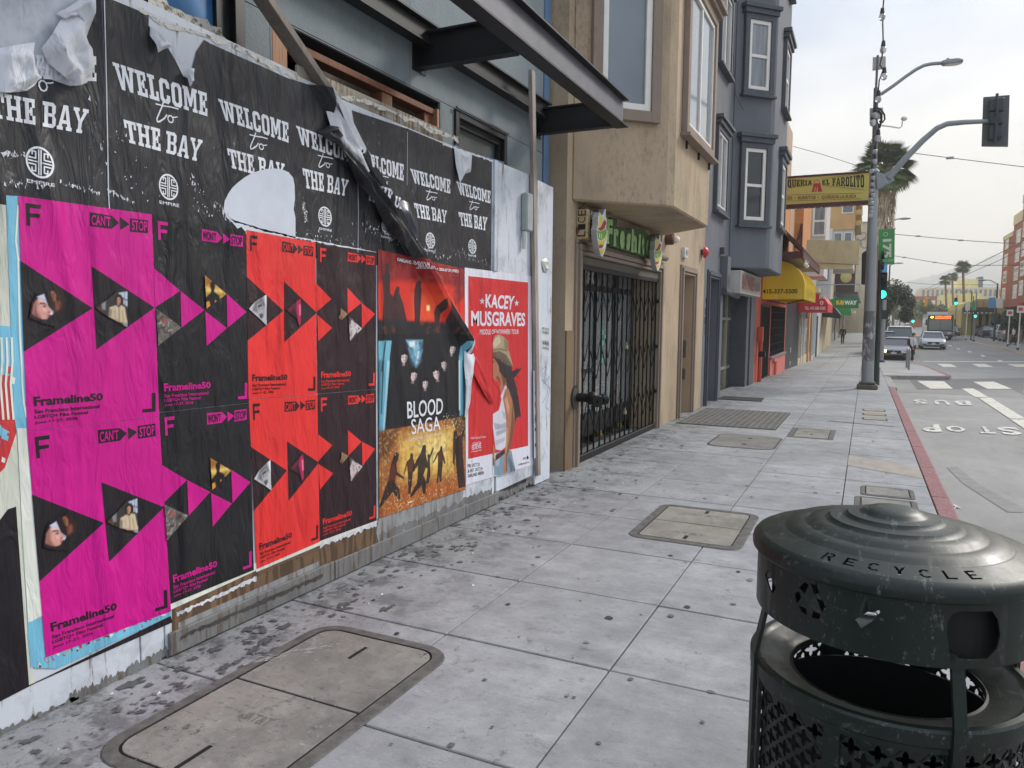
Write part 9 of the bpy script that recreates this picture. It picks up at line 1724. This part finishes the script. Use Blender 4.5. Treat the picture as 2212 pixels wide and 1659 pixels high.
mb = MB(); text3(mb, '49', Vector((-1.05, -6.09, 2.72)), Vector((-.7, -6.09, 2.72)), Vector((-.7, -6.09, 2.46)), Vector((-1.05, -6.09, 2.46)), .04); part('route_number', mb, glow('display_yellow', (240, 220, 60), 2.0), BUS, kind='flat')
mb = MB(); text3(mb, 'VAN NESS', Vector((-.55, -6.09, 2.76)), Vector((1.05, -6.09, 2.76)), Vector((1.05, -6.09, 2.60)), Vector((-.55, -6.09, 2.60)), .03); text3(mb, 'MISSION', Vector((-.55, -6.09, 2.56)), Vector((1.0, -6.09, 2.56)), Vector((1.0, -6.09, 2.42)), Vector((-.55, -6.09, 2.42)), .03); part('destination_lettering', mb, glow('display_orange', (255, 96, 40), 2.5), BUS, kind='flat')
mb = MB(); mb.box(-1.3, 1.3, -6.12, -6.0, .3, .62); part('bumper', mb, M_BUSD, BUS)
for s_ in (-1, 1):
    mb = MB(); mb.box(s_*.95-.2, s_*.95+.2, -6.09, -6.02, .70, .92); part('headlight', mb, M_LIT, BUS); mb = MB(); mb.box(s_*1.42-.08, s_*1.42+.08, -6.3, -6.2, 1.7, 2.3); mb.bar((s_*1.25, -6.05, 2.5), (s_*1.42, -6.25, 2.3), .04); part('mirror', mb, M_BUSD, BUS)
    for k in range(6): mb = MB(); mb.box(s_*1.302-.012, s_*1.302+.012, -5.5+k*1.85, -3.8+k*1.85, 1.35, 2.45); part('side_window', mb, M_CGL, BUS)
    for y in (-3.6, 3.4): mb = MB(); mb.cyl((s_*1.05, y, .48), (s_*1.32, y, .48), .48, n=20); part('wheel', mb, M_TYRE, BUS, smooth=True)
mb = MB(); mb.box(-.9, .9, -3, 4, 3.01, 3.25); part('roof_unit', mb, M_WFR, BUS)
Yb = 104; BUS.location = (at(2034, 98), Yb, GZ(Yb)-.13)
BUS.rotation_euler = (0, 0, R_(-1))
# ================================================================== PEOPLE
def skinmesh(verts, edges, rad, sub=1):
    me = bpy.data.meshes.new('s'); me.from_pydata(verts, edges, []); o = bpy.data.objects.new('s', me); COL.objects.link(o)
    md = o.modifiers.new('k', 'SKIN'); sk = me.skin_vertices
    if not sk: return MB()
    for i, r in enumerate(rad): sk[0].data[i].radius = (r, r) if not isinstance(r, tuple) else r; sk[0].data[i].use_root = (i == 0)
    sb = o.modifiers.new('u', 'SUBSURF'); sb.levels = sub; sb.render_levels = sub
    bpy.context.view_layer.update(); ev = bpy.data.meshes.new_from_object(o.evaluated_get(bpy.context.evaluated_depsgraph_get()))
    mb = MB(); mb.add([v.co.copy() for v in ev.vertices], [list(p.vertices) for p in ev.polygons]); bpy.data.objects.remove(o); bpy.data.meshes.remove(ev); bpy.data.meshes.remove(me); return mb
def person(label, loc, yaw, H, top, bottom, hair, shoe, walk=.0, pack=False, arms=((.02, -.05), (-.02, -.05))):
    t = thing('person', label, 'person', (0, 0, 0)); k = H/1.7; SKm = plain('skin', (196, 146, 120), .55); w_ = walk
    K_ = lambda L_: [tuple(c*k for c in p) for p in L_]
    hip, ch_, nk, hd = (0, 0, .92), (0, -.01, 1.28), (0, -.02, 1.44), (0, -.04, 1.58)
    la = [(-.19, 0, 1.38), (-.25, arms[0][0], 1.12), (-.24, arms[0][1]-.05, .87)]; ra = [(.19, 0, 1.38), (.25, arms[1][0], 1.12), (.24, arms[1][1]-.05, .87)]
    ll = [(-.09, 0, .9), (-.10, -w_*.5, .48), (-.10, -w_, .09), (-.10, -w_-.14, .03)]; rl = [(.09, 0, .9), (.10, w_*.4, .48), (.10, w_, .09), (.10, w_-.14, .03)]
    V = [hip, (0, 0, 1.1), ch_, nk, hd, (0, -.03, 1.66)]+la+ra+ll+rl; E_ = [(0, 1), (1, 2), (2, 3), (3, 4), (4, 5), (2, 6), (6, 7), (7, 8), (2, 9), (9, 10), (10, 11), (0, 12), (12, 13), (13, 14), (14, 15), (0, 16), (16, 17), (17, 18), (18, 19)]
    Rr = [.12, .11, .13, .055, .085, .07, .06, .042, .032, .06, .042, .032, .085, .055, .038, .03, .085, .055, .038, .03]
    mb = skinmesh(K_(V), E_, [r*k for r in Rr]); body = part('body', mb, SKm, t, smooth=True)
    mb = skinmesh(K_([hip, (0, 0, 1.1), ch_, (0, -.01, 1.42)]+la[:2]+[tuple(Vector(la[2])+Vector((0, 0, .03)))]+ra[:2]+[tuple(Vector(ra[2])+Vector((0, 0, .03)))]), [(0, 1), (1, 2), (2, 3), (2, 4), (4, 5), (5, 6), (2, 7), (7, 8), (8, 9)], [r*k for r in (.155, .15, .165, .075, .085, .066, .052, .085, .066, .052)]); part('jacket', mb, top, t, smooth=True)
    mb = skinmesh(K_([(0, 0, .95)]+ll[:3]+rl[:3]), [(0, 1), (1, 2), (2, 3), (0, 4), (4, 5), (5, 6)], [r*k for r in (.14, .105, .075, .062, .105, .075, .062)]); part('trousers', mb, bottom, t, smooth=True)
    for s_ in (ll, rl): mb = MB(); p = Vector(s_[2])*k; mb.ball((p.x, p.y-.07*k, .045*k), (.05*k, .14*k, .045*k)); part('shoe', mb, shoe, t, smooth=True)
    for s_ in (la, ra):
        mb = MB(); p = Vector(s_[2])*k; mb.ball((p.x, p.y-.01, p.z-.06*k), (.022*k, .035*k, .045*k), 8, 6)
        for j in range(4): mb.tube([(p.x, p.y-.035*k+.02*k*j, p.z-.09*k), (p.x, p.y-.04*k+.02*k*j, p.z-(.14-.008*abs(j-1.5))*k)], .009*k, 5)
        mb.tube([(p.x, p.y-.03*k, p.z-.04*k), (p.x, p.y-.065*k, p.z-.08*k)], .009*k, 5); part('hand', mb, SKm, t, smooth=True)
    mb = MB(); mb.ball((0, -.02*k, 1.625*k), (.085*k, .095*k, .11*k), 12, 9)
    mb.v = [Vector((v.x, max(v.y, -.085*k) if v.z > 1.6*k else max(v.y, -.02*k), v.z)) for v in mb.v]; part('hair', mb, hair, t, smooth=True)
    mb = MB(); mb.ball((0, -.125*k, 1.585*k), (.012*k, .02*k, .022*k), 6, 5); part('nose', mb, SKm, t)
    for s_ in (-1, 1): mb = MB(); mb.ball((s_*.032*k, -.113*k, 1.615*k), .009*k, 6, 5); part('eye', mb, M_BLKF, t)
    mb = MB(); mb.box(-.025*k, .025*k, -.118*k, -.108*k, 1.545*k, 1.552*k); part('mouth', mb, plain('lips', (150, 80, 76), .5), t)
    if pack: mb = MB(); mb.box(-.14*k, .14*k, .13*k, .29*k, .98*k, 1.38*k); part('backpack', mb, M_BLKF, t, bevel=.04)
    t.location = loc; t.rotation_euler = (0, 0, yaw); return t
M_JK = plain('pale_grey_jacket', (196, 196, 200), .8); M_DKC = plain('dark_cloth', (34, 34, 40), .85); M_HRD = plain('dark_hair', (26, 22, 22), .7); M_SHO = plain('white_shoe', (206, 204, 200), .6)
g0 = gs(1970, 782.5); person('person in a pale grey jacket with a black backpack waiting at the kerb', (g0.x, g0.y, g0.z+.006), R_(68), 1.68, M_JK, M_DKC, M_HRD, M_SHO, .06, True)
person('person in dark clothes walking on the pavement under the awnings', (at(1822, 74), 74, GZ(74)+.01), R_(10), 1.62, M_DKC, M_DKC, M_HRD, M_DKC, .2)
person('person in a light top walking past the trees on the far right pavement', (at(2192, 82), 82, GZ(82)+.01), R_(-80), 1.65, M_JK, M_DKC, M_HRD, M_DKC, .2)
# ================================================================== HAZE
mb = MB(); mb.box(-480, 900, -60, 2100, -3, 130); hz_ = part('haze', mb, M_JOINT); m = bpy.data.materials.new('haze_air'); m.use_nodes = True; n_ = m.node_tree.nodes; n_.clear(); o_ = n_.new('ShaderNodeOutputMaterial'); pv = n_.new('ShaderNodeVolumePrincipled')
pv.inputs['Color'].default_value = (.98, .97, .94, 1); pv.inputs['Density'].default_value = .0010; pv.inputs['Anisotropy'].default_value = .35; m.node_tree.links.new(pv.outputs[0], o_.inputs['Volume']); hz_.data.materials.clear(); hz_.data.materials.append(m); tag(hz_, 'pale morning haze filling the street air', 'haze', kind='stuff')
